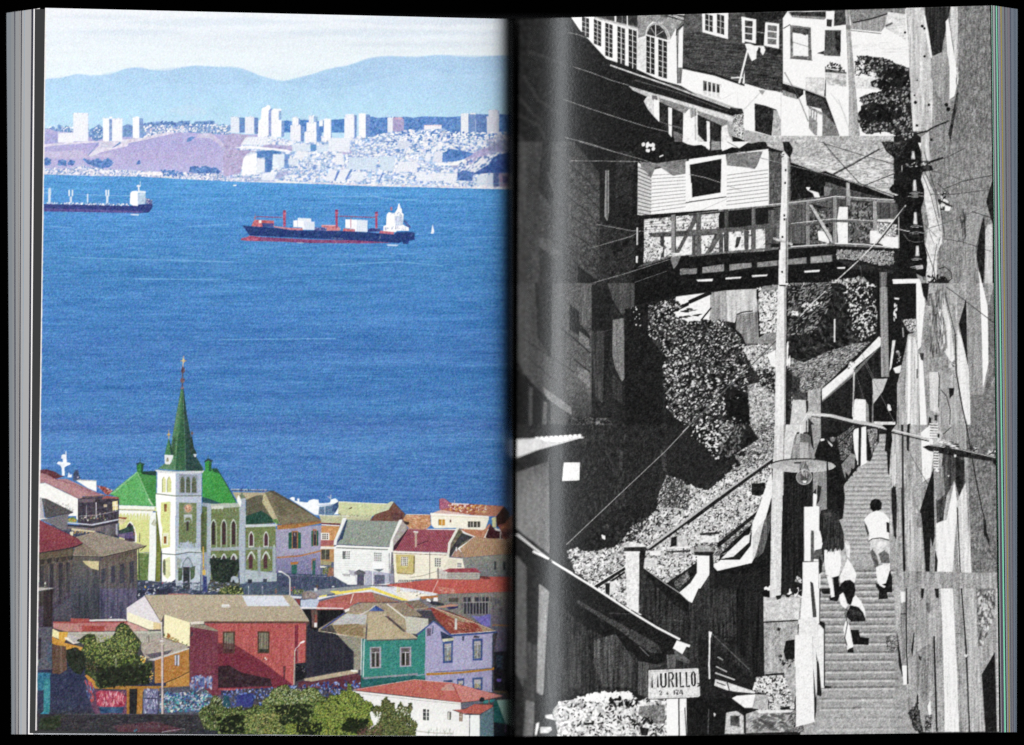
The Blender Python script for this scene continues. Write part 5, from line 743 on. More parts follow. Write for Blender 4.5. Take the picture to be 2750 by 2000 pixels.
    P('42', '0,50 270,45 265,80 240,110 235,555 130,540 0,500', 'g6c5w8'); HL('30', 3, '0,250 235,290 235,555 0,490', 13, .55); P('2a', '0,55 270,50 262,82 240,95 120,110 0,80', 'c6g4'); HL('68', 2, '0,258 235,298 235,560 0,498', 13, .35)
    P('f2', '0,85 72,98 70,250 0,235', 'g3'); W('44', '0,100 52,106 48,232 0,226', 1, 3, .95, .85, 'c8'); P('2a', '75,100 130,115 125,260 75,250', 'c5'); L('c0', 4, '75,175 125,185'); P('f2', '130,115 217,125 215,282 120,262', 'g3'); W('6c', '142,128 204,136 200,262 142,255', 1, 3, .95, .82, 'c9')
    P('28', '130,275 235,290 200,330 140,300', 'c6')
    M('printed_washing', 'white washing hanging on a pole under the dark shingled house')
    P('f0', '0,250 30,250 60,262 120,265 130,290 115,325 98,300 92,270 75,300 72,345 45,360 30,330', 'c6g3'); L('e8', 12, '18,290 -35,500'); P('26', '85,272 100,280 97,310 85,320')
    M('printed_square_window_house', 'white house with one grey framed square window at the top of the monochrome page')
    P('f6', '240,90 270,45 510,45 510,420 500,590 380,545 240,500', 'g2c2'); P('8c', '270,50 500,48 515,85 500,100 300,85', 'c8g7'); P('38', '285,50 510,48 515,82 380,78 290,72', 'c8g5'); P('70', '285,132 415,148 422,355 287,345', 'c8g6'); P('40', '300,148 405,158 398,190 305,185', 'c7'); P('f0', '302,180 398,195 400,330 304,325', 'c5'); L('a0', 5, '302,240 400,270'); P('58', '315,155 390,162 385,200 320,175', 'c8'); L('50', 6, '285,340 425,354'); L('50', 6, '243,155 285,130')
    P('d4', '380,460 500,465 500,580 380,540', 'c7g5'); P('2a', '240,500 380,540 510,590 620,800 600,825 575,760 500,640 480,600 380,560 330,600 320,570 245,545', 'c6g4'); L('b8', 5, '240,490 510,585'); P('8c', '235,540 320,570 330,600 240,575', 'c7g6')
    P('44', '380,560 490,600 590,790 540,740 490,690 480,660 390,640', 'c7g5'); P('78', '490,680 560,750 610,820 600,835 488,835', 'c6g6'); L('f4', 12, '375,545 375,600'); P('f2', '585,775 615,790 612,825 590,815', 'c6')
    P('90', '398,640 490,685 485,835 440,825 400,780', 'c6g5'); W('f0', '402,655 470,690 465,750 402,700', 4, 1, .5, .95); P('f4', '460,690 488,700 486,838 455,830'); L('f0', 5, '400,650 400,780')
    P('f2', '400,780 440,830 400,835', None, .8)
    P('2c', '62,625 130,640 200,665 230,740 180,700 170,830 65,800', 'c6g4'); P('b0', '180,670 205,670 228,740 225,830 175,832', 'c7g6'); P('a8', '0,790 120,820 225,850 200,870 0,865', 'c8g6'); L('d0', 5, '228,550 228,840'); L('60', 8, '250,430 290,500 330,570 360,640 400,740', None, .6); L('d4', 9, '110,545 0,660'); P('70', '85,540 130,545 110,575', 'c8', .6)
    M('printed_hill_wall', 'white hillside retaining walls behind a slanting pole at the top of the monochrome page')
    P('f3', '510,45 1020,30 1060,830 600,835 510,590', 'c3g3'); P('40', '565,42 640,40 640,130 560,140', 'c8g6'); P('84', '655,38 1010,28 1010,65 900,60 760,100 670,125', 'c7g8'); P('9c', '670,125 780,100 900,70 885,140 850,185 670,165', 'v9g6'); L('38', 10, '680,118 780,98 900,62 930,50'); P('d8', '900,50 1010,65 1015,230 880,150', 'c4g5w7'); L('48', 12, '885,140 930,120', None, .8)
    P('f0', '515,85 550,95 545,140 520,100'); P('30', '515,95 550,100 545,145 515,140', 'c8'); P('4c', '505,165 605,165 602,330 500,325', 'v9g6'); P('28', '570,175 605,180 602,320 570,300', 'c8'); P('5c', '505,290 560,260 600,330 500,325', 'c9'); L('e8', 9, '505,150 640,160 860,180'); L('60', 4, '650,165 860,188'); P('38', '455,310 500,295 500,320', 'c8')
    P('5c', '505,400 640,430 640,440 505,430', 'c9'); S('28 30 48', '505,385 540,370 600,380 610,410 640,430 505,425', 40, 18, 10); L('e8', 6, '510,405 575,415'); P('c8', '505,435 640,440 640,520 510,510', 'c8g6'); P('a8', '570,470 640,490 630,510 560,500', 'c9', .7); P('d8', '700,460 850,470 860,540 700,530', 'c8g6')
    S('d8 c4', '620,250 1010,240 1010,340 700,300', 60, 60, 5, -.05, .1, 'e', None, .5); L('d0', 5, '540,560 600,640 640,720'); L('b8', 6, '590,600 660,800', None, .6)
    M('printed_pale_pole', 'pale slanting timber pole behind the bush on the monochrome page')
    P('9c', '632,38 655,38 690,440 725,832 655,832 655,560', 'v4g7c5'); P('c0', '632,38 642,38 670,440 690,832 655,832 655,560', 'v4g5', .6); P('50', '635,130 670,135 668,160 640,160', 'c8', .5)
    M('printed_bush', 'dark leafy bush beside the pale pole at the top of the monochrome page')
    b1 = '690,440 695,380 720,325 790,330 860,340 900,350 950,375 1000,390 1035,410 1050,640 1060,800 1030,860 900,800 770,820 740,800 720,740 712,690 760,660 740,620 720,590 760,570 830,560 880,540 800,520 790,490 850,465 800,460 760,440'
    P('3c', b1, 'b8c9g5'); S('22 2c 36 1e', b1, 600, 26, 16); S('90 b0 74 a0', b1, 420, 16, 10); S('24 1e', '830,480 900,400 1000,420 1040,520 940,520 900,600', 110, 30, 20); S('24 1e', '720,650 950,620 1000,700 900,740 740,760', 130, 30, 20); S('f4 f0', '700,400 760,340 740,450 700,450', 26, 14, 9); S('f0 c8', '770,420 830,440 800,460', 14, 16, 10)
    M('printed_stucco_wall', 'rough grey stucco wall above the plank house on the monochrome page')
    U(1850, 380)
    P('b4', '470,-36 1288,-36 1288,350 1000,250 900,205 850,190 820,200 640,130 640,90 590,60 500,40', 'c8g9b3h4'); S('e4 f0 dc', '640,100 1280,100 1280,330 900,200', 330, 34, 9, 0, .15, 'e', None, .6); S('78 88', '640,0 1288,0 1288,300 900,180', 240, 26, 6, 0, .2, 'e', None, .5)
    # ---------------- right: weathered plank fence
    U(2200, 10)
    M('printed_plank_fence', 'tall weathered plank wall along the right side of the monochrome page')
    P('88', '545,20 1085,10 1085,937 660,937 640,840 590,800 560,240', 'v6g9c4'); P('c4', '545,25 655,22 690,240 715,460 710,800 590,800 560,240', 'v9g6c3'); P('e4', '572,560 600,560 620,800 590,800', 'v4', .6)
    P('2a', '665,20 826,18 810,100 780,240 770,310 735,360 712,330 690,180 670,100', 'v7g4'); P('f0', '655,70 668,75 690,200 710,330 705,350 680,240', 'c5'); P('9c', '710,330 780,300 800,130 830,180 840,480 820,640 800,650 740,560 700,460', 'v8g8'); P('c8', '826,18 870,18 880,320 875,480 850,320 826,120', 'v6g5'); P('f0', '795,110 812,90 825,180 850,330 875,470 870,510 830,460 805,300', 'v4g3')
    P('f0', '800,180 845,300 870,490 850,580 820,600 820,400', 'v4'); P('2c', '880,500 888,560 870,640 850,730 832,830 825,870 812,820 830,730 855,600', 'c6'); P('7a', '870,20 1085,12 1085,937 830,937 880,560', 'g9c6v4'); S('a4 b0 94', '880,20 1080,20 1080,930 840,930', 800, 8, 22, 0, .1, 'r', None, .4); S('54 60', '880,20 1080,20 1080,930 840,930', 800, 6, 26, 0, .1, 'r', None, .4)
    for x, y, r in ((648, 140, 10), (662, 155, 8), (540, 180, 8), (662, 330, 8), (600, 575, 6), (605, 620, 11), (690, 635, 9), (800, 635, 13), (812, 662, 14), (614, 765, 9), (617, 480, 5), (706, 855, 9)): P('22', [(x + r * math.cos(a), y + r * math.sin(a)) for a in np.linspace(0, 6.28, 9)], 'c8')
    P('c8', '640,840 690,800 700,937 645,937', 'v8'); P('e0', '620,870 660,880 680,937 640,937', 'c6')
    L('34', 11, '560,800 620,815 680,800 720,775 820,735', 'c9'); L('5c', 4, '820,735 880,700'); L('60', 3, '710,870 800,900 870,930'); L('d0', 5, '300,640 420,680'.replace('300,640', '0,680').replace('420,680', '420,800'), None, .0)
    U(2200, 380)
    P('88', '640,0 1090,0 1090,937 640,937', 'v6g9c5'); P('c8', '640,0 690,0 705,180 680,260 660,180', 'v8g5'); S('a4 b0 94 60 58', '760,0 1080,0 1080,930 780,930', 1300, 7, 26, 0, .1, 'r', None, .4)
    P('26', '1050,380 1068,310 1090,240 1090,520 1078,480', 'c4'); P('26', '1035,470 1045,560 1046,690 1030,937 1010,840 985,700 985,660 1010,560', 'c5g4'); P('f0', '1000,810 1010,830 1035,937 1015,937', 'c4'); P('c8', '1045,560 1060,520 1090,520 1090,937 1040,937', 'v6g6'); P('a8', '920,400 1035,410 1010,560 960,937 900,937', 'v6g7', .5); S('30' + ' 58', '885,440 930,460 920,620 900,620', 40, 5, 40, 0, .1, 'r', None, .6)
    P('d8', '635,190 690,230 730,330 760,420 775,560 770,640 740,700 740,937 680,937 660,700 690,520 655,330', 'c7g5'); 
    # ---------------- plank house & footbridge
    U(1380, 10)
    for l in ('20,700 150,760 200,850', '10,560 120,690 180,740', '60,450 150,600 300,700', '90,300 260,360 330,390', '10,800 80,900'): L('3e', 22, l, None, .5)
    U(1380, 380)
    M('printed_boarded_wall', 'shaded diagonal boarded wall in the gutter of the monochrome page')
    P('3c', '0,0 380,0 540,200 560,500 560,937 0,937', 'c3g4'); P('3e', '10,0 180,0 180,180 150,300 160,600 150,900 20,800', 'V3g2'); G('340,0 400,100 540,250 540,930 340,930', [(0, '2c'), (150, '46'), (500, '4e'), (930, '3c')], 'c5g6')
    P('26', '180,0 230,0 230,200 200,180 250,330 230,400 150,300', 'c3'); P('30', '160,660 240,720 240,930 165,937', 'c3'); P('58', '150,600 230,620 290,700 240,720 160,660', 'c3', .6)
    for i in range(9): L('28', 6, [(340 - i * 12, 130 + i * 100), (450, 230 + i * 100), (560, 350 + i * 96)], None, .8)
    for i in range(6): L('34', 10, [(20, 160 + i * 130), (160, 300 + i * 130), (330, 440 + i * 130)], None, .4)
    P('24', '540,100 780,100 780,937 540,937', 'c3g3'); P('30', '640,60 770,60 740,400 640,380', 'c5g4'); P('34', '520,500 760,560 760,937 520,937', 'c5g5', .7); P('8c', '575,180 598,180 598,440 588,500 570,470', 'v9'); L('24', 4, '586,180 586,480'); P('22', '400,780 540,880 640,937 400,937', 'c4'); P('22', '600,640 740,600 700,680 620,700', 'c6', .7)
    M('printed_plank_house', 'small white plank house with one dark square window on the monochrome page')
    P('f0', '780,130 860,180 1080,130 1288,80 1288,430 1000,450 850,470 778,460', 'g3c2'); HL('54', 4, '865,200 1080,190 1080,420 865,450', 11, .65); P('c8', '782,150 868,180 862,460 778,460', 'g5'); 
    for i in range(13): L('38', 5, [(780, 160 + i * 24), (865, 200 + i * 22)], None, .8)
    P('7c', '790,90 1090,100 1090,200 1000,215 950,180 920,160 890,165 860,230 840,200 800,160', 'c6g5'); P('22', '700,0 1288,0 1288,70 1080,110 900,135 780,125 740,60', 'c4g4'); S('f0 e8', '810,15 870,10 900,40 860,65 820,45', 12, 30, 20); P('f0', '1060,0 1230,0 1235,55 1180,20 1130,25 1090,15', 'c6'); L('f0', 8, '915,95 940,85'); P('24', '920,60 1020,10 1100,30 1180,20 1288,70 1200,90', 'c5')
    P('f4', '1080,125 1288,80 1288,370 1080,385', 'g2'); P('22', '1104,140 1288,100 1288,320 1120,350 1108,250', 'c3g2'); L('f0', 5, '1115,265 1117,348'); L('40', 6, '1080,385 1288,350'); L('30', 9, '1232,90 1288,78', None, .5); L('a8', 4, '1105,205 1170,215 1288,250')
    U(1850, 380)
    P('f0', '0,110 230,80 500,45 502,400 240,425 0,450', 'g3c2'); HL('50', 4, '240,200 500,165 500,380 235,410', 9, .7); P('7c', '230,80 465,60 430,150 415,172 340,160 240,150', 'c6g6'); P('f4', '0,110 232,80 232,345 0,380', 'g2'); P('22', '5,145 205,108 200,320 20,350', 'c3g2'); L('a8', 4, '0,205 100,225 200,258'); L('38', 6, '0,380 235,347'); L('f0', 5, '16,260 18,345'); P('22', '0,20 120,40 140,70 300,45 440,0 520,40 590,60 510,45 330,60 150,90 0,110', 'c5g3'); P('f0', '90,0 130,0 130,55 110,40', 'c5'); P('f0', '200,0 380,0 320,40 270,35 210,60', 'c6'); P('90', '140,0 195,0 195,50 140,55', 'c6')
    L('50', 3, '240,275 330,310', None, .6); L('b0', 4, '60,440 240,360', None, .8)
    M('printed_dark_shed', 'dark shed with a sagging roof behind the footbridge on the monochrome page')
    P('56', '502,60 590,70 640,130 800,190 850,190 1000,250 1288,350 1288,640 900,640 500,400', 'c6g7v4'); P('1f', '640,130 820,195 860,185 1000,245 1120,285 1288,355 1288,368 1120,330 1010,300 860,250 850,340 640,370', 'c5g3'); P('80', '850,280 900,290 880,340 850,340', 'g6'); P('48', '900,300 1000,310 1288,365 1288,500 900,480', 'v7g6'); P('f0', '735,285 765,288 755,305 780,310 815,320 825,350 790,350 780,325 745,305', 'c5'); P('a8', '990,255 1010,260 1015,350 990,350', 'c7')
    P('24', '770,390 900,420 930,440 760,440', 'c5'); P('f0', '500,60 504,60 504,400 500,400'); L('88', 3, '510,180 570,340'); P('f0', '945,410 1000,410 1000,640 940,640 930,500', 'c6g4'); P('e8', '1150,520 1230,530 1288,560 1288,660 1220,650 1130,610', 'c7'); P('9c', '1180,460 1288,470 1288,540 1170,520', 'c9')
    mottle('1010,380 1180,390 1160,500 1150,630 1010,630', '28 38 24', '60', '84 98', 90, 22, 30, 0, .5); P('58', '500,430 740,430 740,640 500,640', 'v8g7'); mottle('760,420 930,420 900,640 760,640', '30 28', '54', 'a8 78', 60, 20); P('f0', '810,560 880,570 880,640 815,620', 'c7')
    mottle('0,590 500,540 500,700 0,700', '60 48', 'd8', 'f4 f0', 120, 24); P('f0', '20,590 200,580 200,690 80,700', 'c4', .6); P('f0', '250,580 330,570 330,690 250,690', 'c5', .7); P('3c', '300,600 330,600 310,660 290,670', 'c8'); P('50', '480,520 500,520 520,690 480,690', 'c7'); P('e0', '430,560 470,560 470,670 430,675', 'c5')
    U(1380, 380); mottle('820,490 1288,440 1288,700 1020,720 820,760', '68 50', 'd8', 'f4 f2', 160, 26); HL('58', 4, '820,490 990,460 990,560 820,560', 5, .6); HL('64', 4, '1010,470 1288,440 1288,560 1010,570', 5, .5); P('e8', '1020,600 1130,590 1120,700 1030,710', 'c7', .6)
    M('printed_footbridge', 'timber footbridge crossing the alley on the monochrome page')
    U(1380, 380)
    P('1f', '770,465 1288,425 1288,445 820,488 780,490', 'c5g3'); P('24', '785,485 820,485 815,800 780,800', 'c5g3'); P('50', '845,575 1288,545 1288,585 1120,595 860,600', 'c8g6'); P('88', '990,460 1016,458 1016,700 990,700', 'v8g5'); L('28', 5, '1016,460 1016,700'); P('88', '1155,450 1178,448 1180,710 1155,710', 'v8g5'); L('28', 5, '1155,450 1155,700'); P('40', '920,590 945,590 945,730 920,730', 'c5'); P('48', '1125,585 1145,585 1145,720 1122,720', 'c6'); P('58', '1140,460 1160,470 1040,700 1015,700', 'c7g5'); P('58', '1260,590 1288,570 1288,620 1235,710 1215,705', 'c7')
    P('60', '820,765 1000,715 1000,740 830,790 760,800', 'c8g6'); P('1e', '740,800 830,780 980,730 1040,730 1288,700 1288,940 740,940', 'c4g3'); P('b8', '1000,710 1050,720 1030,770 1005,800 985,740', 'c9', .6); P('78', '1045,800 1288,780 1288,800 1045,840', 'c6g6'); P('f0', '1145,865 1250,862 1248,875 1160,880'); L('80', 3, '760,885 960,815'); P('f0', '768,720 780,720 778,765 768,760'); P('d0', '772,540 780,540 780,650 770,650', 'c6')
    for l in ('410,0 600,55 800,110 1060,200', '360,120 800,125', '520,520 740,560 1000,570', '390,920 560,870 700,830 980,740', '480,670 740,595 800,560'): L('a8', 4, l, 'c9', .75)
    mottle('820,640 940,660 920,740 815,760', '38 50', 'c8', 'f4 e8', 60, 16)
    U(1850, 380)
    P('78', '0,455 240,425 500,400 800,370 920,342 1288,365 1288,385 920,358 800,382 500,415 240,440 0,468', 'c7g6'); L('e8', 5, '240,422 500,398 800,365 920,343 1288,366'); L('1e', 8, '0,462 240,440 580,408')
    for x, t, b, c in ((62, 455, 715, '68'), (236, 425, 700, '50'), (406, 410, 680, '68'), (745, 375, 650, '88'), (916, 350, 640, '98'), (1000, 345, 400, '88'), (1168, 375, 620, 'a0')):
        P(c, [(x - 13, t), (x + 13, t), (x + 15, b), (x - 12, b)], 'v8g6'); L('28', 4, [(x - 13, t), (x - 12, b)])
    P('60', '0,560 330,535 500,515 740,515 900,490 1288,500 1288,520 920,505 740,530 500,545 200,575 0,590', 'c8g6'); L('e0', 4, '640,515 900,487 1000,490 1288,502', 'c9'); P('58', '30,460 55,455 50,500 0,590 0,550', 'c7'); P('60', '185,580 215,570 130,705 100,705', 'c7g5'); P('50', '345,560 378,560 375,680 350,680', 'c6'); P('50', '20,590 45,590 42,715 20,715', 'c6'); P('50', '190,580 215,580 215,700 190,700', 'c6')
    P('c0', '755,400 775,395 900,600 905,640 880,620', 'c7g6'); L('38', 5, '755,400 885,620')
    P('70', '0,715 240,690 520,665 720,655 900,640 1288,655 1288,672 900,655 700,670 520,680 240,705 0,730', 'c8g6'); L('e8', 6, '640,660 870,645'); L('f0', 6, '920,640 1100,645 1288,668')
    P('1e', '0,725 240,702 520,685 900,655 1288,675 1288,770 900,700 500,760 0,850', 'c4g3'); P('88', '85,790 220,770 220,815 85,828', 'c6g6'); P('88', '255,772 395,762 395,790 255,812', 'c6g6'); P('88', '430,760 740,728 740,765 430,790', 'c6g6'); P('98', '765,725 900,712 900,755 765,765', 'c6g6'); P('80', '0,800 50,795 50,830 0,835', 'c6'); P('1c', '0,840 560,790 900,755 1000,760 1288,830 1288,937 0,937', 'c4g3')
    for q in ('45,868 150,862 148,878 60,880', '230,855 330,850 325,860 232,866', '395,840 495,835 490,845 400,852', '725,812 825,805 820,818 728,824', '930,790 985,788 980,800 935,800'): P('f0', q, 'c5')
    mottle('930,680 1288,690 1288,770 1200,780 1060,740 930,740', '38 28', '90', 'c8 b0', 160, 20); P('50', '930,740 1288,810 1288,830 1020,800', 'c6', .4)
    mottle('900,870 1000,860 1100,850 1180,937 880,937', '30 24', '98', 'f0 d8', 90, 20); P('70', '1200,820 1245,820 1245,937 1200,937', 'v8g6'); mottle('630,890 900,885 900,937 620,937', '30', '78', 'b0 d8', 60, 16); P('24', '500,910 560,905 560,937 480,937', 'c4')
    S('f0 e0', '380,930 560,905 560,937 380,937', 26, 22, 8)
    # right side of the bridge, pipe with insulators
    U(2200, 380)
    P('c0', '400,560 500,590 500,672 400,660', 'c7g5'); P('f0', '400,600 495,600 498,672 400,655', 'c4'); mottle('370,510 490,520 480,600 400,600 370,560', '40', 'a0', 'f0 e8', 40, 18)
    P('88', '365,370 478,372 478,385 365,382', 'c8'); P('50', '365,385 495,390 495,480 365,490', 'v7g6'); P('d8', '365,488 470,490 468,508 365,502', 'c8'); P('9c', '338,375 360,375 365,600 330,640 325,560 340,540', 'c8'); P('e8', '320,560 365,560 370,640 320,640', 'c7')
    P('1f', '480,340 560,330 540,400 515,480 500,560 500,680 495,937 560,937 640,937 640,700 600,540 600,400', 'c4g3'); P('1e', '500,480 560,440 640,470 660,640 680,720 640,937 495,937', 'c4g3'); L('b0', 6, '500,470 500,670')
    M('printed_cable_mast', 'dark mast crowded with ceramic insulators and loose cables on the monochrome page')
    P('1e', '390,0 620,0 640,60 645,120 690,120 720,180 650,190 640,240 660,300 660,360 640,420 660,560 665,700 680,760 670,850 610,840 570,700 575,560 560,440 560,340 480,345 440,300 460,270 550,262 555,190 525,190 530,150 480,110 420,60', 'c5g3'); P('7c', '640,0 660,10 700,200 760,380 790,600 770,560 700,300 640,120', 'c8', .3)
    mottle('390,0 560,0 500,100 440,70', '1c 22', '2c', '58 48', 60, 18)
    for x, y0, y1 in ((590, 60, 110), (600, 240, 310), (604, 445, 520), (617, 655, 720)): P('b8', [(x - 8, y0), (x + 8, y0), (x + 14, y1), (x - 12, y1)], 'v9c8'); P('f0', [(x - 2, y0 + 10), (x + 4, y0 + 10), (x + 4, y1 - 8), (x - 2, y1 - 8)])
    for y, w in ((325, 44), (345, 54), (535, 38), (575, 46), (740, 34), (790, 40)): L('98', 5, [(612 - w, y), (612, y - 8), (612 + w, y)], 'c9'); L('e8', 3, [(600 - w * .4, y + 4), (625, y + 3)])
    P('b0', '605,780 650,775 655,800 610,805', 'c9'); P('90', '610,830 650,850 670,937 640,937', 'v8'); L('d8', 7, '545,400 480,480 370,620 250,745 80,900', 'c9'); L('30', 9, '540,410 475,500 365,640', 'c5', .8)
    L('d8', 5, '480,545 540,560 570,565'); L('98', 3, '530,580 560,620 600,632 650,628'); L('d0', 4, '520,150 520,190'); S('e8 c8', '540,140 700,120 700,150 560,160', 26, 14, 5, 0, .6)
    P('e8', '455,320 500,335 480,340'); S('e0 28 f0', '740,330 800,310 810,440 770,440', 26, 26, 16); L('28', 12, '760,370 835,410', 'c6'); P('f0', '790,400 830,410 820,435 790,435')
    cab = ('640,120 700,135 800,100 920,40', '0,0 60,20 320,100 440,130 520,160', '20,0 250,260 470,340', '80,205 380,45', '300,270 530,180', '330,290 440,290', '690,180 780,200 900,240', '700,330 850,330 1090,300', '780,300 900,250 1090,210', '690,545 800,510 1090,390', '960,440 1090,480', '780,610 900,630 1080,690', '640,180 700,330 760,560', '660,60 710,240 760,400 790,600', '660,180 730,330 755,480', '690,560 740,690 760,600', '660,640 720,800 740,937', '740,640 700,900', '250,740 270,860', '0,670 60,880', '820,330 760,280 740,260', '660,520 740,600', '450,790 600,850')
    for i, l in enumerate(cab): L('30' if i % 3 else '50', 4 if i % 2 else 5, l, 'c8', .8)
    L('24', 11, '690,130 780,100', 'c5'); L('28', 8, '380,45 200,150 90,205', 'c5', .8)
    L('98', 3, '760,790 800,785 840,830 830,880 780,900 740,860 760,790'); L('24', 6, '750,800 790,788 830,820 835,860 800,890')
    P('1e', '740,860 810,870 830,937 740,937', 'c8'); S('1c 28', '680,830 820,860 820,937 700,937', 60, 26, 10)
    P('f0', '460,865 630,862 640,885 640,937 600,890 465,895', 'c5'); P('24', '470,898 600,896 610,910 480,910'); P('e8', '560,915 610,912 620,937 570,937', 'c5'); P('6c', '380,820 425,820 425,937 385,937', 'v8g6'); P('24', '420,900 500,900 500,937 425,937')
    U(1850, 380)
    for l in ('240,0 400,90 640,150 800,195 960,235 1100,275', '330,0 330,0', '850,0 900,80 1080,265', '880,20 1288,145', '920,205 1220,40', '620,190 700,350', '660,170 640,350 720,360', '780,410 900,445', '1090,280 1288,200', '540,120 600,160'): L('48', 4, l, 'c8', .7)
    L('c8', 4, '310,60 520,120 640,150 850,200 1100,280', 'c8', .6)
    M('printed_white_pole', 'pale square timber pole standing in front of the footbridge on the monochrome page')
    P('e4', '585,70 600,60 632,100 632,200 625,460 622,660 620,937 562,937 570,560 582,330', 'v5g5'); P('88', '622,100 634,110 628,460 622,937 612,937 616,460', 'v8g5', .8); P('22', '590,0 630,0 655,40 650,70 632,100 600,60', 'c8'); P('22', '565,680 572,600 580,680', 'c4'); 
    for x, y in ((605, 260), (608, 180), (600, 465), (600, 490), (588, 600), (586, 820), (612, 885)): P('22', [(x - 5, y - 7), (x + 5, y - 8), (x + 6, y + 6), (x - 4, y + 7)])
    P('c0', '530,600 655,640 650,655 530,615', 'c8'); P('e8', '575,655 610,655 600,680 575,680'); L('30', 4, '612,480 612,937', 'c8'); L('28', 5, '560,740 562,937')
    L('f0', 7, '590,65 590,110'); S('c0 20', '560,95 600,60 600,110 570,110', 8, 16, 8)
def right_low():
    # gutter side: shaded house
    U(1380, 760)
    M('printed_boarded_wall', 'shaded diagonal boarded wall in the gutter of the monochrome page')
    P('2a', '0,0 850,0 940,400 960,937 0,937', 'c3g3'); P('44', '15,0 130,0 150,340 215,440 200,720 60,560 20,480', 'V3g2'); P('30', '150,0 215,0 210,300 240,440 160,360', 'V2'); P('4c', '150,380 240,480 260,620 210,720 150,600', 'V3'); P('4c', '240,0 340,0 340,900 230,900', 'V2g3'); G('330,0 490,0 490,937 330,937', [(0, '54'), (300, '50'), (650, '5c'), (800, '40'), (937, '34')], 'c4g5')
    P('24', '350,130 410,180 410,250 480,330 480,400 410,330 350,290', 'c3'); P('70', '410,300 475,350 475,440 415,400', 'c5g6'); P('76', '400,520 475,560 480,660 400,590', 'c5g6'); P('78', '180,650 250,700 360,780 365,830 300,790 200,720', 'c3g3'); L('28', 12, '290,280 380,350 480,440', None, .8); L('28', 10, '380,480 480,560', None, .8); L('2c', 12, '60,350 240,470 380,560', None, .5); L('2c', 10, '90,470 240,600', None, .5)
    P('58', '425,20 490,30 490,200 440,280 415,200', 'v8g4'); P('70', '430,140 438,140 436,260 428,260', 'c4'); P('22', '490,0 640,60 600,200 620,260 560,800 490,600', 'c3g3'); P('3c', '490,300 570,300 560,760 500,700', 'v5g3'); P('4c', '590,0 760,0 755,170 680,200 620,100', 'v4g5'); P('78', '622,230 692,220 694,600 680,620 640,540 620,460', 'v6g7'); P('3a', '620,560 680,640 680,760 620,720', 'v5g4'); P('22', '700,160 850,130 850,280 930,380 940,937 700,937', 'c3g3'); P('1c', '590,0 1288,0 1288,40 1000,80 850,120 760,140 760,0', 'c3g3')
    P('22', '0,520 60,580 210,720 200,937 0,937', 'V2'); P('44', '95,650 118,660 115,937 92,937', 'V2'); P('58', '185,740 210,750 205,937 175,937', 'V3'); L('70', 5, '210,110 370,50 520,0', None, .6); S('d0 f0', '730,140 800,150 795,290 770,290', 10, 10, 8); L('58', 4, '500,320 620,290', None, .6)
    mottle('330,840 600,850 640,937 330,937', '28', '3c', '58', 60, 14)
    # bank with white-leaved shrub
    M('printed_leafy_bank', 'leafy creeper covered bank under the footbridge on the monochrome page')
    P('34', '850,130 1020,90 1230,55 1288,50 1288,937 1100,937 950,760 930,440 870,360 840,290', 'c6g4'); 
    P('f0', '1020,85 1230,58 1238,200 1170,270 1050,240 1000,180', 'c5g4'); P('ec', '1080,150 1230,100 1230,260 1120,260', 'c4'); P('1e', '850,230 1000,165 1225,55 1240,70 1080,150 870,245', 'c3'); L('22', 9, '1235,160 1180,235'); S('20 28', '1060,170 1160,170 1160,220 1060,220', 8, 60, 10, 0, .2); P('98', '1238,70 1288,60 1288,240 1232,240', 'v8g5')
    def leaves(q, n, k=1.0, dk='1c 20 26', lt='f0 e0 c8 a8 80', w=19):
        S(dk, q, n, w * 1.6, w * .9, 0, 3.14); S('58 48 68', q, n, w * 1.1, w * .45, 0, 1.2, 'l'); S(lt, q, int(n * .8), w * k, w * k * .36, 0, 1.2, 'l'); S(lt, q, n // 4, w * k, w * k * .9, 0, 3.14, 's'); S(dk, q, n // 2, w * 1.2, w * .5, 0, 1.5)
    leaves('850,130 1010,100 1060,150 880,230 860,290 870,360 850,320', 110); leaves('870,250 1000,190 1100,260 1288,230 1288,380 930,400 870,340', 260)
    leaves('930,400 1288,360 1288,937 1110,937 960,780', 620, 1.2, lt='f4 e8 c8 a0')
    U(1850, 760)
    P('8c', '460,20 560,10 560,937 400,937 380,700 340,480', 'c8g6'); P('30', '0,240 220,230 320,340 400,500 540,560 540,700 440,620 380,700 380,937 0,937', 'c6g4')
    P('9c', '135,60 235,45 240,240 135,240', 'v9g6'); P('c8', '235,45 430,35 430,180 300,200 290,250 240,240', 'v7g6'); P('84', '300,200 430,180 440,390 360,385 330,320 295,290', 'v9g6'); L('28', 7, '300,198 340,182 400,175'); P('20', '432,170 470,230 475,320 440,345', 'c5'); L('20', 5, '360,383 440,385'); P('24', '425,40 440,35 435,110 425,100')
    P('f0', '0,130 135,60 130,230 60,240 0,200', 'c5g4'); L('22', 9, '140,155 75,235'); L('1e', 24, '0,120 140,58'); S('20 28', '0,160 60,160 60,220 0,220', 4, 50, 9, 0, .2)
    leaves('0,240 230,235 320,340 400,490 380,560 0,560', 420); leaves('0,540 380,540 400,700 370,937 0,937', 420, 1.3); S('1c 20', '240,650 380,700 380,937 280,937 240,800', 130, 46, 26)
    mottle('440,60 560,40 560,300 450,320', '30 48', 'c8', 'f4 f0', 120, 22); mottle('330,400 520,380 540,560 420,560', '3c', 'b0', 'f0 d8', 110, 22); P('f0', '490,450 545,420 545,530 520,520', 'c5'); mottle('370,640 540,600 540,937 390,937', '54 70', 'a4', 'e0 d0', 150, 22); leaves('420,530 540,560 540,690 460,640', 80)
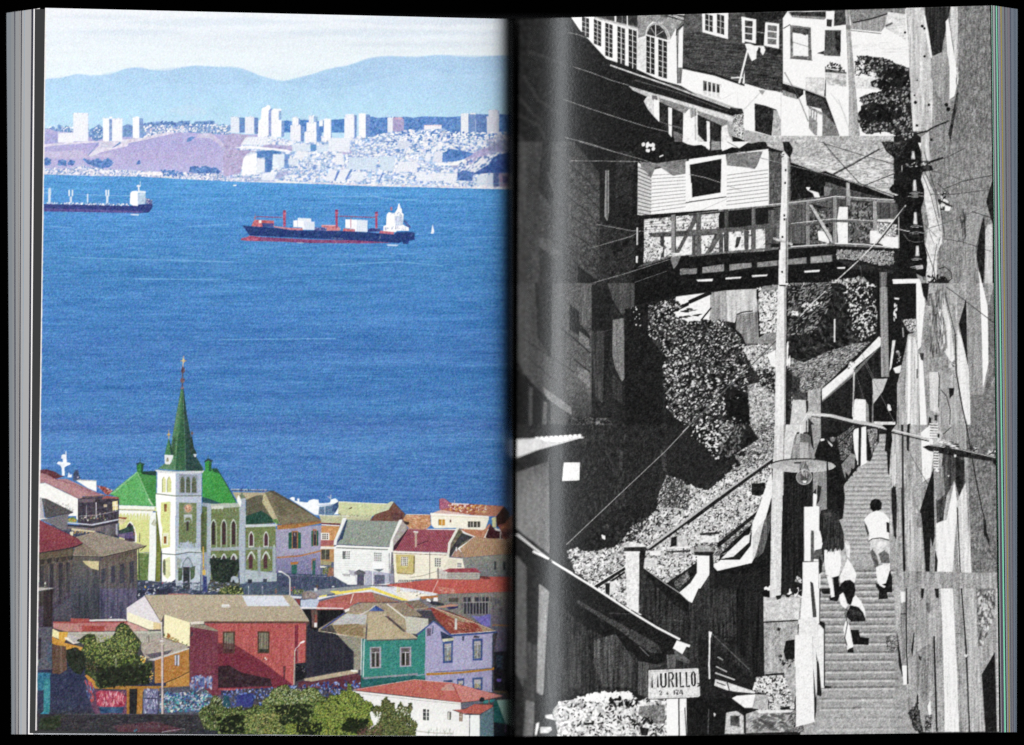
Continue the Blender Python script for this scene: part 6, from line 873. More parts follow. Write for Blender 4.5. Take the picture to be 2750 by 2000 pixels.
    P('3c', '620,20 860,0 1190,0 1190,310 1060,380 820,640 620,700', 'c9g5b5'); S('24 1c 30', '620,20 960,0 1000,380 900,420 700,600 620,600', 620, 40, 18, .9, .8); S('70 84 98', '620,20 900,0 880,160 760,330 620,330', 260, 26, 7, -.6, .8)
    S('c8 e0 f0 b0', '960,0 1190,0 1190,300 1080,370 1030,300', 420, 15, 11); S('24 20', '960,0 1190,0 1190,300 1080,370 1000,300', 240, 24, 14); S('f0 d8', '650,170 690,170 690,220 650,220', 8, 20, 16); P('f4', '912,225 922,225 920,370 912,370'); S('e0', '700,120 860,120 770,170 720,160', 20, 20, 10)
    mottle('620,460 720,500 900,420 1050,380 1140,370 1020,480 840,660 830,680 650,690', '34 28 44', '78', 'c0 a8 d8', 520, 24, 7, -.4, .5); S('f0 e8', '620,400 640,400 640,520 620,540', 6, 10, 60, 0, .1); P('f0', '615,395 626,395 620,520 612,520')
    P('38', '620,560 700,600 680,937 620,937', 'c7g5'); S('b8 d0', '620,680 660,690 650,800 630,800', 22, 16, 10)
    U(1850, 1140)
    mottle('300,0 530,0 530,220 330,360 190,420 90,400 0,380 0,340 240,380', '28 34', '80', 'd8 c0 e8', 420, 26, 9, 0, 1.2); P('2c', '0,0 380,0 440,90 300,180 260,300 230,360 130,420 0,370', 'c5g4'); S('20 28', '0,0 420,60 250,360 0,370', 200, 36, 20); S('70 90 60', '0,0 360,0 300,200 0,200', 200, 24, 9); S('a0 c8', '0,0 280,0 240,120 0,120', 120, 22, 9, 0, 1.2, 'l')
    # pipe rail, terrace
    M('printed_white_pipe', 'thick white pipe rail climbing beside the stairs on the monochrome page')
    U(1850, 760)
    P('26', '835,740 1040,580 1160,420 1210,390 1210,600 1290,600 1290,937 830,937', 'v3c3g3')
    P('e8', '835,668 1000,530 1010,500 1040,495 1195,335 1210,345 1205,395 1050,525 1030,570 838,740', 'g4c3'); P('a0', '838,735 1035,555 1205,390 1205,400 1040,580 840,748', None, .6); S('78 f4', '1000,490 1050,490 1050,550 1000,540', 14, 14, 8)
    M('printed_stair_posts', 'row of pale square posts along the stair railing on the monochrome page')
    P('90', '1200,30 1245,30 1262,590 1210,590', 'v7g6'); P('1c', '1185,0 1200,0 1200,310 1185,310'); P('1f', '1245,60 1288,60 1288,420 1262,590 1255,400', 'c3'); P('c0', '1155,600 1250,605 1200,700 1160,760', 'c4g5'); L('e8', 7, '1040,560 1030,840'); P('ec', '1040,735 1050,728 1110,732 1115,745 1112,880 1030,870', 'g4c3'); P('90', '1112,740 1130,770 1135,890 1112,880', 'c6g4'); L('78', 3, '1060,380 1288,860'); L('60', 3, '1050,560 1100,730')
    P('88', '1155,700 1170,700 1170,880 1150,880', 'c7')
    U(2200, 760)
    P('1f', '430,20 620,0 610,320 540,560 490,640 490,900 340,870 340,760 430,600', 'c3g3'); P('90', '383,25 428,25 440,590 392,585', 'v7g6'); P('c0', '335,605 430,600 400,680 340,760', 'c4g5'); P('f0', '470,90 505,95 500,105 475,100'); S('f0 e0', '475,120 490,120 485,260 470,250', 8, 10, 30, 0, .1); P('e0', '460,360 480,360 455,530 440,560', 'c6'); P('e8', '465,535 515,515 515,565 480,565', 'c5'); mottle('520,230 610,225 610,320 560,300', '28', 'a0', 'f0', 50, 14); L('a0', 8, '525,280 530,340'); S('88 b0', '490,430 520,430 510,520 490,500', 12, 12, 12); P('f0', '430,760 445,765 455,800 435,805 428,790', 'c6'); P('e0', '345,870 480,872 480,895 350,890', 'c7'); L('78', 3, '270,470 470,870')
    L('b0', 4, '215,560 215,830')
    # plank wall right, middle
    M('printed_plank_fence', 'tall weathered plank wall along the right side of the monochrome page')
    P('a0', '610,0 1105,0 1110,937 490,937 490,640 545,400 560,320 610,310', 'v8g8c4'); P('f0', '610,0 650,0 665,120 640,400 620,420 612,200', 'v4g4'); P('a8', '490,625 520,620 525,937 488,937', 'v8g6'); P('c8', '555,330 600,340 620,420 630,937 540,937 545,500', 'v9g6'); P('f0', '560,350 575,360 570,880 555,900', 'v4'); P('f4', '625,440 650,460 680,937 635,937', 'v5g4'); P('90', '680,0 760,30 800,260 830,430 810,700 690,700 660,300', 'v9g8c6'); P('e0', '740,60 790,100 830,280 850,480 830,500 770,400', 'v7g6'); P('d4', '690,560 755,560 750,820 700,800', 'v7g5'); P('a8', '760,540 860,600 870,900 760,937', 'v8g7')
    P('24', '925,90 930,400 935,520 910,400 878,260', 'c3g3'); P('e0', '870,280 900,360 940,540 955,937 900,800 870,600', 'v5g6'); L('28', 8, '855,320 862,560 900,780 935,937', 'v6'); P('94', '930,0 1010,0 1025,500 1030,700 1000,937 955,937 940,520 930,400', 'v6g9'); P('f4', '1008,0 1025,0 1060,150 1065,500 1040,620 1030,660 1025,400 1018,200', 'v3g3'); P('78', '1060,150 1105,0 1105,560 1040,720 1030,700 1065,560', 'g9v6'); P('60', '1100,540 1108,580 1040,720 1000,937 1015,800 1050,640', 'v7g7', .8)
    P('70', '955,700 1030,700 1110,600 1110,937 950,937', 'g9c7', .7); P('24', '815,660 850,660 845,700 820,725'); P('38', '630,440 660,440 655,490 640,480', 'c6'); P('24', '560,885 575,885 572,937 558,937'); P('24', '640,0 690,0 680,120 655,80', 'c4'); L('38', 5, '750,560 755,600 750,780'); L('30', 5, '765,670 800,710 825,800 820,937'); L('30', 4, '800,25 850,60 930,120 1105,255'); L('38', 5, '790,60 840,260 860,330'); P('20', '612,540 618,540 618,600 612,600'); P('28', '690,840 705,850 700,937 680,937', 'c6'); P('30', '725,830 745,830 740,865 725,860', 'c5'); S('30 50 c8', '690,30 780,60 800,400 700,500', 120, 8, 70, 0, .2, 'r', None, .5); S('50 d0', '810,490 860,490 850,540 815,530', 12, 16, 10)
    U(2200, 1140)
    P('a4', '430,0 1110,0 1115,1040 440,1040', 'v9g8c4'); P('f0', '640,50 700,0 720,160 700,330 650,360', 'v6g5'); P('90', '780,0 920,0 930,937 860,937', 'v6g8', .6); P('e8', '735,620 800,600 850,360 870,500 860,640 830,1040 740,1040', 'v6g5'); P('e0', '860,500 920,370 940,640 965,1040 885,1040', 'v7g6', .8); P('48', '780,180 910,190 920,360 880,450 850,350 800,450 780,600 740,620 735,480', 'v8g6c4'); P('22', '720,270 722,480 728,700 712,770 700,700 695,937 670,937 650,650 610,640 615,600 640,520 680,390', 'c3g3'); P('88', '725,300 780,260 790,440 740,480', 'v8g6'); P('22', '855,200 915,230 905,390 880,450 860,380', 'c4', .8)
    P('74', '920,0 1115,0 1120,937 960,937 940,400', 'g9c7v5'); S('a0 50 b0', '930,0 1110,0 1110,930 960,930', 420, 9, 18, 0, .3, 'r', None, .4); L('28', 7, '925,0 960,200 1000,420 1040,600', 'c5'); P('24', '1030,590 1050,600 1055,680 1072,720 1070,770 1050,710 1035,690', 'c5'); P('28', '555,0 570,0 565,170 550,160 548,80', 'c4'); P('28', '455,400 480,370 490,500 485,720 470,700 455,520', 'v5c4'); L('28', 16, '522,0 525,500 535,937', 'v5'); P('c8', '458,60 475,60 470,380 458,400', 'v6'); L('e8', 6, '478,180 476,390'); L('30', 7, '868,520 888,937', 'v5'); P('30', '565,600 575,600 578,700 565,660'); L('38', 4, '575,190 720,440', None, .7); L('58', 4, '560,520 640,640', None, .6); P('28', '730,790 745,850 740,937 725,937', 'c5'); P('24', '610,600 640,600 640,640 620,640', 'c5'); S('f0 50', '560,500 620,520 620,600 570,560', 8, 16, 12)
    P('c0', '480,50 520,60 520,400 490,370 480,200', 'v7g5', .7); P('b8', '550,450 640,560 650,640 660,937 560,937', 'v7g6', .7)
    # stairs
    M('printed_stairs', 'long worn stone staircase climbing between the walls on the monochrome page')
    U(1850, 1140)
    P('a8', '1180,60 1240,60 1260,330 1270,937 820,937 960,560 975,380 1070,260 1160,130', 'g6c4'); 
    U(1850, 1580); P('98', '830,-140 1288,-140 1288,937 700,937 790,600', 'g6c4'); 
    U(2200, 1580); P('98', '0,-140 470,-140 500,480 545,620 560,780 640,937 -120,937', 'g6c4')
    ys = 60.0; st = 11.0
    U(1850, 1140)
    for i in range(26):
        y = 90 + i * 28; x0 = np.interp(y, [90, 260, 380, 600, 800], [1180, 1080, 985, 975, 990]); x1 = 1262
        if y > 800: break
        L('6c', 7, [(x0, y + 20), (x1, y + 20)], 'c7', .45, True); L('d0', 8, [(x0, y + 8), (x1, y + 8)], 'c6', .45)
    U(1850, 1580)
    for i, y in enumerate([-120, -80, -40, 0, 40, 80, 125, 170, 215, 265, 330, 390, 440, 505, 560, 610, 680, 740, 800, 865]):
        L('64', 11, [(830, y + 12), (1288, y + 8)], 'c9', .4); L('cc', 12, [(820, y + 26), (1288, y + 22)], 'c8', .45)
        U(2200, 1580); L('64', 11, [(10, y + 12), (470 + y * .05, y + 8)], 'c9', .4); L('cc', 12, [(0, y + 26), (480, y + 22)], 'c8', .45); U(1850, 1580)
    P('b0', '700,840 1288,700 1288,937 700,937', 'g6c6', .45)
    U(2200, 1580); P('b0', '0,640 560,640 600,900 0,900', 'g6c6', .35); mottle('420,300 490,290 495,400 430,390', '38', '78', 'a0', 30, 14)
    # plank wall lower right
    M('printed_plank_fence', 'tall weathered plank wall along the right side of the monochrome page')
    P('a0', '462,-95 520,-110 1120,-98 1130,900 700,905 640,900 560,780 545,620 520,480 480,200', 'v9g8c4'); P('e8', '765,0 840,0 870,600 880,900 790,900 780,400', 'v5g6'); P('b4', '900,0 985,0 1020,600 1040,900 950,900 930,400', 'v7g8'); P('78', '985,0 1110,0 1110,120 1000,380', 'g9v8c8'); S('d8 40 e8', '990,20 1110,20 1100,160 1020,380', 150, 12, 26, 0, .4, 'r', None, .6); P('22', '1105,400 1118,900 1045,900 1022,540', 'c3g2'); P('b8', '1112,0 1125,0 1133,900 1120,900', 'g8c6')
    P('e0', '510,20 545,20 545,80 515,90', 'v6'); P('88', '512,90 545,90 545,440 520,440', 'v8g6'); L('24', 8, '547,0 550,400 558,600'); L('28', 7, '510,160 550,160'); P('f4', '520,485 552,485 550,605 530,605', 'g3'); P('24', '640,0 660,0 655,60 640,80', 'c4'); P('24', '725,0 752,0 752,60 735,60', 'c4'); P('22', '670,90 695,95 700,140 690,160 675,130', 'c4'); P('22', '595,275 600,280 590,400 585,430 578,390'); L('28', 12, '722,300 728,500 740,900', 'v6'); L('28', 9, '895,0 925,400 945,900', 'v6'); P('a0', '620,60 690,60 720,300 700,560 640,700 620,480', 'v9g8', .6); P('70', '610,400 700,340 720,600 660,720 620,640', 'v9g8c8', .5); mottle('560,780 620,720 650,900 600,890', '1e 24', '38', '70', 60, 22); mottle('670,800 710,790 700,900 665,890', '24', '58', 'b0', 26, 18); P('e8', '680,740 700,700 705,790 690,800', 'c7'); L('50', 5, '860,285 890,283'); S('d8', '890,400 950,420 900,440', 6, 20, 8); P('30', '625,420 645,430 640,455 625,440', 'c5'); P('24', '615,660 625,680 622,730 612,720', 'c4')
    # ---------------- lower left: gutter house, shed roof, rubble
    U(1380, 1140)
    M('printed_house_corner', 'dim grey house corner with a corrugated awning printed in the gutter of the monochrome page')
    P('2a', '0,0 700,0 1288,0 1288,420 1100,380 900,520 760,540 600,640 500,700 330,780 400,937 0,937', 'c3g3'); G('15,230 220,200 225,815 60,690 15,650', [(200, '4c'), (350, '66'), (500, '70'), (800, '70')], 'V3v2g3'); P('28', '15,215 210,120 215,230 20,300', 'c2'); P('c0', '15,90 200,78 420,65 440,80 300,120 150,160 15,210', 'V3g3'); P('e4', '130,80 420,64 430,78 300,108 200,105', 'c6g3'); L('60', 4, '15,92 200,80 420,66'); P('f0', '410,78 445,76 440,88 415,86')
    for i in range(10): P('f0', [(130 + i * 30, 80 - i * 2), (145 + i * 30, 76 - i * 2), (160 + i * 30, 80 - i * 2), (145 + i * 30, 90 - i)])
    P('22', '0,655 70,720 215,850 370,937 0,937', 'c2g2'); L('d0', 12, '20,690 120,770 220,845'); L('f0', 10, '230,855 370,935')
    S('3c 48 34 54', '400,0 700,0 700,500 500,640 400,640', 500, 7, 26, 0, .3, 'r', None, .4); S('34 3c', '700,0 1000,0 950,400 700,520', 260, 10, 20, 0, .6, 'r', None, .35); P('4c', '660,160 690,170 680,300 665,280', 'c8', .7); P('44', '920,150 960,180 960,300 935,280', 'c8', .7); P('38', '655,440 700,430 710,500 680,520', 'c8'); P('3c', '560,640 590,620 600,650 575,670', 'c8')
    M('printed_white_notice', 'small white square notice on the dark wall of the monochrome page')
    P('e4', '313,238 416,238 412,350 303,355', 'g3c2'); HL('d0', 3, '320,240 412,240 408,348 310,350', 8, .5)
    M('printed_leafy_bank', 'leafy creeper covered bank under the footbridge on the monochrome page')
    S('f4 e0 b8', '1110,0 1288,0 1288,240 1200,130 1120,80', 130, 20, 12, 0, 1.5); S('1c 20', '1110,0 1288,0 1288,240 1200,130 1120,80', 70, 22, 12)
    M('printed_rubble_slope', 'pale rubble slope beside the stairs on the monochrome page')
    mottle('330,785 400,775 440,820 500,830 520,790 640,770 700,700 740,640 880,560 960,420 1100,380 1190,410 1288,420 1288,937 390,937', '28 34 44', 'b0', 'f0 e0 e8 d4', 1000, 28); mottle('900,460 960,320 1060,350 1120,430 1100,540 1000,520 920,520', '22 2c', '50', 'c0 e0 98', 200, 20); P('28', '440,720 600,640 640,700 560,760 520,830 460,850 420,780', 'c7', .8); P('f0', '550,690 575,700 575,725 555,715'); S('30 24 40', '640,560 880,560 760,720 640,760', 140, 24, 12)
    P('2a', '380,900 520,850 400,937', 'c5', .6); L('f0', 8, '1110,375 1140,405 1180,408')
    U(1850, 1140); mottle('0,400 120,415 260,300 520,230 520,300 430,540 340,640 180,760 60,760 0,800', '34 44', 'b8', 'f4 e8 e0', 700, 24); P('24', '395,370 480,365 485,430 440,450 395,440', 'c5'); S('f0', '360,420 400,430 390,450 370,450', 4, 20, 14)
    mottle('60,760 340,640 440,540 400,680 260,800 180,830', '2c 38', '78', 'd0', 160, 22)
    U(1380, 1480); mottle('340,0 400,130 500,225 800,400 790,0', '34 44', 'b0', 'f4 e8', 260, 26); mottle('800,0 1160,0 1160,60 960,200 820,100', '44', 'b8', 'f0 e8', 160, 26)
    M('printed_rail_beam', 'dark straight handrail beam crossing the rubble slope on the monochrome page')
    U(1850, 1140); P('26', '528,212 528,235 260,430 0,625 0,600 240,420', 'c4g3'); P('b8', '528,205 528,214 240,420 0,600 0,592 230,412', 'g5')
    U(1380, 1140); P('26', '1288,455 1288,485 1080,630 860,790 835,790 1070,620', 'c4g3'); P('b8', '1288,445 1288,457 1070,620 840,785 850,765 1060,605', 'g5'); L('c0', 5, '900,790 1030,690')
    U(1850, 1140); P('26', '440,535 440,560 180,780 180,745', 'c6'); P('22', '400,620 380,690 240,800 190,820', 'c6'); L('30', 14, '70,690 190,680', 'c6')
    P('1e', '480,600 520,560 520,937 480,937 420,840', 'c3'); P('1e', '130,830 180,900 400,870 500,820 520,937 130,937', 'c4g3')
    U(1380, 1480); L('22', 22, '510,228 700,105', 'c4'); L('e8', 5, '500,218 700,95'); L('22', 12, '610,190 700,130', 'c5'); P('d8', '600,190 640,190 640,260 605,270', 'c6'); P('24', '575,200 605,200 600,280 575,260'); P('26', '965,205 1140,75 1155,60 1155,140 1080,230 1035,260', 'c5g3'); mottle('1000,200 1100,120 1110,170 1030,240', '24', '58', '90', 40, 14)
    U(1380, 1140); P('e0', '1180,700 1288,700 1288,740 1160,740', 'c9'); P('24', '990,710 1025,700 1025,760 985,770', 'c4'); P('c8', '1030,700 1080,690 1100,770 1030,770', 'c7'); L('e8', 10, '960,775 1110,772'); L('28', 9, '960,800 1110,795'); L('a8', 7, '960,820 1100,815'); P('e8', '850,795 925,795 920,825 855,820', 'c5'); P('d0', '820,840 900,840 900,890 820,900', 'c6g6')
    M('printed_white_brace', 'curved white pipe braces joining beside the tall pole on the monochrome page')
    U(1850, 1140); P('ec', '520,300 530,420 480,600 420,820 395,870 180,920 150,890 200,850 320,850 390,760 400,620 440,520 500,340', 'c3g4'); P('24', '275,830 345,790 325,835 290,850', 'c4'); P('e4', '200,845 350,700 385,690 380,740 280,830', 'c3g4'); P('b0', '400,700 470,600 440,820 400,850', 'v6g4', .5); P('5c', '475,600 520,540 520,620 470,800 430,840 450,700', 'v8g5'); P('f0', '150,885 200,870 250,880 180,920', 'c3')
    U(1380, 1480); P('ec', '1155,25 1230,25 1228,150 1150,270 1115,330 1040,260 1110,200 1155,130', 'c3g4'); P('f0', '1245,80 1288,70 1288,110', 'c3')
    M('printed_capped_pillar', 'square white pillar with a dark domed cap, left of the pair on the monochrome page')
    U(1380, 1140); P('e4', '705,800 790,795 795,937 700,937', 'g5c5'); P('d8', '695,760 740,735 820,755 830,770 690,775', 'c8g6'); P('30', '690,772 830,768 840,790 780,800 700,798', 'c5'); P('22', '795,795 830,790 815,900 850,937 790,937', 'c4')
    U(1380, 1480); P('e0', '703,0 790,0 785,395 710,350', 'g6c6'); P('28', '790,10 815,0 815,110 785,390', 'c5')
    M('printed_capped_pillar', 'square white pillar with a dark domed cap, right of the pair on the monochrome page')
    U(1380, 1140); P('f0', '1155,820 1230,820 1230,937 1155,937', 'g3'); P('a0', '1140,790 1170,760 1230,762 1255,800 1240,815 1140,810', 'c8g6'); P('28', '1135,800 1255,803 1245,822 1140,820', 'c5'); P('24', '1232,822 1250,800 1250,937 1230,937')
    U(1850, 1140); P('f0', '50,825 130,825 130,937 50,937', 'g3'); P('a0', '30,795 60,762 110,760 155,790 160,810 40,812', 'c8g6'); P('28', '30,800 160,800 150,825 40,822', 'c5'); P('24', '130,822 150,800 160,937 130,937')
    M('printed_dark_fence', 'dark weathered board fence below the pillars on the monochrome page')
    U(1380, 1480); P('34', '790,390 800,110 960,210 1040,262 1115,335 1150,270 1230,150 1240,120 1290,130 1290,937 1170,930 1160,740 840,740 780,680 860,720 940,640 1000,570 1045,550', 'v6g5c3'); P('22', '815,105 960,210 1040,262 1100,320 1220,440 1200,470 1000,330 820,140', 'c4'); P('24', '1160,600 1290,740 1290,937 1170,937', 'c4', .7)
    L('d8', 4, '820,105 960,208 1042,262', 'c5'); P('1f', '1245,110 1290,130 1290,520 1225,440 1230,160', 'v4', .6)
    U(1850, 1580); P('30', '0,0 470,0 470,540 400,560 60,500 60,670 0,680', 'v6g5c3'); P('1e', '300,0 470,0 470,540 420,560 290,350', 'v3g3', .7); S('50 48 60', '60,40 300,40 300,300 140,260', 120, 5, 50, 0, .05, 'r', None, .3); P('26', '60,300 160,350 440,600 400,690 250,700 60,740', 'c3g3'); P('1e', '0,690 280,690 420,790 350,930 0,930', 'c3g2')
    P('f4', '0,0 60,0 20,90 0,80', 'c2')
    L('e8', 10, '132,275 127,480 130,570', 'c5'); L('70', 4, '140,280 380,510', 'c6'); P('f0', '125,268 145,275 138,310 125,300'); L('b0', 7, '180,430 215,450'); L('c8', 7, '170,490 240,525'); L('d0', 8, '165,530 290,575'); P('d8', '165,570 240,590 420,650 415,660 300,650 240,640 160,610', 'c6g4'); L('30', 6, '175,590 230,610'); L('24', 6, '240,590 255,640'); L('24', 7, '190,560 420,640')
    mottle('420,560 600,530 665,600 665,760 440,770 430,680 500,670 400,640', '2c 44', 'c0', 'f4 e8', 200, 26); P('f0', '270,690 300,675 420,665 400,750 350,750', 'c5g4'); P('b0', '420,665 495,670 495,760 400,755', 'c7g6'); L('22', 5, '500,700 500,760'); P('24', '570,750 630,740 640,760 580,765', 'c5')
    P('a8', '470,40 720,40 690,600 660,720 600,540 475,545', 'c8g7v5'); P('c8', '470,45 700,60 690,200 470,205', 'c7g6'); L('38', 9, '470,212 690,200', 'c7'); P('1f', '610,330 665,320 665,440 610,450 595,400', 'c4'); S('28 38', '560,420 660,430 640,500 580,470', 16, 22, 10); P('30', '555,245 580,250 570,270 555,265', 'c5'); L('28', 12, '480,545 600,535', 'c6'); S('1e f0', '490,0 700,0 710,40 480,45', 22, 50, 36)
    P('c0', '235,780 300,770 345,800 350,915 225,915', 'c8g7'); P('58', '260,800 320,800 320,870 260,860', 'b6c8'); P('a4', '358,790 430,765 670,765 690,900 358,910', 'c9g7b6'); S('40 58', '400,800 660,780 660,900 400,890', 60, 50, 16, 0, .8, 'e', None, .6); L('20', 8, '348,790 350,910'); P('e0', '420,765 660,765 640,780 440,785', 'c5'); P('e8', '155,780 170,790 160,810'); L('50', 6, '125,760 120,920', 'c7'); mottle('640,780 700,800 720,900 660,900', '24', '70', 'a8', 40, 22)
    M('printed_shed_roof', 'dark sloping shed roof with a bright white edge on the monochrome page')
    U(1380, 1480); P('22', '0,0 120,0 240,60 760,395 1045,560 1000,620 1100,690 1090,710 1040,680 850,720 400,520 300,400 340,330 200,200 0,120', 'c3g3'); P('44', '390,300 600,420 700,470 900,580 930,640 860,640 760,570 640,480 400,330', 'c5g5'); P('1f', '400,350 620,480 760,600 900,700 860,720 500,500 380,440', 'c3'); L('f4', 13, '120,0 222,50'); L('f4', 13, '230,58 500,225 760,395 900,480 1045,555'); P('f4', '1000,610 1025,560 1110,590 1105,605 1085,600 1060,648', 'g2'); L('90', 3, '600,390 760,395', None, .6); L('a0', 4, '790,600 850,660', 'c6', .8)
    P('5c', '1005,620 1060,650 1110,690 1100,710 1020,680', 'c8')
    P('2e', '300,340 400,440 760,650 780,690 780,880 600,880 400,900 300,920 200,920 210,260', 'v5g4c3'); P('44', '500,560 640,520 750,680 740,860 560,850 500,700', 'v8g6'); P('44', '350,520 430,540 420,860 350,860', 'v7g5', .7); P('4a', '780,690 940,720 845,740 845,920 780,900', 'v8g5'); P('64', '960,650 1020,650 1015,740 970,740', 'v8g6')
    P('26', '0,20 240,60 230,200 160,190 150,937 0,937', 'c2g2'); P('50', '12,20 80,100 80,900 12,760', 'V3'); P('8c', '160,200 222,255 200,620 185,900 140,920 150,600', 'V5v5g3'); P('3c', '80,560 150,600 140,900 80,900', 'V4v4'); P('24', '150,100 222,120 222,250 160,205', 'c2')
    U(1380, 1580); P('3a', '60,560 140,600 135,900 60,920', 'V4'); P('62', '75,700 130,720 120,930 60,930', 'V4'); P('2a', '130,650 240,700 250,790 150,840 130,930', 'c3'); P('e0', '140,850 160,840 150,920 132,925', 'c5'); P('26', '170,830 260,820 290,930 140,930', 'c3'); P('c8', '165,872 235,870 240,890 215,910 165,910', 'c6'); P('d0', '195,795 240,790 260,830 200,815', 'c8')
    M('printed_rubble_heap', 'pale rubble heap beneath the street name sign on the monochrome page')
    rq = '240,770 290,710 370,700 420,680 460,670 520,655 600,660 690,645 740,665 790,700 860,690 960,710 965,930 280,935 262,840'
    P('b8', rq, 'c9g7b5'); S('f4 e8 d8 f0', rq, 420, 30, 14); S('2c 40 58 70', rq, 300, 20, 10); S('f0', '440,665 740,650 740,700 560,720 450,700', 60, 36, 20); S('22', '580,690 800,680 780,730 640,740', 26, 34, 16); P('6c', '790,740 950,730 950,850 860,850 780,790', 'c9g7', .8); P('26', '440,845 505,842 505,855 445,860'); S('f0', '560,850 640,850 630,890 600,890', 5, 60, 14, .5, .2); P('28', '790,870 850,880 840,925 800,925', 'c6'); S('26', '730,810 920,830 900,860 740,860', 14, 40, 14)
    M('printed_name_sign', 'white street name plate reading MURILLO on a pale post')
    P('e8', '960,680 1085,685 1088,925 960,925', 'v5g5'); L('24', 7, '1037,690 1040,925'); P('f4', '965,680 1030,680 1030,925 968,925', 'v3'); L('50', 6, '1075,750 1085,925')
    P('d8', '845,512 1155,500 1165,505 1175,675 1160,685 1040,690 940,698 850,695 840,690', 'c5g7'); L('28', 4, '845,512 1155,500 1163,508 1173,675 1160,685 1045,690 960,692 850,697 842,690 845,512'); L('70', 3, '856,524 1150,512 1160,672 860,685 856,524', None, .7)
    w = 12
    L('1e', w, '870,625 868,538 886,600 904,534 906,622'); L('1e', w, '925,534 926,605 934,620 950,618 956,604 954,532'); L('1e', w, '976,622 974,530 994,530 1002,545 1000,566 990,575 977,576 990,577 1004,620'); L('1e', w, '1022,528 1024,620'); L('1e', w, '1046,527 1048,618 1070,616'); L('1e', w, '1084,526 1087,616 1108,614'); L('1e', w, '1124,528 1118,545 1121,600 1128,612 1138,608 1140,590 1138,538 1132,526 1124,528')
    L('1e', 5, '914,650 921,642 930,648 928,657 915,670 931,668'); L('1e', 5, '966,652 960,662 966,668 973,662 966,658'); L('1e', 6, '1008,640 1009,668'); L('1e', 6, '1018,640 1035,640 1024,668'); L('1e', 5, '1018,655 1034,668'); L('1e', 6, '1052,638 1041,659 1064,658'); L('1e', 6, '1058,640 1059,670'); S('28', '1155,590 1170,600 1168,620 1158,615', 4, 10, 14)
    M('printed_power_line', 'thin diagonal cable crossing the bank on the monochrome page')
    U(1380, 1140); L('b8', 4, '330,755 700,405 960,160 1110,0'); U(1380, 760); L('c8', 4, '1060,937 1288,720'); U(1850, 760); L('50', 6, '0,900 200,700 380,530 600,310 700,210'); L('e0', 5, '700,210 750,150 860,50'); L('98', 3, '0,895 200,695 380,525 600,305', None, .5)
    # ---------------- tall pole, posts, lamp
    M('printed_white_pole', 'pale square timber pole standing in front of the footbridge on the monochrome page')
    U(1850, 760); P('e0', '560,10 612,12 612,300 606,937 540,937 545,500', 'g5v4c3'); P('a0', '600,15 614,15 608,937 600,937', 'g5'); P('24', '610,560 650,540 640,937 608,937', 'c5', .8); P('30', '565,8 610,8 610,20 570,18', 'c5'); P('f0', '560,0 625,0 625,10 570,10', 'c4')
    U(1850, 1140); P('d4', '540,0 605,0 598,300 595,430 585,620 580,937 515,937 520,500 530,220', 'g6v4c3'); P('90', '596,0 606,0 600,290 590,430', 'g5')
    U(2060, 1330); ORG[:] = [2060, 1330, 440 / 896]; P('d4', '25,0 84,0 80,300 75,545 15,555 20,300', 'g6v4c3')
    M('printed_dark_passage', 'dark opening behind the street lamp on the monochrome page')
    U(1850, 1140); P('24', '598,300 690,300 780,380 780,500 725,520 720,830 690,900 680,937 580,937 590,600 595,430', 'v4g3c2')
    ORG[:] = [2060, 1330, 440 / 896]; P('24', '85,0 250,0 250,60 202,65 205,340 185,400 170,440 100,545 80,545 78,300', 'v4g3c2'); mottle('165,440 190,460 190,480 150,470', '30', 'd0', 'f0', 10, 14)
    M('printed_stone_pillar', 'short capped stone pillar behind the lamp on the monochrome page')
    U(1850, 760); P('c8', '655,730 740,735 735,937 630,937 640,850', 'c5g5'); P('48', '650,720 665,690 730,685 745,715 740,735 655,732', 'c6g4'); P('a8', '748,680 830,655 830,937 740,937', 'g7c5v5'); P('24', '735,740 750,740 750,800 740,820', 'c3'); P('2c', '752,850 800,900 800,937 752,937', 'c5'); L('24', 5, '832,660 832,937')
    U(1850, 1140); P('d0', '610,0 692,0 670,80 640,220 600,225 600,100', 'c5g5'); P('98', '770,0 830,0 830,80 800,160 790,190', 'g7c5')
    M('printed_stair_posts', 'row of pale square posts along the stair railing on the monochrome page')
    U(1850, 1140); P('f0', '1030,30 1115,10 1118,240 1075,265 1060,250 1040,160', 'g3c3'); P('20', '1068,20 1085,20 1080,262 1066,262'); P('20', '1118,40 1160,70 1155,200 1140,232 1118,225', 'c4'); mottle('1120,30 1200,20 1195,110 1150,190', '30', '80', 'c0', 50, 12); P('20', '1185,30 1198,30 1196,110 1184,105'); mottle('930,80 1040,0 1020,180 960,230', '30 24', '58', '90 a0', 120, 16); P('88', '960,250 1020,180 1050,190 1050,260 1010,310 990,355 970,300', 'c6g6'); P('24', '985,300 1005,320 1000,358 988,355', 'c4'); P('22', '1020,270 1035,280 1030,325 1018,320', 'c4'); P('22', '1045,210 1060,230 1055,295 1042,290', 'c4')
    P('8c', '780,240 865,290 870,530 830,540 820,600 800,500 800,400 780,430', 'v6g6'); P('28', '810,380 835,390 820,480 800,510', 'c4'); P('f0', '782,430 805,440 795,515 780,515', 'c4')
    P('ee', '725,520 815,512 815,620 845,860 725,860', 'g3c2'); P('24', '818,515 828,600 820,660', 'c3'); P('70', '765,665 780,665 785,860 765,860', 'v5')
    ORG[:] = [2060, 1330, 440 / 896]
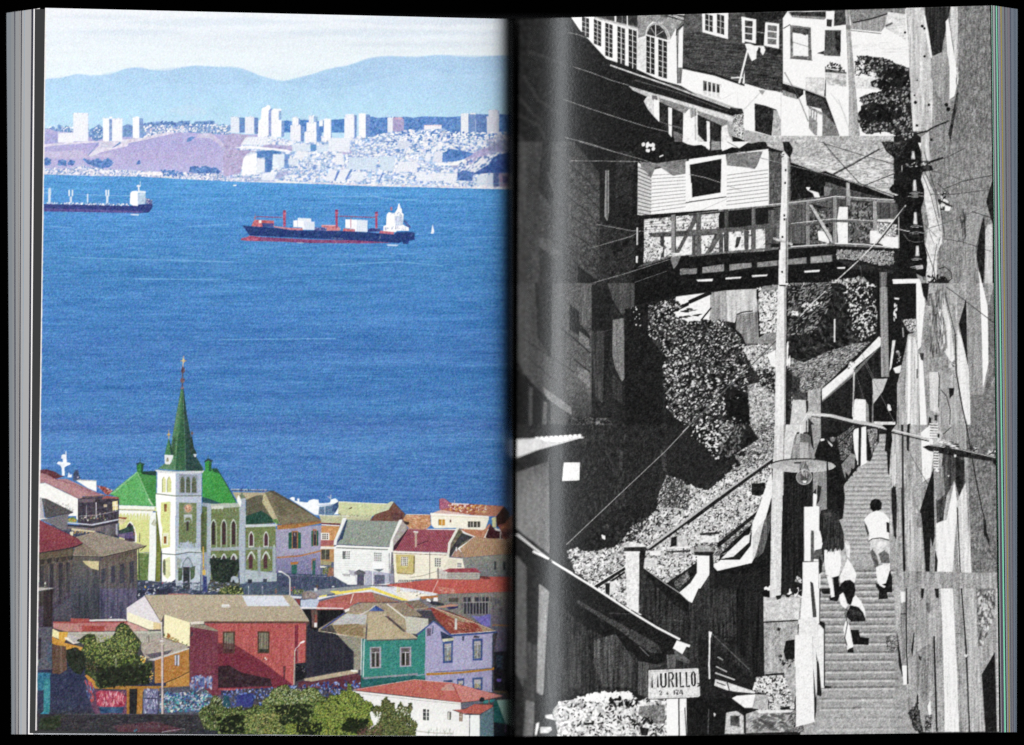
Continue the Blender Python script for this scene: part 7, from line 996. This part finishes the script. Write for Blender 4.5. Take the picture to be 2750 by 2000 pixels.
    P('f0', '202,62 285,62 285,190 240,190 238,358 204,358', 'g3c2'); P('f0', '252,0 275,0 268,62 252,62', 'c2'); P('60', '240,190 256,195 258,350 240,350', 'v5c4'); P('ec', '258,190 290,195 305,260 295,300 262,300', 'c5g3'); P('58', '262,300 300,290 308,360 285,430 280,350 250,345', 'c6g5'); P('24', '285,330 300,360 300,420 284,430', 'c3')
    P('f0', '194,365 282,362 282,470 272,668 194,670', 'g3c2'); P('4a', '236,470 252,480 272,665 250,665', 'v5c4'); P('e8', '170,680 276,668 282,937 150,937 155,765 175,762', 'g3c3'); P('e8', '155,765 250,765 250,937 150,937', 'g4c3'); L('b0', 4, '252,770 252,937'); P('24', '274,668 285,470 290,690 318,700 315,735 300,710 285,720', 'c3'); P('e4', '278,715 310,710 312,937 290,937', 'g4'); P('28', '252,800 262,800 280,937 262,937', 'c3'); P('f0', '285,430 292,430 290,690 283,690', 'c3')
    U(1850, 1580)
    P('ec', '715,0 765,0 775,180 700,190', 'g3c2'); P('4a', '765,0 785,0 805,180 782,182', 'v4'); P('ec', '795,0 825,0 822,220 805,220', 'g3'); P('e0', '700,185 805,182 808,400 790,300 700,290', 'g4c3'); L('28', 6, '690,225 686,280'); P('e8', '668,292 780,288 790,840 675,870', 'g4c3'); L('b0', 4, '778,300 785,560'); P('28', '782,470 805,600 802,770 790,830', 'c3'); P('e0', '780,300 800,300 806,640 800,690 782,500', 'g4'); P('26', '805,440 820,480 835,670 830,680 806,670', 'c3'); P('e4', '812,225 850,228 850,625 832,625 815,440', 'g4c3'); P('24', '820,0 828,0 825,205 855,215 850,258 820,225', 'c3'); L('24', 7, '852,230 852,612'); P('24', '852,612 893,615 893,628 852,628')
    M('printed_street_lamp', 'enamel street lamp with a bare bulb hanging from a long pipe arm on the monochrome page')
    U(1850, 760); L('c8', 34, '712,937 715,880 740,830 775,820'); L('c4', 20, '760,820 900,835 1030,868 1180,895 1288,925'); L('38', 5, '770,838 1030,882 1288,937'); L('f0', 5, '715,870 745,825 900,832')
    U(1850, 1140); L('d8', 24, '708,0 708,60'); L('f0', 6, '702,0 702,55'); L('c4', 20, '1060,-16 1160,0 1288,30')
    P('70', '670,62 700,55 745,58 765,75 768,125 655,125 662,90', 'v8g6'); P('8c', '655,125 768,122 785,160 795,215 638,215 648,160', 'v9g6'); P('c8', '700,110 750,112 755,215 700,215', 'v5g5', .6); P('d8', '680,60 700,56 695,120 670,122', 'v4', .6)
    P('b8', [(717 + 206 * math.cos(a), 258 + 42 * math.sin(a)) for a in np.linspace(0, 6.28, 40)], 'c4g5'); L('2c', 8, [(717 + 206 * math.cos(a), 257 + 42 * math.sin(a)) for a in np.linspace(3.35, 6.1, 24)]); L('c8', 4, [(717 + 206 * math.cos(a), 258 + 42 * math.sin(a)) for a in np.linspace(0, 3.14, 24)]); P('84', '640,218 790,218 900,240 780,270 650,265 560,240', 'c5g5', .35); P('40', '660,236 700,234 700,246 664,246', 'c5')
    P('60', '700,232 738,232 760,290 770,330 690,330 695,290', 'c6g5'); P('74', [(725 + 50 * math.cos(a), 330 + 48 * math.sin(a)) for a in np.linspace(0, 6.28, 24)], 'c8g6'); L('d8', 5, [(725 + 48 * math.cos(a), 330 + 46 * math.sin(a)) for a in np.linspace(0, 6.28, 24)], None, .8); P('40', '700,310 750,310 755,350 700,350', 'c8', .7); P('f0', '715,352 740,352 735,368 720,366'); S('d0', '700,240 745,240 740,320 705,320', 14, 5, 30, 0, .2, 'r', None, .6)
    U(2200, 1140); L('b8', 14, '260,-20 400,14 520,50 690,90'); L('24', 7, '290,4 500,60 690,104'); L('e8', 4, '300,-6 500,42 690,86'); L('28', 7, '240,10 110,130 60,90', 'c5'); L('28', 13, '255,10 252,262', 'c3')
    P('1e', '395,5 480,5 470,18 455,40 460,100 450,160 440,320 432,300 425,170 412,165 418,90 425,30', 'c4'); P('18', '400,0 485,0 470,15 410,15', 'c3')
    P('2a', '650,140 700,125 880,150 1113,205 1113,235 1090,232 780,185 690,165', 'c6g4'); L('c8', 5, '690,128 880,155 1110,208'); 
    def ins(x, y0, n, w, h=17):
        for i in range(n): P('e0', [(x - w, y0 + i * h), (x + w, y0 + i * h + 2), (x + w * .8, y0 + i * h + 11), (x - w * .8, y0 + i * h + 9)], 'c6g3'); L('40', 4, [(x - w * .8, y0 + i * h + 12), (x + w * .8, y0 + i * h + 14)])
    ins(720, -10, 6, 30); ins(735, 165, 7, 18); P('e0', '725,20 760,40 780,60 740,130 690,120 700,60', 'c8', .5); S('e8 30 c0', '760,90 880,120 870,150 770,140', 22, 34, 9, .1, .2); S('e0 38', '940,130 990,145 980,165 930,160', 8, 30, 9); S('e0 38', '1070,150 1110,155 1110,195 1070,190', 12, 34, 8); P('22', '1090,230 1113,232 1112,262 1100,250'); P('f0', '735,270 755,290 745,300 730,290'); P('22', '745,55 758,60 755,85 745,80'); L('40', 5, '780,60 830,15'); P('f0', '805,318 820,318 815,330'); P('e8', '848,188 862,190 860,205 850,205')
    # ---------------- people
    U(1850, 1140)
    M('printed_person', 'person in a black coat and cap standing beside the street lamp on the monochrome page')
    P('20', '800,190 830,120 860,90 905,130 945,170 960,260 975,400 982,460 968,590 945,600 940,570 900,560 875,530 868,310 925,262 900,240 800,212', 'c3g3'); P('20', '868,60 885,45 925,48 935,60 932,75 900,78 868,72', 'c3'); P('70', '885,75 925,76 918,100 905,112 890,100', 'c8'); P('18', '875,68 935,70 930,80 880,78'); P('e0', '868,95 905,130 900,140 880,118'); P('e8', '825,90 850,88 855,98 830,105'); P('f0', '900,78 912,80 910,86 900,84'); P('22', '865,160 880,300 868,520', 'c3')
    ORG[:] = [2060, 1330, 440 / 896]
    P('20', '328,0 425,0 415,60 410,130 390,132 385,105 350,95 325,60', 'c3')
    M('printed_person', 'person with long dark hair, pale skirt and shopping bag climbing the stairs on the monochrome page')
    P('f0', '312,290 345,310 400,300 430,320 425,390 390,440 350,450 320,430 314,360', 'c4g3'); P('9c', '400,300 430,310 425,400 395,440 405,370', 'c6g5', .6); P('f0', '325,440 352,445 362,500 370,555 352,560 345,520', 'c4'); P('1e', '360,450 390,440 400,540 385,580 345,575 340,560 370,555', 'c4'); P('22', '296,510 345,508 345,540 310,540 296,530', 'c3')
    P('2a', '295,130 300,95 320,78 345,78 370,90 385,115 405,160 420,210 422,290 405,305 398,285 385,305 375,285 360,310 350,290 335,310 328,285 312,300 300,250 305,190 292,160', 'v7g4'); S('58 1c 48', '300,90 400,110 415,290 310,290', 120, 4, 44, 0, .12, 'r', None, .45); P('6c', '310,100 345,90 355,110 320,130', 'c8', .5)
    P('e0', '425,260 445,250 455,290 450,345 435,330', 'c7'); P('c8', '432,245 448,255 445,275 430,270', 'c7')
    P('e8', '440,345 465,380 490,430 478,480 440,465 400,480 398,440 420,395', 'c4g4')
    M('printed_person', 'child with dark hair and bag climbing behind the long haired person on the monochrome page')
    P('20', '400,490 425,465 455,462 478,480 484,520 470,570 455,600 440,590 430,560 420,535 400,545 390,520', 'c5g3'); P('f0', '396,545 415,530 428,560 440,600 430,620 405,600 395,575', 'c4g3'); P('f0', '470,560 485,545 515,580 535,625 540,675 525,640 500,610 460,600', 'c4g3'); P('22', '455,600 500,612 525,640 540,680 535,688 460,690 440,670 425,640 430,622 445,630', 'c5g4'); P('50', '450,620 520,640 515,660 455,650', 'c7', .5)
    P('f0', '428,690 440,680 452,720 470,800 472,830 445,838 432,790 416,735', 'c4g3'); P('e0', '436,825 450,820 448,850 438,848'); P('1e', '455,735 500,735 510,775 558,780 555,818 470,815 462,770', 'c3'); P('1e', '440,845 470,830 474,860 440,860', 'c3'); L('24', 6, '425,640 440,700 425,780 436,820', None, .7); P('88', '420,625 440,630 430,660', 'c6')
    M('printed_person', 'person in a white shirt and rolled trousers climbing the stairs on the monochrome page')
    P('1e', '562,50 570,28 590,18 612,22 628,40 625,75 605,85 580,88 565,72', 'c6g3'); P('f0', '530,130 560,100 600,82 640,95 670,130 668,160 665,220 668,245 620,232 555,255 560,210 545,170', 'c3g4'); P('3c', '533,150 545,165 558,205 552,222 540,190', 'c4'); P('2c', '652,145 668,150 670,205 655,200', 'c4'); L('30', 5, '555,252 575,238 620,232 668,245'); P('c8', '565,245 620,236 668,248 672,300 670,375 640,380 620,370 590,395 575,340 562,290', 'c6g6'); P('4c', '575,290 600,330 612,380 590,398 565,310', 'c6g5', .85); P('40', '610,320 640,300 665,320 672,372 625,370', 'c6g5', .7); P('e8', '585,255 640,245 660,270 620,300 580,285', 'c4', .6)
    P('f0', '595,395 640,375 672,370 672,430 650,480 645,505 620,490 605,480 598,430', 'c6g4'); P('20', '595,480 620,490 650,480 672,410 685,450 684,532 655,530 662,565 610,568 612,520 596,500', 'c4g3'); P('f0', '610,478 650,498 640,506 615,492'); P('d8', '630,372 668,370 665,380 640,385', 'c4')
def grade():
    """paper margins, halftone grain and ink tone of the two printed sheets"""
    r = np.random.default_rng(3)
    T(0, 0, 2267)
    # white paper margin left of the colour print and along its foot
    CUR[0] = 0
    n = 160; ys = np.linspace(10, 1990, n)
    xs = 124.3 - (ys - 22) / 1940 * 25.5 + r.normal(0, .35, n)
    P('ece8e6', np.array([(60, 10)] + list(zip(xs, ys)) + [(60, 1990)])); IDB[:, :92] = 0
    q = np.array(list(zip(xs, ys)) + [(60, 1990), (60, 10)]); c = cover(ab(q)); IDB[c[1]:c[3], c[0]:c[2]][c[4] > .5] = 0
    A = IMG[:, :1384]; lum = A.mean(2, keepdims=True)
    A[:] = lum + (A - lum) * .9
    A[:] = .03 + A * .965
    B = IMG[:, 1384:]
    B[:] = np.clip((B - .5) * 1.08 + .51, .06, .97)
    g1 = r.standard_normal((SH // 2, SW // 2, 1)).astype(np.float32).repeat(2, 0).repeat(2, 1)
    gc = r.standard_normal((SH // 2, SW // 2, 3)).astype(np.float32).repeat(2, 0).repeat(2, 1)
    fine = (g1 * .030 + gc * .022)
    L_ = IMG.mean(2, keepdims=True)
    amp = .45 + 1.1 * np.clip(4 * L_ * (1 - L_), 0, 1)
    IMG[:, :1384] += (fine * amp)[:, :1384]
    IMG[:, 1384:] += ((g1 * .040 + gc * .008) * amp)[:, 1384:]
    # ink spreads a little into the soft paper
    IMG[1:-1] = IMG[:-2] * .17 + IMG[1:-1] * .66 + IMG[2:] * .17
    IMG[:, 1:-1] = IMG[:, :-2] * .17 + IMG[:, 1:-1] * .66 + IMG[:, 2:] * .17
# ---------------------------------------------------------------- build the print
KT[0] = .6
left_far(); KT[0] = .4; left_near(); KT[0] = .55; right_top(); right_low(); grade()
COL = scene.collection
def link(name, me, parent=None, mat=None, **kw):
    o = bpy.data.objects.new(name, me); COL.objects.link(o)
    if parent: o.parent = parent
    if mat: me.materials.append(mat)
    for k, v in kw.items(): o[k] = v
    return o
def world_xy(px, py, z): k = (H - z) / H; return (px - 1375) * PX * k, (1000 - py) * PX * k
# ---- how the paper bends into the gutter (slope in degrees against cell column)
SL_L = ([0, 1150, 1250, 1290, 1320, 1340, 1355, 1368, 1376, 1384], [0, 0, 4, 8, 16, 32, 48, 57, 66, 72])
SL_R = ([1384, 1395, 1420, 1460, 1490, 1512, 1540, 1570, 1620, 1720, 2800], [60, 46, 36, 27, 21.5, 17.6, 12.5, 9, 5, 0, 0])
cols = np.arange(0, 2801)
def depth(tab, side):
    s = np.tan(np.radians(np.interp(cols, *tab))) * PX
    c = np.cumsum(s)
    return -(c) if side < 0 else -(c[-1] - c)
ZL = depth(SL_L, -1); ZR = depth(SL_R, 1)
ZR = ZR + (np.interp(1384, cols, ZL) - np.interp(1384, cols, ZR)) * np.clip((1640 - cols) / 256, 0, 1) ** 2 * 0
zL = lambda x: np.interp(x, cols, ZL)
zR = lambda x: np.interp(x, cols, ZR)
# ---- materials
def principled(name, color=None, rough=.6, spec=.3, bump=0.0, grain=0.0, scale=900):
    m = bpy.data.materials.new(name); m.use_nodes = True; nt = m.node_tree; b = nt.nodes["Principled BSDF"]
    b.inputs["Roughness"].default_value = rough; b.inputs["Specular IOR Level"].default_value = spec; b.inputs["Specular Tint"].default_value = (.90, .95, 1, 1)
    tc = nt.nodes.new("ShaderNodeTexCoord"); nz = nt.nodes.new("ShaderNodeTexNoise"); nz.inputs["Scale"].default_value = scale; nz.inputs["Detail"].default_value = 3
    mp = nt.nodes.new("ShaderNodeMapping"); nt.links.new(tc.outputs["Object"], mp.inputs[0]); nt.links.new(mp.outputs[0], nz.inputs["Vector"])
    if color is not None:
        c = [x / 12.92 if x <= .04045 else ((x + .055) / 1.055) ** 2.4 for x in color]
        mx = nt.nodes.new("ShaderNodeMixRGB"); mx.inputs[1].default_value = [v * (1 - grain) for v in c] + [1]; mx.inputs[2].default_value = [min(v * (1 + grain), 1) for v in c] + [1]
        mp.inputs["Scale"].default_value = (1, .02, 1); nt.links.new(nz.outputs[0], mx.inputs[0]); nt.links.new(mx.outputs[0], b.inputs["Base Color"])
    if bump:
        bp = nt.nodes.new("ShaderNodeBump"); bp.inputs["Strength"].default_value = bump; bp.inputs["Distance"].default_value = .00004
        nt.links.new(nz.outputs[0], bp.inputs["Height"]); nt.links.new(bp.outputs[0], b.inputs["Normal"])
    return m
MPRINT = principled("glossy_printed_paper", None, .29, .155, .8, scale=1500)
_nt = MPRINT.node_tree; _at = _nt.nodes.new("ShaderNodeVertexColor"); _at.layer_name = "ink"
_gm = _nt.nodes.new("ShaderNodeMixRGB"); _gm.blend_type = 'MULTIPLY'; _gm.inputs[0].default_value = 1; _gm.inputs[2].default_value = (.86, .86, .86, 1)
_nt.links.new(_at.outputs[0], _gm.inputs[1]); _nt.links.new(_gm.outputs[0], _nt.nodes["Principled BSDF"].inputs["Base Color"])
# ---- the book
book = bpy.data.objects.new("open_book", None); COL.objects.link(book); book.location = (0, 0, -.03)
book["label"] = "thick open book, colour harbour photograph facing a black and white stairway photograph"
book["category"] = "book"
def rebase(o): o.location = (0, 0, .03); return o
def lin(c): return np.where(c <= .04045, c / 12.92, ((c + .055) / 1.055) ** 2.4)
def page(name, label, xl, xr, yt, yb, zf, N, Mr):
    """one leaf of print: a fine curved grid split into one mesh per printed motif"""
    u = np.linspace(0, 1, N + 1)[None, :]; v = np.linspace(0, 1, Mr + 1)[:, None]
    Y0 = 20 + v * 1950
    X = xl(Y0) * (1 - u) + xr(Y0) * u
    Y = yt(X) * (1 - v) + yb(X) * v
    Z = zf(X + (Y - 200) * .015 * (zf is zR)) + .00012 * np.sin(Y / 260.0 + X / 330.0) * np.clip((X - xl(Y)) / 300, 0, 1) * np.clip((xr(Y) - X) / 300, 0, 1)
    k = (H - Z) / H
    V = np.stack([(X - 1375) * PX * k, (1000 - Y) * PX * k, Z], -1).reshape(-1, 3).astype(np.float32)
    # ink sampled from the print buffer
    xs = np.clip(X - .5, 0, SW - 2.001); ys = np.clip(Y - .5, 0, SH - 2.001); ix = xs.astype(int); iy = ys.astype(int); fx = (xs - ix)[..., None]; fy = (ys - iy)[..., None]
    C = (IMG[iy, ix] * (1 - fx) + IMG[iy, ix + 1] * fx) * (1 - fy) + (IMG[iy + 1, ix] * (1 - fx) + IMG[iy + 1, ix + 1] * fx) * fy
    C = lin(np.clip(C, 0, 1)).reshape(-1, 3).astype(np.float32)
    gy, gx = np.gradient(Z); dX = np.gradient(X, axis=1) * PX
    nx = -gx / dX; n = np.stack([nx, np.zeros_like(nx), np.ones_like(nx)], -1); n /= np.linalg.norm(n, axis=-1, keepdims=True); n = n.reshape(-1, 3)
    Xc = (X[:-1, :-1] + X[1:, 1:]) / 2; Yc = (Y[:-1, :-1] + Y[1:, 1:]) / 2
    ID = IDB[np.clip(Yc, 0, SH - 1).astype(int), np.clip(Xc, 0, SW - 1).astype(int)].reshape(-1)
    idx = np.arange((N + 1) * (Mr + 1)).reshape(Mr + 1, N + 1)
    F = np.stack([idx[1:, :-1], idx[1:, 1:], idx[:-1, 1:], idx[:-1, :-1]], -1).reshape(-1, 4)
    cnt = np.bincount(ID, minlength=len(MOTIF)); ID = np.where(cnt[ID] < 30, 0, ID)
    def mesh(nm, sel):
        f = F[sel]; used = np.zeros(len(V), bool); used[f.ravel()] = True; mp = np.cumsum(used) - 1; f = mp[f]
        me = bpy.data.meshes.new(nm); nv = int(used.sum()); nf = len(f)
        me.vertices.add(nv); me.vertices.foreach_set("co", V[used].ravel())
        me.loops.add(nf * 4); me.loops.foreach_set("vertex_index", f.ravel().astype(np.int32))
        me.polygons.add(nf); me.polygons.foreach_set("loop_start", np.arange(0, nf * 4, 4, dtype=np.int32)); me.polygons.foreach_set("loop_total", np.full(nf, 4, np.int32))
        at = me.color_attributes.new("ink", 'FLOAT_COLOR', 'POINT'); at.data.foreach_set("color", np.hstack([C[used], np.ones((nv, 1), np.float32)]).ravel())
        me.update(calc_edges=True); me.polygons.foreach_set("use_smooth", np.ones(nf, bool)); me.normals_split_custom_set_from_vertices(n[used])
        me.materials.append(MPRINT)
        return me
    # bare paper margin plus the underside of the sheet
    pg = link(name, mesh(name, ID == 0) if (ID == 0).sum() > 0 else bpy.data.meshes.new(name), book, None, label=label); rebase(pg)
    for i in np.unique(ID):
        if i == 0: continue
        nm, lb = MOTIF[i]; o = link(nm, mesh(nm, ID == i), pg)
        if lb: o["label"] = lb
    return pg
XL0 = lambda y: 121.2 - (y - 22) / 1940 * 26.0
XR1 = lambda y: 2658.8 + (y - 14) / 1953 * 24.5
YT_L = lambda x: 20.8 + (x - 121) / 1257 * 30.2
YB_L = lambda x: np.interp(x, [95, 300, 600, 900, 1384], [1961.5, 1965, 1971, 1974.5, 1976.5])
YT_R = lambda x: 51.0 - (x - 1384) / 1282 * 36.8
YB_R = lambda x: np.interp(x, [1384, 1800, 2690], [1976.5, 1976, 1966.5])
cst = lambda c: (lambda y: c + 0 * y)
p1 = page("page", "left page carrying a colour photograph of a bay, ships and a green church", XL0, cst(1384.0), YT_L, YB_L, zL, 636, 975)
p2 = page("page", "right page carrying a black and white photograph of a stairway alley", cst(1384.0), XR1, YT_R, YB_R, zR, 640, 978)
# ---- fanned leaves under either page
def leaf(name, xt0, xt1, xb0, xb1, z, color, yt, yb, th=.00022, label=None, rough=.6, tail=0, n=1, grain=.05):
    """a sheet whose edge shows between two slanted lines (top x0..x1, bottom x0..x1)"""
    K = 24; me = bpy.data.meshes.new(name); vv = []; ff = []
    for i in range(K + 1):
        f = i / K; wob = .35 * math.sin(f * 9 + xt0) * (0 < i < K)
        a = xt0 + (xb0 - xt0) * f + wob; b = xt1 + (xb1 - xt1) * f
        for x in (a, b):
            y = yt(x) * (1 - f) + yb(x) * f
            X, Y = world_xy(x, y, z); vv += [(X, Y, z), (X, Y, z - th)]
    for i in range(K):
        o = i * 4; ff += [(o, o + 4, o + 6, o + 2), (o + 1, o + 3, o + 7, o + 5), (o, o + 1, o + 5, o + 4), (o + 2, o + 6, o + 7, o + 3)]
    ff += [(0, 2, 3, 1), (K * 4, K * 4 + 1, K * 4 + 3, K * 4 + 2)]
    me.from_pydata(vv, [], ff); me.update()
    m = principled("leaf_paper", color, rough, .25, 0, grain)
    o = link(name, me, book, m); rebase(o)
    if label: o["label"] = label
    return o
ytl = lambda x: np.interp(x, [17, 118, 1378], [34.3, 20.2, 51]); ybl = lambda x: np.interp(x, [28, 1384], [1971.5, 1977.0])
g = lambda v: (v / 255, v / 255, v / 255)
# black-bordered leaf just below the colour page, showing at its left and foot
leaf("page_leaf", 93.5, 700, 79.3, 700, -.00030, g(37), lambda x: ytl(x) + 6 * (x > 200), lambda x: np.interp(x, [79, 300, 620, 1384], [1968.5, 1970.5, 1973, 1974]), label="black bordered leaf just under the colour page")
seq = [  # (top x0,x1, bottom x0,x1, sRGB); fore-edge shading is put into these greys, darker outward
 (90.0, 93.0, 75.4, 79.0, (224, 222, 222)), (84.3, 90.0, 70.8, 75.4, (30, 30, 46)), (67.0, 84.3, 57.0, 70.8, (156, 156, 157)), (65.6, 67.0, 55.6, 57.0, (120, 142, 160)),
 (59.0, 65.6, 50.6, 55.6, (152, 152, 153)), (56.2, 59.0, 48.0, 50.6, (28, 26, 44)), (52.6, 56.2, 46.0, 48.0, (142, 142, 142)), (51.8, 52.6, 45.0, 46.0, (110, 96, 92)),
 (41.0, 51.8, 42.0, 45.0, (132, 134, 136)), (38.4, 41.0, 40.0, 42.0, (34, 30, 56)), (30.0, 38.4, 36.5, 40.0, (122, 125, 128)), (17.4, 30.0, 30.8, 36.5, (112, 118, 124))]
for i, (a, b, c, d, rgb) in enumerate(seq):
    leaf("page_leaf", a, b + 14, c, d + 10, -.00045 - i * .00012, tuple(v / 255 for v in rgb), ytl, ybl, th=.00012)
leaf("page_leaf", 100, 1120, 86, 1120, -.0021, (.80, .81, .84), lambda x: ytl(x) + 6, ybl, label="pale bottom leaf edge showing along the foot of the colour page")
ytr = lambda x: np.interp(x, [1384, 2667, 2733], [51, 14.2, 24.2]); ybr = lambda x: np.interp(x, [1384, 1800, 2740], [1977, 1976.3, 1965.6])
seqr = [
 (2658.5, 2661.0, 2683.0, 2684.2, (40, 36, 44)), (2661.0, 2662.6, 2684.2, 2685.3, (196, 190, 200)), (2662.6, 2664.0, 2685.3, 2686.6, (120, 196, 160)), (2664.0, 2665.6, 2686.6, 2688.0, (26, 34, 32)),
 (2665.6, 2671.0, 2688.0, 2690.0, (150, 152, 156)), (2671.0, 2672.6, 2690.0, 2691.0, (80, 84, 96)), (2672.6, 2674.0, 2691.0, 2697.0, (78, 66, 84)), (2674.0, 2677.4, 2697.6, 2701.4, (122, 200, 166)),
 (2677.4, 2679.4, 2701.4, 2704.6, (20, 22, 34)), (2679.4, 2682.0, 2704.6, 2706.6, (150, 154, 160)), (2682.0, 2686.2, 2706.6, 2709.2, (122, 118, 138)), (2686.2, 2689.4, 2709.2, 2712.0, (150, 136, 60)),
 (2689.4, 2696.6, 2712.0, 2715.0, (112, 118, 122)), (2696.6, 2699.0, 2715.0, 2716.6, (84, 70, 84)), (2699.0, 2705.0, 2716.6, 2719.0, (106, 112, 118)), (2705.0, 2711.6, 2719.0, 2721.2, (112, 106, 114)),
 (2711.6, 2714.4, 2721.2, 2722.6, (74, 80, 96)), (2714.4, 2723.0, 2722.6, 2726.6, (98, 106, 118)), (2723.0, 2727.0, 2726.6, 2728.2, (88, 98, 112)), (2727.0, 2732.8, 2728.2, 2730.2, (96, 106, 118))]
for i, (a, b, c, d, rgb) in enumerate(seqr):
    leaf("page_leaf", a - 14, b, c - 10, d, -.00050 - i * .00005, tuple(v / 255 for v in rgb), ytr, ybr, th=.00005, label="mustard yellow leaf edge" if rgb[0] == 150 and rgb[2] == 60 else ("mint green leaf edge" if rgb[1] >= 196 and rgb[0] < 130 else None))
# ---- solid block of pages and the binding beneath
def block(name, pts, z0, z1, color, label):
    me = bpy.data.meshes.new(name); n = len(pts); vv = [(*world_xy(x, y, z0), z0) for x, y in pts] + [(*world_xy(x, y, z0), z1) for x, y in pts]
    ff = [tuple(range(n))[::-1], tuple(range(n, 2 * n))] + [(i, (i + 1) % n, n + (i + 1) % n, n + i) for i in range(n)]
    me.from_pydata(vv, [], ff); me.update(); o = link(name, me, book, principled(name + "_paper", color, .7, .2, 0, .1)); rebase(o); o["label"] = label
block("page_block", [(60, 60), (1370, 90), (1370, 1950), (70, 1950)], -.0192, -.029, (.6, .6, .6), "thick block of leaves under the colour page")
block("page_block", [(1400, 90), (2690, 60), (2690, 1950), (1400, 1950)], -.0192, -.029, (.55, .56, .58), "thick block of leaves under the monochrome page")
block("book_cover", [(50, 50), (2700, 50), (2700, 1955), (50, 1955)], -.0292, -.0318, (.06, .06, .07), "dark cover under the whole book")
# ---- scanner lid the book lies against
me = bpy.data.meshes.new("scanner_bed"); me.from_pydata([(-1, -1, -.032), (1, -1, -.032), (1, 1, -.032), (-1, 1, -.032)], [], [(0, 1, 2, 3)]); me.update()
bed = link("scanner_bed", me, None, principled("black_felt", (.004, .004, .004), 1, 0, 0, .1)); bed["kind"] = "structure"; bed["label"] = "plain black scanner bed behind the book"
